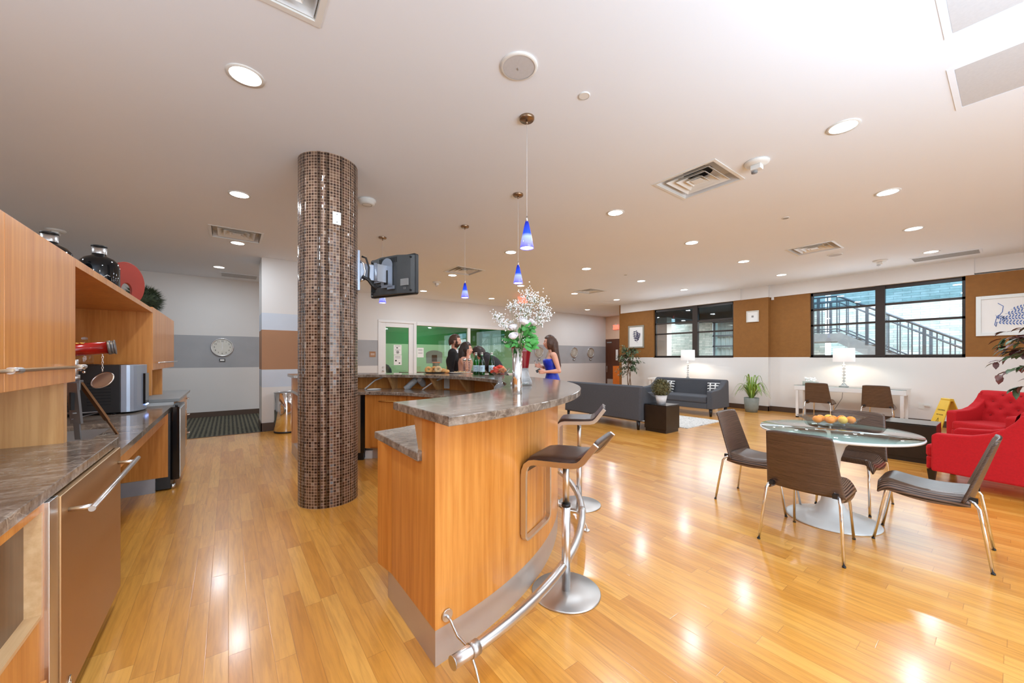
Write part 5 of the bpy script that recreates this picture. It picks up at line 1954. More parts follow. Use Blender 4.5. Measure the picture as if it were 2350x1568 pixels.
MB().box(XW2 - 0.006, 1.10, 0.33, XW2, 1.18, 0.45).build('plate', 'white_plastic', t, True)
MB().box(XW2 - 0.04, 1.02, 0.39, XW2, 1.10, 0.42).build('plug', 'white_plastic', t, True)
t = thing('wall_sign', 'small brown square sign on the grey band left of the white glass door', 'sign', (3.3, YD, 1.46))
MB().box(3.23, YD - 0.008, 1.38, 3.40, YD, 1.54).build('plate', 'wall_tan', t, True)
MB().box(3.26, YD - 0.010, 1.44, 3.37, YD - 0.008, 1.45).box(3.26, YD - 0.010, 1.47, 3.37, YD - 0.008, 1.48).build('lettering', 'paper', t, True)


def clock_proto():
    t = thing('wall_clock', 'x', 'clock', (0, 0, 0))
    MB().lathe([(0.205, 0.0), (0.215, -0.02), (0.205, -0.035), (0.19, -0.03), (0.188, -0.015)], n=48, cap=False, axis='y').build('rim', 'steel', t)
    MB().lathe([(0.0001, -0.012), (0.19, -0.012)], n=48, cap=False, axis='y').build('dial', 'clock_dial', t)
    num = ['12', '1', '2', '3', '4', '5', '6', '7', '8', '9', '10', '11']
    for i, s_ in enumerate(num):
        a = 2 * PI * i / 12
        text('numeral', s_, 0.05, 'print_black', t, (0.145 * math.sin(a), -0.0135, 0.145 * math.cos(a)), (PI / 2, 0, 0), world=False)
    MB().obox((0, -0.018, 0.04), (0.012, 0.003, 0.16)).build('minute_hand', 'paper', t)
    MB().obox((0.0, -0.020, -0.03), (0.014, 0.003, 0.10), (0, 0.1, 0)).build('hour_hand', 'paper', t)
    q = MB().box(-0.055, -0.02, -0.33, 0.055, 0.0, -0.265).build('city_plate', 'black_plastic', t)
    MB().box(-0.04, -0.021, -0.318, 0.04, -0.020, -0.277).build('plate_window', 'paper', q)
    return t


ck = clock_proto()
ck.location = (-0.113, YD, 1.60)
tag(ck, 'silver wall clock on the grey band of the left alcove wall', 'clock', 'silver city clocks')
for x, lab in ((9.63, 'silver wall clock left of the woman in blue'), (11.56, 'silver wall clock right of the woman in blue, middle of the wall'), (12.58, 'silver wall clock nearest the corridor corner')):
    copy_tree(ck, (x, YD, 1.585), 0, lab)

# papers on the door and window
def notice(x0, x1, z0, z1, label, marks):
    t = thing('paper_notice', label, 'notice', ((x0 + x1) / 2, YD, (z0 + z1) / 2))
    y = YD + 0.026
    MB().box(x0, y, z0, x1, y + 0.002, z1).build('sheet', 'paper', t, True)
    m = MB()
    for k in marks:
        if k[0] == 'l':
            m.box(x0 + 0.04, y - 0.001, z0 + k[1], x1 - 0.04, y, z0 + k[1] + 0.008)
        elif k[0] == 'd':
            m.box(x0 + k[1], y - 0.001, z0 + k[2], x0 + k[1] + k[3], y, z0 + k[2] + k[4])
        elif k[0] == 'c':
            pts = [(x0 + k[1] + k[3] * math.cos(a), y - 0.001, z0 + k[2] + k[3] * math.sin(a)) for a in [2 * PI * i / 20 for i in range(20)]]
            m.tube(pts, 0.006, 4, closed=True)
    m.build('print', 'print_black', t, True)
    return t


notice(3.94, 4.18, 1.45, 1.745, 'upper white paper notice on the glass door', [('l', 0.255), ('d', 0.08, 0.19, 0.05, 0.03), ('l', 0.14), ('c', 0.12, 0.075, 0.04), ('d', 0.10, 0.06, 0.04, 0.03)])
notice(3.945, 4.185, 1.14, 1.44, 'lower white paper notice on the glass door', [('l', 0.25), ('l', 0.21), ('d', 0.04, 0.11, 0.045, 0.045), ('d', 0.15, 0.04, 0.04, 0.035)])
notice(4.67, 4.89, 1.37, 1.67, 'white paper notice on the big inside window beside the door', [('l', 0.24), ('l', 0.21), ('l', 0.15), ('l', 0.12)])

# in the green room
hp = thing('basketball_hoop', 'toy basketball hoop with clear backboard in the green room', 'basketball hoop', (5.75, 12.6, 0))
bx = 5.95
pl = [(bx - 0.30, 1.16), (bx + 0.30, 1.16), (bx + 0.32, 1.50)] + [(bx + 0.32 * math.cos(a), 1.50 + 0.13 * math.sin(a)) for a in [PI * i / 12 for i in range(1, 12)]] + [(bx - 0.32, 1.50)]
MB().extrude([(x, 12.6, z) for x, z in pl], (0, 0.02, 0)).build('backboard', 'grey_plastic', hp, True)
MB().box(bx - 0.10, 12.59, 1.22, bx + 0.10, 12.599, 1.46).build('poster', 'hair_brown', hp, True)
MB().tube([(bx + 0.13 * math.cos(a), 12.44 + 0.13 * math.sin(a), 1.19) for a in [2 * PI * i / 20 for i in range(20)]], 0.014, 6, closed=True).build('rim', 'orange_rim', hp, True)
MB().lathe([(0.12, 1.18), (0.08, 0.95)], (bx, 12.44, 0), 16, False).build('net', 'frame_grey', hp, True)
MB().cyl((bx, 12.68, 0), (bx, 12.68, 1.5), 0.03).cyl((bx, 12.6, 1.3), (bx, 12.7, 1.3), 0.02).build('post', 'black_plastic', hp, True)
cr = thing('curved_chair', 'dark blue curved chair back seen through the white glass door', 'chair', (4.1, 12.4, 0))
MB().ribbon([(3.80, 12.4, 1.16), (4.0, 12.4, 1.16), (4.14, 12.4, 1.10), (4.22, 12.4, 0.98), (4.25, 12.4, 0.80), (4.25, 12.4, 0.45)], (0, 1, 0), 0.4, thick=0.05).build('backrest', 'chair_blue', cr, True)
MB().box(3.75, 12.2, 0.42, 4.28, 12.6, 0.48).build('seat', 'chair_blue', cr, True)
MB().cyl((4.0, 12.4, 0), (4.0, 12.4, 0.42), 0.03).build('post', 'chrome', cr, True)
cb = thing('low_cabinet', 'low cabinet with odds and ends inside the green room window', 'cabinet', (5.6, 12.9, 0))
MB().box(4.9, 12.75, 0, 8.6, 13.3, 0.85).build('body', 'walnut_dark', cb, True)
tag(MB().ball((6.75, 12.95, 0.98), 0.14, 14, 10).build('yellow_ball', 'yellow_plastic'), 'yellow round thing beside the man inside the green room', 'ball')

# orange podium in the corridor
pd = thing('podium', 'bright orange wooden stand in front of the brown corridor door', 'podium', (13.1, 9.95, 0))
MB().box(12.9, 9.45, 0.10, 13.3, 10.15, 1.02).build('body', 'orange_paint', pd, True)
MB().box(12.92, 9.47, 0.0, 13.28, 10.13, 0.10).build('plinth', 'kick_metal', pd, True)

# ================================================================== LOUNGE
def sofa(L, label, loc, rz, D=0.86):
    """grey two-seat sofa; faces +x, length along y"""
    t = thing('sofa', label, 'sofa', loc, rz, 'grey sofas facing each other')
    h = L / 2
    xb, xf = -D / 2, D / 2
    # base rail
    MB().rbox(xb + 0.02, -h + 0.03, 0.17, xf - 0.02, h - 0.03, 0.30, 0.03).build('seat_base', 'sofa_fabric', t, bevel=0.01)
    # back, gently sloped
    b = MB()
    hh = h - 0.012
    pts = [(xb, -hh, 0.18), (xb + 0.24, -hh, 0.18), (xb + 0.16, -hh, 0.80), (xb + 0.13, -hh, 0.825), (xb + 0.06, -hh, 0.825), (xb + 0.03, -hh, 0.80)]
    b.extrude(pts, (0, 2 * hh, 0))
    b.build('backrest', 'sofa_fabric', t, bevel=0.02)
    for s_ in (-1, 1):
        a = MB()
        y = s_ * h
        prof = [(xb + 0.008, 0.172), (xf, 0.172), (xf, 0.56), (xf - 0.02, 0.585), (xf - 0.30, 0.60), (xb + 0.42, 0.63), (xb + 0.28, 0.70), (xb + 0.17, 0.79), (xb + 0.14, 0.812), (xb + 0.06, 0.812), (xb + 0.04, 0.79)]
        a.extrude([(x, y, z) for x, z in prof], (0, -s_ * 0.13, 0))
        a.build('armrest', 'sofa_fabric', t, bevel=0.018)
        MB()
    MB().rbox(xb + 0.22, -h + 0.14, 0.30, xf - 0.005, h - 0.14, 0.45, 0.04).build('seat_cushion', 'sofa_fabric', t, bevel=0.03)
    for sx in (xb + 0.06, xf - 0.07):
        for sy in (-1, 1):
            MB().lathe([(0.028, 0.0), (0.045, 0.18)], (sx, sy * (h - 0.07), 0), 4).build('leg', 'black_wood_leg', t)
    return t


sA = sofa(1.96, 'dark grey sofa with its back to the room, right behind the bar', (6.53, 5.17, 0), 0)
sB = sofa(1.87, 'dark grey sofa facing the camera in front of the windows', (9.23, 5.08, 0), PI)
for loc, rz, lab in (((9.42, 4.36, 0.60), PI + 0.3, 'patterned cushion against the right arm of the far sofa'), ((9.45, 5.60, 0.60), PI - 0.2, 'patterned cushion at the left end of the far sofa back'), ((6.50, 5.92, 0.62), 0.3, 'patterned cushion peeking over the nearer sofa')):
    q = MB()
    def cs(u, v, s_=1):
        yy, zz = (u - 0.5) * 0.36, (v - 0.5) * 0.30
        e = max(0.0, (1 - abs(2 * u - 1) ** 3) * (1 - abs(2 * v - 1) ** 3)) ** 0.5
        return (0.07 * e * s_, yy, zz)
    q.grid(lambda u, v: cs(u, v, 1), 14, 12)
    q.grid(lambda u, v: cs(u, v, -1), 14, 12, flip=True)
    o = q.build('throw_cushion', 'cushion')
    o.location = loc
    o.rotation_euler = (0, math.radians(-14), rz)
    tag(o, lab, 'cushion', 'patterned sofa cushions')
tag(MB().box(7.0, 3.76, 0.0, 8.42, 6.1, 0.014).build('area_rug', 'rug'), 'pale distressed rug between the two grey sofas', 'rug')


def cube(loc, w_, d_, label, rz=0.0):
    t = thing('side_table', label, 'side table', loc, rz)
    MB().box(-w_ / 2 + 0.015, -d_ / 2 + 0.015, 0.0, w_ / 2 - 0.015, d_ / 2 - 0.015, 0.06).build('plinth', 'black_wood', t)
    MB().box(-w_ / 2, -d_ / 2, 0.06, w_ / 2, d_ / 2, 0.485).build('body', 'black_wood', t, bevel=0.003)
    MB().box(-w_ / 2, -d_ / 2, 0.487, w_ / 2, d_ / 2, 0.50).build('table_top', 'black_gloss', t, bevel=0.002)
    return t


cube((6.44, 3.95, 0), 0.44, 0.44, 'dark cube side table at the end of the nearer grey sofa')
cube((7.34, 0.84, 0), 0.52, 0.48, 'black cube side table between the pedestal table and the red armchairs')

# boxwood in white pot
bp = thing('potted_boxwood', 'round dry-green bush in a white pot on the cube table', 'potted plant', (6.42, 3.95, 0.50))
MB().lathe([(0.0001, 0), (0.075, 0), (0.105, 0.165), (0.10, 0.165), (0.095, 0.15), (0.0001, 0.15)], n=28).build('pot', 'white_paint', bp)
g = MB(); r_ = random.Random(11)
for i in range(1500):
    u = Vector((r_.gauss(0, 1), r_.gauss(0, 1), r_.gauss(0, 1))).normalized()
    rr = 0.17 * r_.uniform(0.72, 1.04)
    p = Vector((0, 0, 0.30)) + Vector((u.x * rr, u.y * rr, u.z * rr * 0.86))
    g.leaf(p, u + Vector((r_.uniform(-.6, .6), r_.uniform(-.6, .6), r_.uniform(-.6, .6))), (0, 0, 1), 0.032, 0.016, seg=2)
g.ball((0, 0, 0.30), 0.13, 12, 9)
g.build('foliage', 'leaf_dry', bp)

# spiky floor plant
fp = thing('floor_plant', 'bright green arching spider plant in a grey pot by the wall', 'potted plant', (10.48, 3.98, 0))
MB().lathe([(0.0001, 0), (0.125, 0), (0.15, 0.10), (0.165, 0.36), (0.155, 0.36), (0.15, 0.33), (0.0001, 0.33)], n=28).build('pot', 'stone_pot', fp)
g = MB(); r_ = random.Random(4)
for i in range(64):
    a = r_.uniform(0, 2 * PI)
    reach = r_.uniform(0.12, 0.42)
    hh = r_.uniform(0.25, 0.62) if reach < 0.3 else r_.uniform(0.2, 0.42)
    dr_ = Vector((math.cos(a), math.sin(a), 0))
    sd = Vector((-dr_.y, dr_.x, 0))
    vs = []
    n_ = 9
    for k in range(n_ + 1):
        t_ = k / n_
        p = Vector((0, 0, 0.34)) + dr_ * (0.03 + reach * t_) + Vector((0, 0, hh * math.sin(PI * min(0.95, t_ * (0.55 + reach))) * 1.0))
        wv = 0.017 * (1 - t_ ** 2) + 0.001
        vs += [p - sd * wv, p + Vector((0, 0, -0.004)), p + sd * wv]
    fs = []
    for k in range(n_):
        b_ = 3 * k
        fs += [(b_, b_ + 1, b_ + 4, b_ + 3), (b_ + 1, b_ + 2, b_ + 5, b_ + 4)]
    g.raw(vs, fs, True)
g.build('foliage', 'leaf_lime', fp)

# ficus tree
fc = thing('ficus_tree', 'leafy artificial ficus tree with twisted stems by the corridor corner', 'tree', (10.3, 7.46, 0))
MB().lathe([(0.0001, 0), (0.15, 0), (0.19, 0.32), (0.18, 0.32), (0.17, 0.29), (0.0001, 0.29)], n=24).build('pot', 'black_plastic', fc)
for k, ph in enumerate((0.0, 2.1, 4.2)):
    pts = [(0.05 * math.cos(ph + z * 3.0), 0.05 * math.sin(ph + z * 3.0), z) for z in [0.28 + 0.1 * i for i in range(12)]]
    MB().tube(pts, [0.016 - 0.0008 * i for i in range(12)], 8).build('trunk', 'bark', fc)
g = MB(); br = MB(); r_ = random.Random(21)
for i in range(46):
    z0 = r_.uniform(0.80, 1.65)
    a = r_.uniform(0, 2 * PI)
    Lb = r_.uniform(0.18, 0.42) * (1.0 if z0 < 1.5 else 0.7)
    st = Vector((0, 0, z0))
    en = Vector((math.cos(a) * Lb, math.sin(a) * Lb, z0 + r_.uniform(-0.16, 0.22)))
    br.tube([st, (st + en) / 2 + Vector((0, 0, 0.05)), en], [0.005, 0.004, 0.002], 5)
    for k in range(22):
        t_ = r_.uniform(0.25, 1.05)
        p = st + (en - st) * t_ + Vector((r_.uniform(-.05, .05), r_.uniform(-.05, .05), r_.uniform(-.05, .05) + 0.05 * math.sin(t_ * 3)))
        dd = Vector((math.cos(a) + r_.uniform(-1, 1), math.sin(a) + r_.uniform(-1, 1), r_.uniform(-1.0, 0.2)))
        g.leaf(p, dd, (0, 0, 1), r_.uniform(0.06, 0.10), r_.uniform(0.026, 0.038), 0.3)
br.build('branches', 'bark', fc)
g.build('foliage', 'leaf_dark', fc)

# burgundy plant at the right edge
rp = thing('burgundy_plant', 'tall artificial plant with green and burgundy leaves at the right edge', 'tree', (7.02, -0.44, 0))
MB().lathe([(0.0001, 0), (0.14, 0), (0.18, 0.34), (0.17, 0.34), (0.16, 0.30), (0.0001, 0.30)], n=24).build('pot', 'black_plastic', rp)
MB().tube([(0, 0, 0.3), (0.03, 0.02, 0.8), (0.0, 0.0, 1.3), (0.02, 0.02, 1.9)], [0.018, 0.016, 0.013, 0.008], 8).build('trunk', 'bark', rp)
g = MB(); g2 = MB(); br = MB(); r_ = random.Random(9)
for i in range(34):
    z0 = r_.uniform(0.75, 1.85) if i > 9 else r_.uniform(1.35, 1.7)
    a = r_.uniform(0, 2 * PI) if i > 9 else r_.uniform(1.2, 2.4)
    Lb = r_.uniform(0.25, 0.50)
    if i < 10: Lb = r_.uniform(0.4, 0.62)
    st = Vector((0, 0, z0))
    en = Vector((math.cos(a) * Lb, math.sin(a) * Lb, z0 + r_.uniform(-0.22, 0.10)))
    br.tube([st, (st + en) / 2 + Vector((0, 0, 0.06)), en], [0.006, 0.005, 0.002], 5)
    for k in range(13):
        t_ = r_.uniform(0.4, 1.05)
        p = st + (en - st) * t_ + Vector((0, 0, 0.06 * math.sin(PI * min(1, t_))))
        dd = Vector((math.cos(a) + r_.uniform(-1, 1), math.sin(a) + r_.uniform(-1, 1), r_.uniform(-1.0, 0.1)))
        (g if r_.random() < 0.55 else g2).leaf(p, dd, (0, 0, 1), r_.uniform(0.08, 0.13), r_.uniform(0.05, 0.07), 0.35)
br.build('branches', 'bark', rp)
g.build('burgundy_leaves', 'leaf_burgundy', rp)
g2.build('green_leaves', 'leaf_dark', rp)


def armchair(loc, rz, label, proto=None):
    """red button-tufted club chair; faces +x"""
    if proto: return copy_tree(proto, loc, rz, label)
    t = thing('red_armchair', label, 'armchair', loc, rz, 'red tufted armchairs')
    Wd, D = 0.76, 0.80
    xb, xf = -D / 2, D / 2
    h = Wd / 2
    MB().rbox(xb + 0.04, -h + 0.10, 0.14, xf, h - 0.10, 0.27, 0.03).build('seat_base', 'red_fabric', t, bevel=0.012)
    MB().rbox(xb + 0.18, -h + 0.11, 0.265, xf + 0.01, h - 0.11, 0.40, 0.045).build('seat_cushion', 'red_fabric', t, bevel=0.03)
    for s_ in (-1, 1):
        a = MB()
        y = s_ * h
        top_ = [(xf - 0.10, 0.545), (xf - 0.20, 0.548), (xf - 0.34, 0.56), (xf - 0.46, 0.60), (xf - 0.56, 0.67), (xf - 0.62, 0.74), (xf - 0.66, 0.81), (xb + 0.05, 0.82)]
        prof = [(xb + 0.03, 0.14), (xf - 0.07, 0.14), (xf - 0.07, 0.52)] + top_
        a.extrude([(x, y, z) for x, z in prof], (0, -s_ * 0.115, 0))
        a.build('armrest', 'red_fabric', t, bevel=0.016)
    # tufted back
    B_ = MB()
    nb = [(u_, v_) for v_ in (0.28, 0.72) for u_ in (0.2, 0.5, 0.8)] + [(u_, 0.5) for u_ in (0.05, 0.35, 0.65, 0.95)] + [(u_, 0.93) for u_ in (0.35, 0.65)]
    def bf(u, v):
        z = 0.36 + 0.47 * v
        y = (u - 0.5) * (Wd - 0.14)
        x = xb + 0.25 - 0.10 * v
        dmp = 0.0
        for bu, bv in nb:
            dd = ((u - bu) * 0.62) ** 2 + ((v - bv) * 0.47) ** 2
            dmp = max(dmp, math.exp(-dd / 0.0016))
        bul = 0.022 * (1 - dmp)
        if v > 0.92: bul *= (1 - v) / 0.08
        return (x + bul, y, z)
    B_.grid(bf, 44, 34)
    B_.build('tufted_back', 'red_fabric', t)
    bb = MB()
    bb.extrude([(xb + 0.02, -h + 0.02, 0.14), (xb + 0.24, -h + 0.02, 0.14), (xb + 0.245, -h + 0.02, 0.36), (xb + 0.148, -h + 0.02, 0.83), (xb + 0.12, -h + 0.02, 0.85), (xb + 0.03, -h + 0.02, 0.85), (xb, -h + 0.02, 0.82)], (0, Wd - 0.04, 0))
    bb.build('backrest', 'red_fabric', t, bevel=0.018)
    for bu, bv in nb:
        x, y, z = bf(bu, bv)
        MB().ball((x + 0.004, y, z), 0.012, 10, 6, 0.5, 1, 1).build('button', 'red_button', t)
    for sx, tx in ((xf - 0.06, 0.0), (xb + 0.07, -0.05)):
        for sy in (-1, 1):
            MB().raw([(sx + tx + a_ * 0.018, sy * (h - 0.07) + b_ * 0.018, 0.0) for a_, b_ in ((-1, -1), (1, -1), (1, 1), (-1, 1))] + [(sx + a_ * 0.032, sy * (h - 0.07) + b_ * 0.032, 0.145) for a_, b_ in ((-1, -1), (1, -1), (1, 1), (-1, 1))], [(0, 3, 2, 1), (4, 5, 6, 7), (0, 1, 5, 4), (1, 2, 6, 5), (2, 3, 7, 6), (3, 0, 4, 7)]).build('leg', 'black_wood_leg', t)
    return t


rb = armchair((6.36, 0.16, 0), math.radians(80), 'nearer red armchair at the right edge, seen from its side')
armchair((8.98, 0.16, 0), math.radians(150), 'farther red tufted armchair facing the camera at the right edge', rb)

# yellow wet floor sign
ws = thing('wet_floor_sign', 'yellow folding wet floor sign standing by the white wall', 'sign', (10.0, 0.72, 0), math.radians(37))
for s_ in (-1, 1):
    wb, wt, zt = 0.15, 0.10, 0.62
    m = MB()
    m.extrude([(-wb, s_ * 0.20, 0.0), (wb, s_ * 0.20, 0.0), (wt, s_ * 0.015, zt), (-wt, s_ * 0.015, zt)], (0, s_ * 0.012, 0.004))
    pn = m.build('panel', 'yellow_plastic', ws)
    # black print on the face
    ang_ = math.atan2(0.185, 0.62)
    def on(u, v):
        k = v / zt
        return Vector((u, s_ * (0.20 - 0.185 * k) + s_ * 0.0135, v + 0.004))
    q = MB()
    tri = [on(-0.06, 0.14), on(0.06, 0.14), on(0.0, 0.30)]
    q.tube(tri, 0.004, 4, closed=True)
    q.tube([on(-0.02, 0.16), on(0.01, 0.20), on(-0.01, 0.24)], 0.006, 4)
    q.build('warning_symbol', 'print_black', pn)
    text('lettering', 'CAUTION', 0.034, 'print_black', pn, on(0, 0.44), (PI / 2 - ang_ if s_ < 0 else PI / 2 - ang_, 0, 0 if s_ < 0 else PI), world=False)
    text('lettering', 'WET FLOOR', 0.026, 'print_black', pn, on(0, 0.36), (PI / 2 - ang_, 0, 0 if s_ < 0 else PI), world=False)
MB().box(-0.10, -0.03, 0.60, 0.10, 0.03, 0.65).build('hinge_top', 'yellow_plastic', ws, bevel=0.01)

# ================================================================== ON THE BAR
# steel vase and flowers
VX, VY = 1.49, 1.93
vz = 1.12
va = thing('steel_vase', 'slim tall steel cylinder vase on the bar top', 'vase', (VX, VY, vz))
MB().lathe([(0.0001, 0), (0.0315, 0), (0.032, 0.002), (0.032, 0.292), (0.0305, 0.292), (0.030, 0.20), (0.0001, 0.20)], n=40).build('cylinder', 'chrome', va)
fl = thing('flower_bouquet', 'bouquet of white roses, green leaves and baby breath in the steel vase', 'flowers', (VX, VY, vz + 0.29))
RI = Vector((0.8, -0.6, 0))      # to the right as seen from the camera
FW = Vector((0.6, 0.8, 0))
k_ = 2.44 / 868.0                # metres per pixel at the vase


def at(px, py, dep=0.0):
    return RI * ((px - 1191) * k_) + FW * dep + Vector((0, 0, (800 - py) * k_ + 0.0))


def rose(mb, c, r, ax):
    c, ax = Vector(c), Vector(ax).normalized()
    s1_ = ax.orthogonal().normalized()
    s2_ = ax.cross(s1_)
    rr = random.Random(int(c.x * 1e4) & 255)
    mb.ball(c, r * 0.55, 12, 8, 1, 1, 1.1)
    for ring_, (n_, rad, hh, op) in enumerate(((3, 0.42, 0.75, 0.1), (4, 0.62, 0.70, 0.3), (5, 0.84, 0.60, 0.55), (5, 1.0, 0.45, 0.85))):
        for i in range(n_):
            a = 2 * PI * (i + 0.5 * ring_) / n_ + rr.uniform(-.2, .2)
            def pf(u, v):
                aa = a + (u - 0.5) * 2.2 * PI / n_ * 1.25
                q_ = r * rad * (0.55 + 0.45 * math.sin(v * PI * 0.62)) + r * op * 0.25 * v * v
                zz = -r * 0.6 + r * (hh + 0.55) * v - 0.25 * r * (2 * u - 1) ** 2 * v
                return c + (s1_ * math.cos(aa) + s2_ * math.sin(aa)) * q_ + ax * zz
            mb.grid(pf, 5, 4)


roses = [(1206, 739, -0.02, 22), (1226, 739, 0.03, 19), (1181, 751, -0.01, 19), (1182, 772, -0.05, 19), (1208, 757, 0.05, 14)]
for px, py, dp, w_ in roses:
    c = at(px, py, dp)
    st = MB().tube([(0, 0, -0.15), tuple(c * 0.5 + Vector((0, 0, -0.02))), tuple(c)], 0.003, 6).build('rose_stem', 'stem_green', fl)
    mb = MB()
    rose(mb, c, w_ * k_ * 0.50, Vector((c.x * 1.5, c.y * 1.5, 0.16)) - FW * 0.03)
    mb.build('rose', 'rose_white', fl, solid=0.0006)
g = MB(); r_ = random.Random(31)
for i in range(105):
    px, py = r_.uniform(1168, 1228), r_.uniform(750, 798)
    if px < 1190 and py < 778: continue
    p = at(px, py, r_.uniform(-0.05, 0.06))
    dd = Vector(((px - 1195) * 0.02, r_.uniform(-1, 1), r_.uniform(-0.3, 1.0)))
    d3 = RI * ((px - 1197) / 22.0) + FW * r_.uniform(-1, 1) * 0.8 + Vector((0, 0, r_.uniform(-0.4, 0.9)))
    g.leaf(p, d3, FW * -1 + Vector((0, 0, 0.5)), r_.uniform(0.03, 0.055), r_.uniform(0.018, 0.032), 0.3)
g.build('rose_leaves', 'leaf_fresh', fl)
br = MB(); dots = MB(); nd = 0
# sprays: (tip px, tip py, count, spread)
sprays = [(1215, 678, 90, 16), (1232, 690, 110, 18), (1250, 708, 100, 16), (1262, 722, 60, 10), (1218, 705, 80, 16), (1240, 728, 60, 14), (1183, 696, 50, 12), (1176, 704, 30, 9), (1200, 706, 50, 14), (1150, 728, 40, 12), (1140, 724, 30, 10), (1158, 742, 40, 10), (1166, 752, 30, 9), (1210, 722, 50, 16), (1247, 742, 26, 9), (1172, 735, 26, 9), (1162, 780, 14, 7), (1190, 725, 24, 12), (1212, 783, 10, 6)]
for tx, ty, nn, sp in sprays:
    tip = at(tx, ty, r_.uniform(-0.06, 0.08))
    midp = tip * 0.45 + Vector((0, 0, 0.02))
    br.tube([(0, 0, -0.05), tuple(midp), tuple(tip)], [0.0014, 0.0011, 0.0006], 4, cap=False)
    for j in range(nn):
        o_ = Vector((r_.gauss(0, 1), r_.gauss(0, 1), r_.gauss(0, 1))) * (sp * k_ * 0.52)
        p = tip + o_
        if p.z < 0.0: continue
        if j % 3 == 0:
            br.tube([tuple(tip - o_ * 0.3 + Vector((0, 0, -0.01))), tuple(p)], 0.0005, 3, cap=False)
        dots.ball(p, r_.uniform(0.0028, 0.0050), 6, 4)
br.build('spray_stems', 'stem_green', fl)
dots.build('baby_breath', 'breath_white', fl)['kind'] = 'stuff'

# red hurricane glass
hg = thing('hurricane_vase', 'large glass vase, dark red above and clear below, behind the steel vase', 'vase', (2.02, 2.56, 1.12))
MB().lathe([(0.062, 0.145), (0.070, 0.20), (0.082, 0.28), (0.094, 0.345), (0.0925, 0.345), (0.068, 0.20), (0.060, 0.147)], n=40, cap=False).build('red_cup', 'glass_red', hg)
MB().lathe([(0.0001, 0.01), (0.088, 0.0), (0.096, 0.008), (0.092, 0.03), (0.074, 0.07), (0.064, 0.11), (0.062, 0.145), (0.0605, 0.143), (0.062, 0.11), (0.072, 0.07), (0.088, 0.03), (0.0001, 0.014)], n=40, cap=False).build('clear_foot', 'crystal', hg)
MB().lathe([(0.058, 0.15), (0.063, 0.20), (0.073, 0.27), (0.0001, 0.27)], n=32).build('red_filling', 'red_button', hg)

# pedestal bowl with cut melon, standing on the lower counter
cs_ = thing('pedestal_bowl', 'glass pedestal bowl of cut melon between the bottles and the steel vase', 'bowl', (2.07, 2.95, 0.91))
MB().lathe([(0.0001, 0.0), (0.085, 0.0), (0.09, 0.006), (0.08, 0.03), (0.055, 0.12), (0.06, 0.16), (0.028, 0.20), (0.016, 0.235), (0.022, 0.262), (0.0001, 0.265)], n=32).build('foot', 'crystal', cs_)
MB().lathe([(0.0001, 0.262), (0.03, 0.265), (0.07, 0.285), (0.095, 0.315), (0.105, 0.345), (0.102, 0.345), (0.066, 0.290), (0.0001, 0.270)], n=36, cap=False).build('bowl', 'glass_clear', cs_)
r_ = random.Random(8)
for i in range(16):
    a, rr = r_.uniform(0, 2 * PI), r_.uniform(0.0, 0.075)
    z = 0.300 + r_.uniform(0, 0.03) + 0.035 * (1 - rr / 0.075)
    mt_ = 'melon_red' if math.cos(a) < 0.1 else 'melon_orange'
    o = MB().obox((0, 0, 0), (0.046, 0.036, 0.026), (r_.uniform(0, 1), r_.uniform(0, 1), r_.uniform(0, 3))).build('melon_chunk', mt_, None, bevel=0.004)
    o.location = Vector((2.07, 2.95, 0.91)) + Vector((rr * math.cos(a), rr * math.sin(a), z))
    tag(o, ('red' if mt_ == 'melon_red' else 'orange') + ' cut melon piece heaped in the glass pedestal bowl', 'fruit', ('red' if mt_ == 'melon_red' else 'orange') + ' melon pieces in the pedestal bowl')


# green bottles
def green_bottle(loc, label, proto=None, rz=0):
    if proto: return copy_tree(proto, loc, rz, label)
    t = thing('green_bottle', label, 'bottle', loc, rz, 'green water bottles on the bar')
    MB().lathe([(0.0001, 0.004), (0.030, 0.0), (0.038, 0.006), (0.039, 0.02), (0.039, 0.155), (0.036, 0.185), (0.024, 0.225), (0.0165, 0.26), (0.0145, 0.285), (0.0155, 0.29)], n=28, cap=False).build('glass_body', 'glass_green', t)
    MB().lathe([(0.0392, 0.045), (0.0396, 0.05), (0.0396, 0.128), (0.0392, 0.132)], n=28, cap=False).build('label', 'label_blue', t)
    MB().lathe([(0.0155, 0.262), (0.016, 0.285)], n=20, cap=False).build('neck_label', 'paper', t)
    MB().lathe([(0.0158, 0.288), (0.016, 0.305), (0.0001, 0.306)], n=20).build('cap', 'steel', t)
    l_ = MB().box(-0.015, -0.0405, 0.095, 0.015, -0.0398, 0.10).box(-0.012, -0.0405, 0.07, 0.012, -0.0398, 0.073).build('label_print', 'print_navy', t)
    return t


gb1 = green_bottle((2.74, 4.33, 1.12), 'green glass bottle in the middle of the three on the bar', None, -YAW)
green_bottle((2.72, 4.45, 1.12), 'green glass bottle at the left, partly behind the middle one', gb1, -YAW)
green_bottle((2.85, 4.26, 1.12), 'green glass bottle at the right, standing apart from the other two', gb1, -YAW)


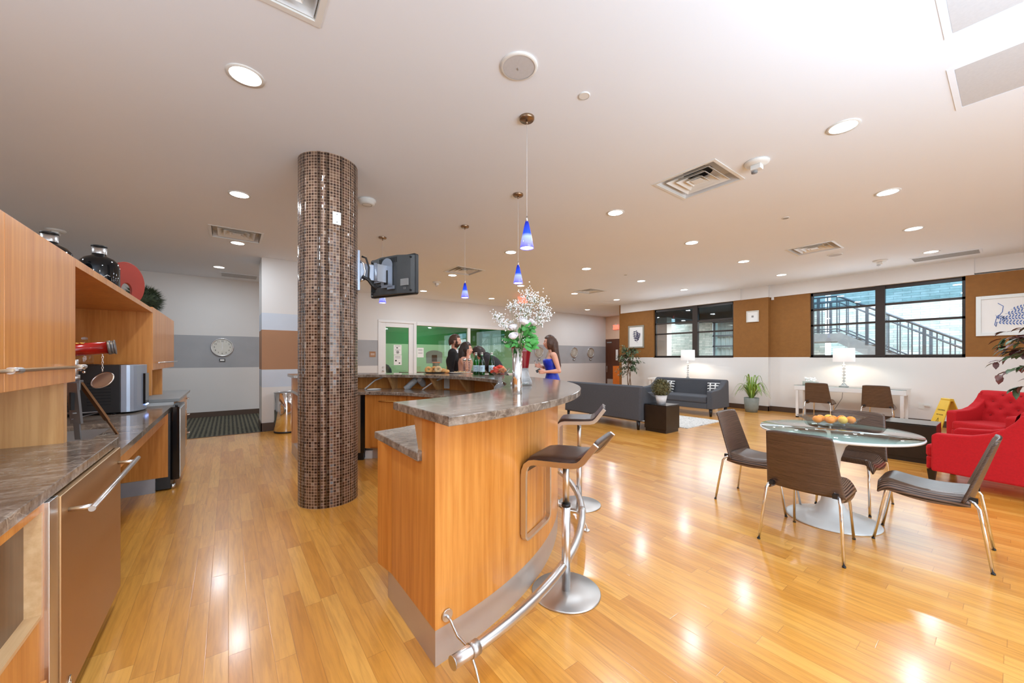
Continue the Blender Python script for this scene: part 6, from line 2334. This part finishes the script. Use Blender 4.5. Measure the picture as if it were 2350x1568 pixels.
def tall_glass(loc, label, proto=None):
    if proto: return copy_tree(proto, loc, -YAW, label)
    t = thing('tall_glass_bottle', label, 'bottle', loc, -YAW, 'tall clear bottles with silver caps')
    MB().lathe([(0.0001, 0.003), (0.024, 0.0), (0.027, 0.01), (0.027, 0.19), (0.0255, 0.19), (0.025, 0.012), (0.0001, 0.012)], n=24, cap=False).build('glass_tube', 'glass_clear', t)
    MB().lathe([(0.0275, 0.185), (0.0275, 0.225), (0.0001, 0.226)], n=24).build('silver_cap', 'chrome', t)
    m = MB()
    for i in range(6):
        m.box(-0.010, -0.0285, 0.05 + 0.022 * i, 0.008, -0.0275, 0.06 + 0.022 * i)
    m.build('printed_marks', 'print_navy', t)
    return t


tg = tall_glass((2.70, 4.73, 1.12), 'left one of the two tall clear bottles with silver caps')
tall_glass((2.745, 4.67, 1.12), 'right one of the two tall clear bottles with silver caps', tg)


def tray_of(loc):
    t = thing('bread_tray', 'dark oval tray of bagels on the far bar top', 'tray', loc, -YAW)
    MB().lathe([(0.0001, 0.0), (0.16, 0.0), (0.20, 0.014), (0.197, 0.017), (0.158, 0.005), (0.0001, 0.005)], n=36, cap=False, sx=1.0, sy=0.65).build('tray', 'tray_black', t)
    return t


tl_ = tray_of((2.56, 5.33, 1.12))
wm = world_of(tl_)
BG = [(-0.13, -0.01, 0.048, 1.2, 0.35, 'split bagel leaning at the left end of the dark tray'), (-0.05, 0.03, 0.05, 1.3, -0.2, 'bagel standing second from the left on the dark tray'), (0.02, -0.02, 0.055, 1.25, 0.1, 'pale cut bagel half upright in the middle of the dark tray'), (0.09, 0.02, 0.035, 0.4, 0.3, 'bagel lying right of the pale half on the dark tray'), (0.14, -0.03, 0.028, 0.2, 0.0, 'low bagel at the right end of the dark tray')]
for i, (x, y, z, rx, rz_, lab) in enumerate(BG):
    o = MB()
    R_, r0_ = 0.034, 0.023
    o.grid(lambda u, v: ((R_ + r0_ * math.cos(2 * PI * v)) * math.cos(2 * PI * u), (R_ + r0_ * math.cos(2 * PI * v)) * math.sin(2 * PI * u), r0_ * 0.95 * math.sin(2 * PI * v)), 24, 12)
    q = o.build('bagel', 'cracker' if i == 2 else 'bread')
    q.location = wm @ Vector((x, y, z))
    q.rotation_euler = (rx, 0, rz_ - YAW)
    tag(q, lab, 'bagel', 'bagels on the dark tray')
pl_ = thing('white_plate', 'white plate of crackers on the far bar top beside the tall bottles', 'plate', (2.76, 4.98, 1.12), -YAW)
MB().lathe([(0.0001, 0.0), (0.09, 0.0), (0.16, 0.016), (0.158, 0.019), (0.088, 0.004), (0.0001, 0.004)], n=36, cap=False, sx=1.0, sy=0.7).build('plate', 'white_gloss', pl_)
r_ = random.Random(12)
g = MB()
for i in range(60):
    a, rr = r_.uniform(0, 2 * PI), r_.uniform(0, 0.11)
    g.obox((rr * math.cos(a), rr * 0.65 * math.sin(a), 0.016 + r_.uniform(0, 0.022) * (1 - rr / 0.12)), (0.028, 0.022, 0.004), (r_.uniform(-.4, .4), r_.uniform(-.4, .4), r_.uniform(0, 3)))
o = g.build('crackers', 'cracker')
o.location = (2.76, 4.98, 1.12); o.rotation_euler = (0, 0, -YAW)
tag(o, 'loose crackers heaped on the white plate', 'crackers', None, 'stuff')
# wine glass / small glasses behind
wg = thing('wine_glass', 'small dark drink glass behind the melon bowl', 'glass', (2.86, 4.02, 1.12))
MB().lathe([(0.0001, 0.003), (0.026, 0.0), (0.030, 0.045), (0.0285, 0.045), (0.0001, 0.006)], n=20, cap=False).build('glass_cup', 'glass_clear', wg)
MB().lathe([(0.0001, 0.006), (0.026, 0.008), (0.028, 0.030), (0.0001, 0.030)], n=20).build('red_drink', 'red_button', wg)


# stacks of plastic cups lying on the far lower counter
def cup_stack(a, b, label):
    a, b = Vector(a), Vector(b)
    t = thing('cup_stack', label, 'cups', a)
    m = MB()
    d = (b - a)
    n_ = 9
    for i in range(n_):
        p = a + d * (i / n_)
        q = a + d * ((i + 0.92) / n_)
        m.cyl(p, q, 0.044, 0.036, 16, False)
        m.tube([p + (p - q).normalized() * 0.001, p], 0.046, 16)
    m.build('nested_cups', 'cup_plastic', t, True)['kind'] = 'stuff'
    MB().cyl(b - d * 0.02, b, 0.037, 0.033, 16).build('top_cup', 'white_gloss', t, True)
    return t


cup_stack((2.03, 5.22, 0.915), (2.13, 5.10, 1.05), 'bagged stack of clear cups leaning at the left on the far counter')
cup_stack((2.33, 5.20, 0.915), (2.16, 5.06, 1.05), 'bagged stack of clear cups leaning at the right on the far counter')
# white cords on the far wall of the bar
for i, (a1, a2, lab) in enumerate(((56, 50, 'flat white cable dropping to the far counter, left of the cup stacks'), (31, 24, 'flat white cable dropping to the far counter, right of the cup stacks'))):
    r1, r2 = math.radians(a1), math.radians(a2)
    pts = [(CX_ + 2.12 * math.cos(r2), CY_ + 2.12 * math.sin(r2), 1.075), (CX_ + 2.08 * math.cos((r1 + r2) / 2), CY_ + 2.08 * math.sin((r1 + r2) / 2), 1.03), (CX_ + 1.98 * math.cos(r1), CY_ + 1.98 * math.sin(r1), 0.915)]
    tag(MB().tube(pts, 0.010, 6).build('cable', 'cable_white'), lab, 'cable', 'white cables inside the bar')
tag(MB().ball((1.62, 5.35, 0.918), 0.10, 16, 8, 1, 0.7, 0.1).build('napkin', 'paper'), 'flat white napkin on the far lower counter', 'napkin')


# ================================================================== PEOPLE
def skin_geo(nodes, edges, root, sub=2):
    """limbs and trunk as smooth tapered lofts through the joints; a voxel remesh then fuses them into one skin"""
    chains = []
    for names in (('hem', 'pelvis', 'waist', 'chest', 'clav', 'neck', 'skull'), ('clav', 'shL', 'elL', 'wrL'), ('clav', 'shR', 'elR', 'wrR'), ('pelvis', 'hpL', 'knL', 'anL', 'toL'), ('pelvis', 'hpR', 'knR', 'anR', 'toR')):
        c = [n_ for n_ in names if n_ in nodes]
        if names[0] == 'clav' and len(c) < 3: continue
        if names[0] == 'pelvis' and len(c) < 3: continue
        if names[0] == 'hem' and 'chest' not in nodes: continue
        chains.append(c)
    m = MB()
    for c in chains:
        P_ = [Vector(nodes[n_][:3]) for n_ in c]
        Rr = [nodes[n_][3] if isinstance(nodes[n_][3], tuple) else (nodes[n_][3], nodes[n_][3]) for n_ in c]
        limb = c[0] in ('clav', 'pelvis') and c[1][:2] in ('sh', 'hp')
        if limb:
            Rr[0] = (Rr[1][0] * 0.9, Rr[1][0] * 0.9)
        K = 7
        pts, rad = [], []
        n_ = len(P_)
        for i in range(n_ - 1):
            p0, p1, p2, p3 = P_[max(i - 1, 0)], P_[i], P_[i + 1], P_[min(i + 2, n_ - 1)]
            for k in range(K):
                t = k / K
                q = 0.5 * ((2 * p1) + (p2 - p0) * t + (2 * p0 - 5 * p1 + 4 * p2 - p3) * t * t + (3 * p1 - p0 - 3 * p2 + p3) * t ** 3)
                if limb and i >= 1:
                    q = p1.lerp(p2, t)
                sm = t * t * (3 - 2 * t)
                r = [Rr[i][j] * (1 - sm) + Rr[i + 1][j] * sm for j in (0, 1)]
                if limb and i == n_ - 2 - (1 if 'to' in c[-1] else 0) or (limb and i == 2):
                    bul = 1 + 0.10 * math.sin(PI * min(1, t * 1.6)) if t < 0.62 else 1.0
                    r = [x * bul for x in r]
                pts.append(q)
                rad.append(r)
        pts.append(P_[-1]); rad.append(list(Rr[-1]))
        N_ = 22
        vs = []
        mm = len(pts)
        for i in range(mm):
            tg = (pts[min(i + 1, mm - 1)] - pts[max(i - 1, 0)]).normalized()
            lat = Vector((0, 1, 0)) - tg * tg.y
            lat = lat.normalized() if lat.length > 0.2 else tg.orthogonal().normalized()
            dep = tg.cross(lat)
            for k in range(N_):
                a_ = 2 * PI * k / N_
                vs.append(pts[i] + lat * math.cos(a_) * rad[i][0] + dep * math.sin(a_) * rad[i][1])
        fs = [(j * N_ + k, j * N_ + (k + 1) % N_, (j + 1) * N_ + (k + 1) % N_, (j + 1) * N_ + k) for j in range(mm - 1) for k in range(N_)]
        fs += [tuple(reversed(range(N_))), tuple((mm - 1) * N_ + k for k in range(N_))]
        m.raw(vs, fs, True)
        for i, n2 in enumerate(c):
            if limb and i == 0: continue
            if n2 in ('hem',): continue
            rr = Rr[i]
            m.ball(P_[i], min(rr) * 1.0, 14, 10)
    return m.v, m.f


def head(mb, c, pitch=0.0, yaw=0.0, size=1.0):
    """head with face looking along local +x, centre c"""
    R = Matrix.Rotation(yaw, 3, 'Z') @ Matrix.Rotation(pitch, 3, 'Y')
    c = Vector(c)
    def g(az, el, a0, e0, sa, se):
        return math.exp(-((az - a0) / sa) ** 2 - ((el - e0) / se) ** 2)
    nu, nv = 48, 36
    vs = []
    for j in range(nv + 1):
        el = -PI / 2 + PI * j / nv
        for i in range(nu):
            az = -PI + 2 * PI * i / nu
            x = 0.096 * math.cos(el) * math.cos(az)
            y = 0.074 * math.cos(el) * math.sin(az)
            z = 0.116 * math.sin(el)
            if el < -0.15:
                k = 1 - 0.30 * min(1, (-el - 0.15) / 1.1)
                y *= k
                if x < 0: x *= 1 - 0.35 * min(1, (-el - 0.15) / 1.1)
            d = 0.0
            d += 0.024 * g(az, el, 0, -0.18, 0.13, 0.13) + 0.010 * g(az, el, 0, 0.02, 0.10, 0.2)
            d += 0.008 * g(az, el, 0, -0.52, 0.26, 0.09) + 0.007 * g(az, el, 0, -0.68, 0.22, 0.07)
            d += 0.016 * g(az, el, 0, -1.0, 0.5, 0.2)
            d += 0.005 * g(az, el, 0, 0.28, 0.7, 0.12)
            d -= 0.009 * (g(az, el, 0.40, 0.08, 0.2, 0.13) + g(az, el, -0.40, 0.08, 0.2, 0.13))
            x += d * math.cos(az)
            y += d * math.sin(az)
            p = c + R @ (Vector((x, y, z)) * size)
            vs.append(p)
    fs = []
    for j in range(nv):
        for i in range(nu):
            k = (i + 1) % nu
            fs.append((j * nu + i, j * nu + k, (j + 1) * nu + k, (j + 1) * nu + i))
    mb.raw(vs, fs, True)
    for s_ in (-1, 1):
        q = MB().ball((0, 0, 0), 0.03, 10, 8, 0.6, 0.32, 1.0)
        mb.raw([c + R @ (Vector(p) + Vector((-0.008, s_ * 0.074, -0.005))) for p in q.v], q.f, True)
    return R


def face_parts(t, c, R):
    c = Vector(c)
    for s_ in (-1, 1):
        e = MB().ball((0, 0, 0), 0.0105, 12, 8, 1, 1.2, 0.62)
        e.v = [tuple(c + R @ (Vector(p) + Vector((0.0765, s_ * 0.031, 0.009)))) for p in e.v]
        eo = e.build('eye', 'eye_white', t)
        e = MB().ball((0, 0, 0), 0.0055, 10, 6)
        e.v = [tuple(c + R @ (Vector(p) + Vector((0.0832, s_ * 0.031, 0.009)))) for p in e.v]
        e.build('iris', 'eye_dark', eo)
        b = MB().tube([c + R @ Vector(p) for p in ((0.092, s_ * 0.016, 0.028), (0.089, s_ * 0.033, 0.034), (0.075, s_ * 0.050, 0.028))], 0.0028, 5)
        b.build('eyebrow', 'hair_brown', t)
    l_ = MB().tube([c + R @ Vector(p) for p in ((0.083, -0.024, -0.056), (0.099, -0.009, -0.053), (0.1, 0.009, -0.053), (0.083, 0.024, -0.056))], 0.0045, 6)
    l_.build('lips', 'lips', t)


def hand(mb, wrist, d, pn, thumb, curl=0.5, size=1.0):
    """palm from wrist along d; pn points out of the palm; thumb side unit vector; fingers curl towards pn"""
    w_, d, pn = Vector(wrist), Vector(d).normalized(), Vector(pn)
    pn = (pn - d * pn.dot(d)).normalized()
    sd = d.cross(pn)
    if sd.dot(Vector(thumb)) < 0: sd = -sd
    s = size
    # palm
    for k in range(4):
        o_ = (k - 1.5) * 0.019 * s
        mb.tube([w_ + sd * o_ * 0.5, w_ + d * 0.045 * s + sd * o_ * 0.9, w_ + d * 0.088 * s + sd * o_], [0.016 * s, 0.015 * s, 0.0115 * s], 8)
    L = [0.074, 0.080, 0.075, 0.058]
    for k in range(4):
        o_ = (1.5 - k) * 0.0195 * s
        p = w_ + d * 0.086 * s + sd * o_
        pts, ang_ = [p], 0.12
        rr = [0.0092 * s]
        for seg in range(3):
            ang_ += curl * (0.9 + 0.12 * k)
            stp = L[k] * s * (0.42, 0.33, 0.25)[seg]
            p = p + (d * math.cos(ang_) + pn * math.sin(ang_)) * stp
            pts.append(p)
            rr.append((0.0088, 0.008, 0.0066)[seg] * s)
        mb.tube(pts, rr, 8)
        mb.ball(pts[-1], rr[-1], 8, 6)
    b = w_ + d * 0.025 * s + sd * 0.026 * s
    tp = [b, b + (sd * 0.7 + d * 0.6 + pn * 0.3).normalized() * 0.035 * s]
    tp.append(tp[-1] + (sd * 0.25 + d * 0.85 + pn * (0.3 + curl * 0.6)).normalized() * 0.028 * s)
    tp.append(tp[-1] + (d * 0.8 + pn * (0.4 + curl)).normalized() * 0.022 * s)
    mb.tube(tp, [0.013 * s, 0.0115 * s, 0.0095 * s, 0.0075 * s], 8)
    mb.ball(tp[-1], 0.0075 * s, 8, 6)


def shell(t, name, mat, nodes, edges, root, remesh=0.009, extra=None):
    m = MB()
    m.raw(*skin_geo(nodes, edges, root), True)
    if extra: extra(m)
    return m.build(name, mat, t, remesh=remesh)


def rings(profile, n=28):
    """loft of ellipses (cx, cy, z, rx, ry)"""
    m = MB()
    vs = []
    for cx, cy, z, rx, ry in profile:
        for i in range(n):
            a = 2 * PI * i / n
            vs.append((cx + rx * math.cos(a), cy + ry * math.sin(a), z))
    fs = []
    for j in range(len(profile) - 1):
        for i in range(n):
            k = (i + 1) % n
            fs.append((j * n + i, j * n + k, (j + 1) * n + k, (j + 1) * n + i))
    m.raw(vs, fs, True)
    return m


def person(label, loc, rz, hgt, J, head_c, head_pitch=0.0, head_yaw=0.0, female=False, hands=()):
    """J: joint overrides in local metres"""
    t = thing('person', label, 'person', loc, rz)
    s = hgt / 1.75
    fw = 0.90 if female else 1.0
    N = {
        'pelvis': (0, 0, 0.95 * s, (0.15 * fw, 0.11)),
        'waist': (0.0, 0, 1.10 * s, (0.125 * fw, 0.095 * fw)),
        'chest': (0.0, 0, 1.28 * s, (0.155 * fw, 0.115 * fw)),
        'clav': (0.0, 0, 1.43 * s, (0.10 * fw, 0.075)),
        'neck': (0.01, 0, 1.50 * s, 0.052 * fw),
        'skull': (0.02, 0, 1.60 * s, 0.055),
        'shL': (0, 0.175 * fw, 1.41 * s, 0.058 * fw), 'shR': (0, -0.175 * fw, 1.41 * s, 0.058 * fw),
        'elL': (-0.02, 0.22 * fw, 1.12 * s, 0.040 * fw), 'elR': (-0.02, -0.22 * fw, 1.12 * s, 0.040 * fw),
        'wrL': (0.06, 0.23 * fw, 0.88 * s, 0.027 * fw), 'wrR': (0.06, -0.23 * fw, 0.88 * s, 0.027 * fw),
        'hpL': (0, 0.09, 0.90 * s, 0.088), 'hpR': (0, -0.09, 0.90 * s, 0.088),
        'knL': (0.02, 0.10, 0.49 * s, 0.056), 'knR': (0.02, -0.10, 0.49 * s, 0.056),
        'anL': (-0.02, 0.10, 0.10 * s, 0.037), 'anR': (-0.02, -0.10, 0.10 * s, 0.037),
        'toL': (0.10, 0.115, 0.045, 0.034), 'toR': (0.10, -0.115, 0.045, 0.034),
    }
    for k, v in J.items():
        N[k] = tuple(v) + (N[k][3],) if len(v) == 3 else tuple(v)
    N['skull'] = (head_c[0] - 0.015, head_c[1], head_c[2] - 0.02, 0.055)
    E_ = [('pelvis', 'waist'), ('waist', 'chest'), ('chest', 'clav'), ('clav', 'neck'), ('neck', 'skull'), ('clav', 'shL'), ('shL', 'elL'), ('elL', 'wrL'), ('clav', 'shR'), ('shR', 'elR'), ('elR', 'wrR'),
          ('pelvis', 'hpL'), ('hpL', 'knL'), ('knL', 'anL'), ('anL', 'toL'), ('pelvis', 'hpR'), ('hpR', 'knR'), ('knR', 'anR'), ('anR', 'toR')]
    m = MB()
    m.raw(*skin_geo(N, E_, 'pelvis'), True)
    R = head(m, head_c, head_pitch, head_yaw, 0.97 if female else 1.02)
    for side, d, pn, th_, curl in hands:
        w_ = N['wr' + side][:3]
        hand(m, w_, d, pn, th_, curl, 0.9 if female else 1.0)
    body = m.build('body', 'skin', t, remesh=0.0065)
    face_parts(t, head_c, R)
    return t, N, R, s


# --- man in the dark suit, looking right
t, N, R, s = person('man in a black suit and white collar, short brown hair, looking right', (3.31, 6.20, 0), -YAW, 1.78,
                    {}, (0.03, 0, 1.655), 0.05, 0.1, False, (('L', (0.1, 0, -1), (0, -1, 0), (1, 0, 0), 0.35), ('R', (0.1, 0, -1), (0, 1, 0), (1, 0, 0), 0.35)))
J_ = {k: N[k] for k in ('pelvis', 'waist', 'chest', 'clav', 'shL', 'elL', 'wrL', 'shR', 'elR', 'wrR')}
def grow(N_, f, add=0.0):
    o = {}
    for k, v in N_.items():
        r = v[3] if isinstance(v[3], tuple) else (v[3], v[3])
        o[k] = v[:3] + ((r[0] * f + add, r[1] * f + add),)
    return o
JK = grow(J_, 1.10, 0.012)
JK['clav'] = N['clav'][:2] + (1.425, (0.115, 0.085))
JK['hem'] = (0, 0, 0.80, (0.185, 0.135))
ed = [('pelvis', 'waist'), ('waist', 'chest'), ('chest', 'clav'), ('clav', 'shL'), ('shL', 'elL'), ('elL', 'wrL'), ('clav', 'shR'), ('shR', 'elR'), ('elR', 'wrR'), ('pelvis', 'hem')]
jk = shell(t, 'suit_jacket', 'suit_black', JK, ed, 'pelvis')
rings([(0.012, 0, 1.445, 0.072, 0.074), (0.016, 0, 1.475, 0.066, 0.066), (0.02, 0, 1.505, 0.062, 0.061), (0.02, 0, 1.505, 0.057, 0.056)]).build('shirt_collar', 'shirt_white', t)
m = MB().extrude([(0.118, -0.03, 1.43), (0.150, 0.0, 1.18), (0.118, 0.03, 1.43)], (0.012, 0, 0))
m.build('shirt_front', 'shirt_white', t)
LG = grow({k: N[k] for k in ('pelvis', 'hpL', 'knL', 'anL', 'hpR', 'knR', 'anR')}, 1.12, 0.012)
led = [('pelvis', 'hpL'), ('hpL', 'knL'), ('knL', 'anL'), ('pelvis', 'hpR'), ('hpR', 'knR'), ('knR', 'anR')]
shell(t, 'trousers', 'suit_black', LG, led, 'pelvis')
for s_ in (-1, 1):
    MB().ball((0.05, s_ * 0.11, 0.045), 0.045, 14, 10, 2.9, 1.05, 1.0).build('shoe', 'shoe_black', t)
hc = Vector((0.03, 0, 1.655))
def hair_cap(name, mat, c, R, fn, parent, th=0.012):
    """scalp hair: offset shell over the head where fn(az, el) is true"""
    nu, nv = 64, 40
    m = MB()
    idx = {}
    vs = []
    rr_ = random.Random(2)
    for j in range(nv + 1):
        el = -PI / 2 + PI * j / nv
        for i in range(nu):
            az = -PI + 2 * PI * i / nu
            k = 1.0
            kk = 1 + rr_.uniform(0, 0.05)
            x = (0.096 + th) * math.cos(el) * math.cos(az) * kk
            y = (0.074 + th) * math.cos(el) * math.sin(az) * kk
            z = (0.116 + th) * math.sin(el) * kk
            if x > 0: x -= 0.004
            vs.append(c + R @ Vector((x - 0.004, y, z)))
    fs = []
    for j in range(nv):
        el = -PI / 2 + PI * (j + 0.5) / nv
        for i in range(nu):
            az = -PI + 2 * PI * (i + 0.5) / nu
            if fn(az, el):
                k = (i + 1) % nu
                fs.append((j * nu + i, j * nu + k, (j + 1) * nu + k, (j + 1) * nu + i))
    used = sorted({i for f in fs for i in f})
    mp = {u: n_ for n_, u in enumerate(used)}
    m.raw([vs[u] for u in used], [tuple(mp[i] for i in f) for f in fs], True)
    return m.build(name, mat, parent, solid=0.016)


hair_cap('hair', 'hair_brown', hc, R, lambda az, el: (abs(az) > 1.15 and el > -0.35 - 0.25 * max(0, abs(az) - 1.9) and not (1.3 < abs(az) < 1.75 and el < 0.12)) or el > 0.62, t)
hair_cap('beard', 'hair_brown', hc, R, lambda az, el: (abs(az) < 1.45 and -1.35 < el < -0.42 - 0.22 * math.exp(-(az / 0.35) ** 2)) or (0.95 < abs(az) < 1.4 and -0.9 < el < 0.0) or (abs(az) < 0.38 and -0.44 < el < -0.34), t, 0.004)


# long hair as one lofted mass with strands
def long_hair(t, mat, c, R, back_pts, w_, name='hair'):
    m = MB()
    hair_cap(name, mat, c, R, lambda az, el: (abs(az) > 1.0 and el > -1.0) or el > 0.60, t)
    prof = []
    for k, (x, z, rx, ry) in enumerate(back_pts):
        prof.append((x, 0, z, rx, ry))
    mm = rings(prof, 40)
    rr_ = random.Random(5)
    mm.v = [(x + 0.004 * math.sin(40 * math.atan2(y, x - prof[0][0])), y * (1 + 0.03 * math.sin(x * 300)), z) for x, y, z in mm.v]
    o = mm.build('hair_length', mat, t)
    return o


# --- woman in the blue dress, facing left
t, N, R, s = person('young woman in a strapless blue dress with long brown hair, holding a glass', (4.50, 4.84, 0), PI - YAW, 1.70,
                    {'chest': (0.01, 0, 1.25), 'elL': (-0.10, 0.20, 1.13), 'wrL': (0.14, 0.15, 1.115), 'shL': (-0.02, 0.15, 1.385), 'shR': (-0.01, -0.15, 1.385), 'elR': (-0.02, -0.19, 1.14), 'wrR': (0.18, -0.12, 1.20)},
                    (0.045, 0, 1.615), 0.0, 0.05, True,
                    (('L', (1, -0.15, 0.02), (0, -1, 0), (0, 0, 1), 0.55), ('R', (1, 0.0, 0.25), (0, 1, 0.1), (0, 0, 1), 0.45)))
dr_p = [(0.02, 0, 1.335, 0.118, 0.148), (0.025, 0, 1.30, 0.135, 0.155), (0.02, 0, 1.24, 0.128, 0.150), (0.01, 0, 1.16, 0.104, 0.132), (0.0, 0, 1.08, 0.098, 0.128), (-0.005, 0, 1.0, 0.124, 0.158), (-0.005, 0, 0.93, 0.138, 0.182), (0.0, 0, 0.84, 0.140, 0.196), (0.005, 0, 0.74, 0.136, 0.196), (0.005, 0, 0.70, 0.134, 0.194)]
rings(dr_p, 40).build('dress', 'dress_blue', t, solid=0.006)
long_hair(t, 'hair_brown', Vector((0.045, 0, 1.615)), R, [(0.0, 1.69, 0.07, 0.07), (-0.02, 1.62, 0.085, 0.088), (-0.035, 1.52, 0.078, 0.09), (-0.06, 1.42, 0.065, 0.088), (-0.095, 1.32, 0.045, 0.085), (-0.125, 1.22, 0.028, 0.07), (-0.13, 1.15, 0.012, 0.05)], 0.2)
for s_ in (-1, 1):
    MB().ball((0.05, s_ * 0.11, 0.04), 0.038, 14, 10, 2.8, 1.0, 1.0).build('shoe', 'shoe_black', t)
q = MB().tube([(0.145, -0.12 + 0.030 * math.cos(a), 1.185 + 0.030 * math.sin(a)) for a in [2 * PI * k / 20 for k in range(20)]], 0.0045, 6, closed=True)
q.build('bracelet', 'black_plastic', t)
MB().tube([(0.06, 0.045, 1.47), (0.10, 0.02, 1.38), (0.115, 0, 1.34)], 0.002, 5).tube([(0.06, -0.045, 1.47), (0.10, -0.02, 1.38), (0.115, 0, 1.34)], 0.002, 5).build('necklace', 'gold', t)
wt = world_of(t)
g_ = thing('flute_glass', 'small clear glass raised in the hand of the woman in blue', 'glass', wt @ Vector((0.285, -0.10, 1.185)))
MB().lathe([(0.0001, 0.0), (0.024, 0.002), (0.004, 0.01), (0.004, 0.055), (0.020, 0.085), (0.023, 0.13), (0.0215, 0.13), (0.018, 0.088), (0.0001, 0.06)], n=20, cap=False).build('glass_body', 'crystal', g_)
ph = thing('phone', 'small black object in the nearer hand of the woman in blue', 'phone', wt @ Vector((0.245, 0.10, 1.135)), PI - YAW)
MB().obox((0, 0, 0), (0.085, 0.012, 0.05), (0, 0.5, 0)).build('case', 'black_plastic', ph, bevel=0.004)

# --- woman in front of the man, seen from behind, hand raised
t, N, R, s = person('woman with long dark hair seen from behind in a pale top, one fist raised', (3.25, 5.69, 0), math.radians(-38), 1.62,
                    {'elR': (0.07, -0.19, 1.18), 'wrR': (0.085, -0.20, 1.41), 'shR': (0, -0.155, 1.31), 'shL': (0, 0.155, 1.31), 'elL': (0.06, 0.20, 1.06), 'wrL': (0.22, 0.14, 1.0)},
                    (0.03, 0, 1.495), 0.0, 0.0, True,
                    (('R', (0.1, 0.1, 1), (0.6, 0.7, 0), (-1, 0, 0), 1.05), ('L', (1, 0, -0.1), (0, -1, 0), (0, 0, 1), 0.5)))
rings([(0.01, 0, 1.345, 0.10, 0.145), (0.015, 0, 1.27, 0.125, 0.150), (0.0, 0, 1.10, 0.10, 0.130), (0.0, 0, 0.98, 0.115, 0.155), (0.0, 0, 0.86, 0.130, 0.172), (0.0, 0, 0.60, 0.135, 0.18)], 36).build('dress', 'dress_nude', t, solid=0.006)
long_hair(t, 'hair_dark', Vector((0.03, 0, 1.495)), R, [(0.0, 1.57, 0.07, 0.07), (-0.02, 1.50, 0.085, 0.09), (-0.03, 1.40, 0.075, 0.095), (-0.055, 1.30, 0.05, 0.085), (-0.07, 1.22, 0.03, 0.065)], 0.2)
for s_ in (-1, 1):
    MB().ball((0.05, s_ * 0.11, 0.04), 0.038, 14, 10, 2.8, 1.0, 1.0).build('shoe', 'shoe_black', t)

# --- person in black, bent forward to the left
t, N, R, s = person('person in black bending forward with head down, behind the green bottles', (3.93, 5.66, 0), PI - YAW, 1.74,
                    {'pelvis': (-0.10, 0, 0.92, (0.16, 0.12)), 'waist': (-0.02, 0, 1.06, (0.14, 0.11)), 'chest': (0.10, 0, 1.22, (0.17, 0.13)), 'clav': (0.22, 0, 1.36, (0.11, 0.08)), 'neck': (0.275, 0, 1.405),
                     'shL': (0.20, 0.17, 1.33), 'shR': (0.20, -0.17, 1.33), 'elL': (0.34, 0.22, 1.10), 'elR': (0.34, -0.22, 1.10), 'wrL': (0.42, 0.12, 0.95), 'wrR': (0.42, -0.12, 0.95),
                     'hpL': (-0.10, 0.09, 0.88), 'hpR': (-0.10, -0.09, 0.88)},
                    (0.35, 0, 1.44), 0.75, 0.0, False, (('L', (0.6, 0, -0.8), (0, -1, 0), (1, 0, 0), 0.5), ('R', (0.6, 0, -0.8), (0, 1, 0), (1, 0, 0), 0.5)))
JK = grow({k: N[k] for k in ('pelvis', 'waist', 'chest', 'clav', 'shL', 'elL', 'wrL', 'shR', 'elR', 'wrR')}, 1.10, 0.014)
JK['hem'] = (-0.13, 0, 0.82, (0.19, 0.14))
shell(t, 'jacket', 'suit_black', JK, ed, 'pelvis')
LG = grow({k: N[k] for k in ('pelvis', 'hpL', 'knL', 'anL', 'hpR', 'knR', 'anR')}, 1.10, 0.012)
shell(t, 'trousers', 'suit_black', LG, led, 'pelvis')
hair_cap('hair', 'hair_dark', Vector((0.35, 0, 1.44)), R, lambda az, el: (abs(az) > 1.1 and el > -0.6) or el > 0.55, t)
for s_ in (-1, 1):
    MB().ball((0.05, s_ * 0.11, 0.045), 0.045, 14, 10, 2.9, 1.05, 1.0).build('shoe', 'shoe_black', t)
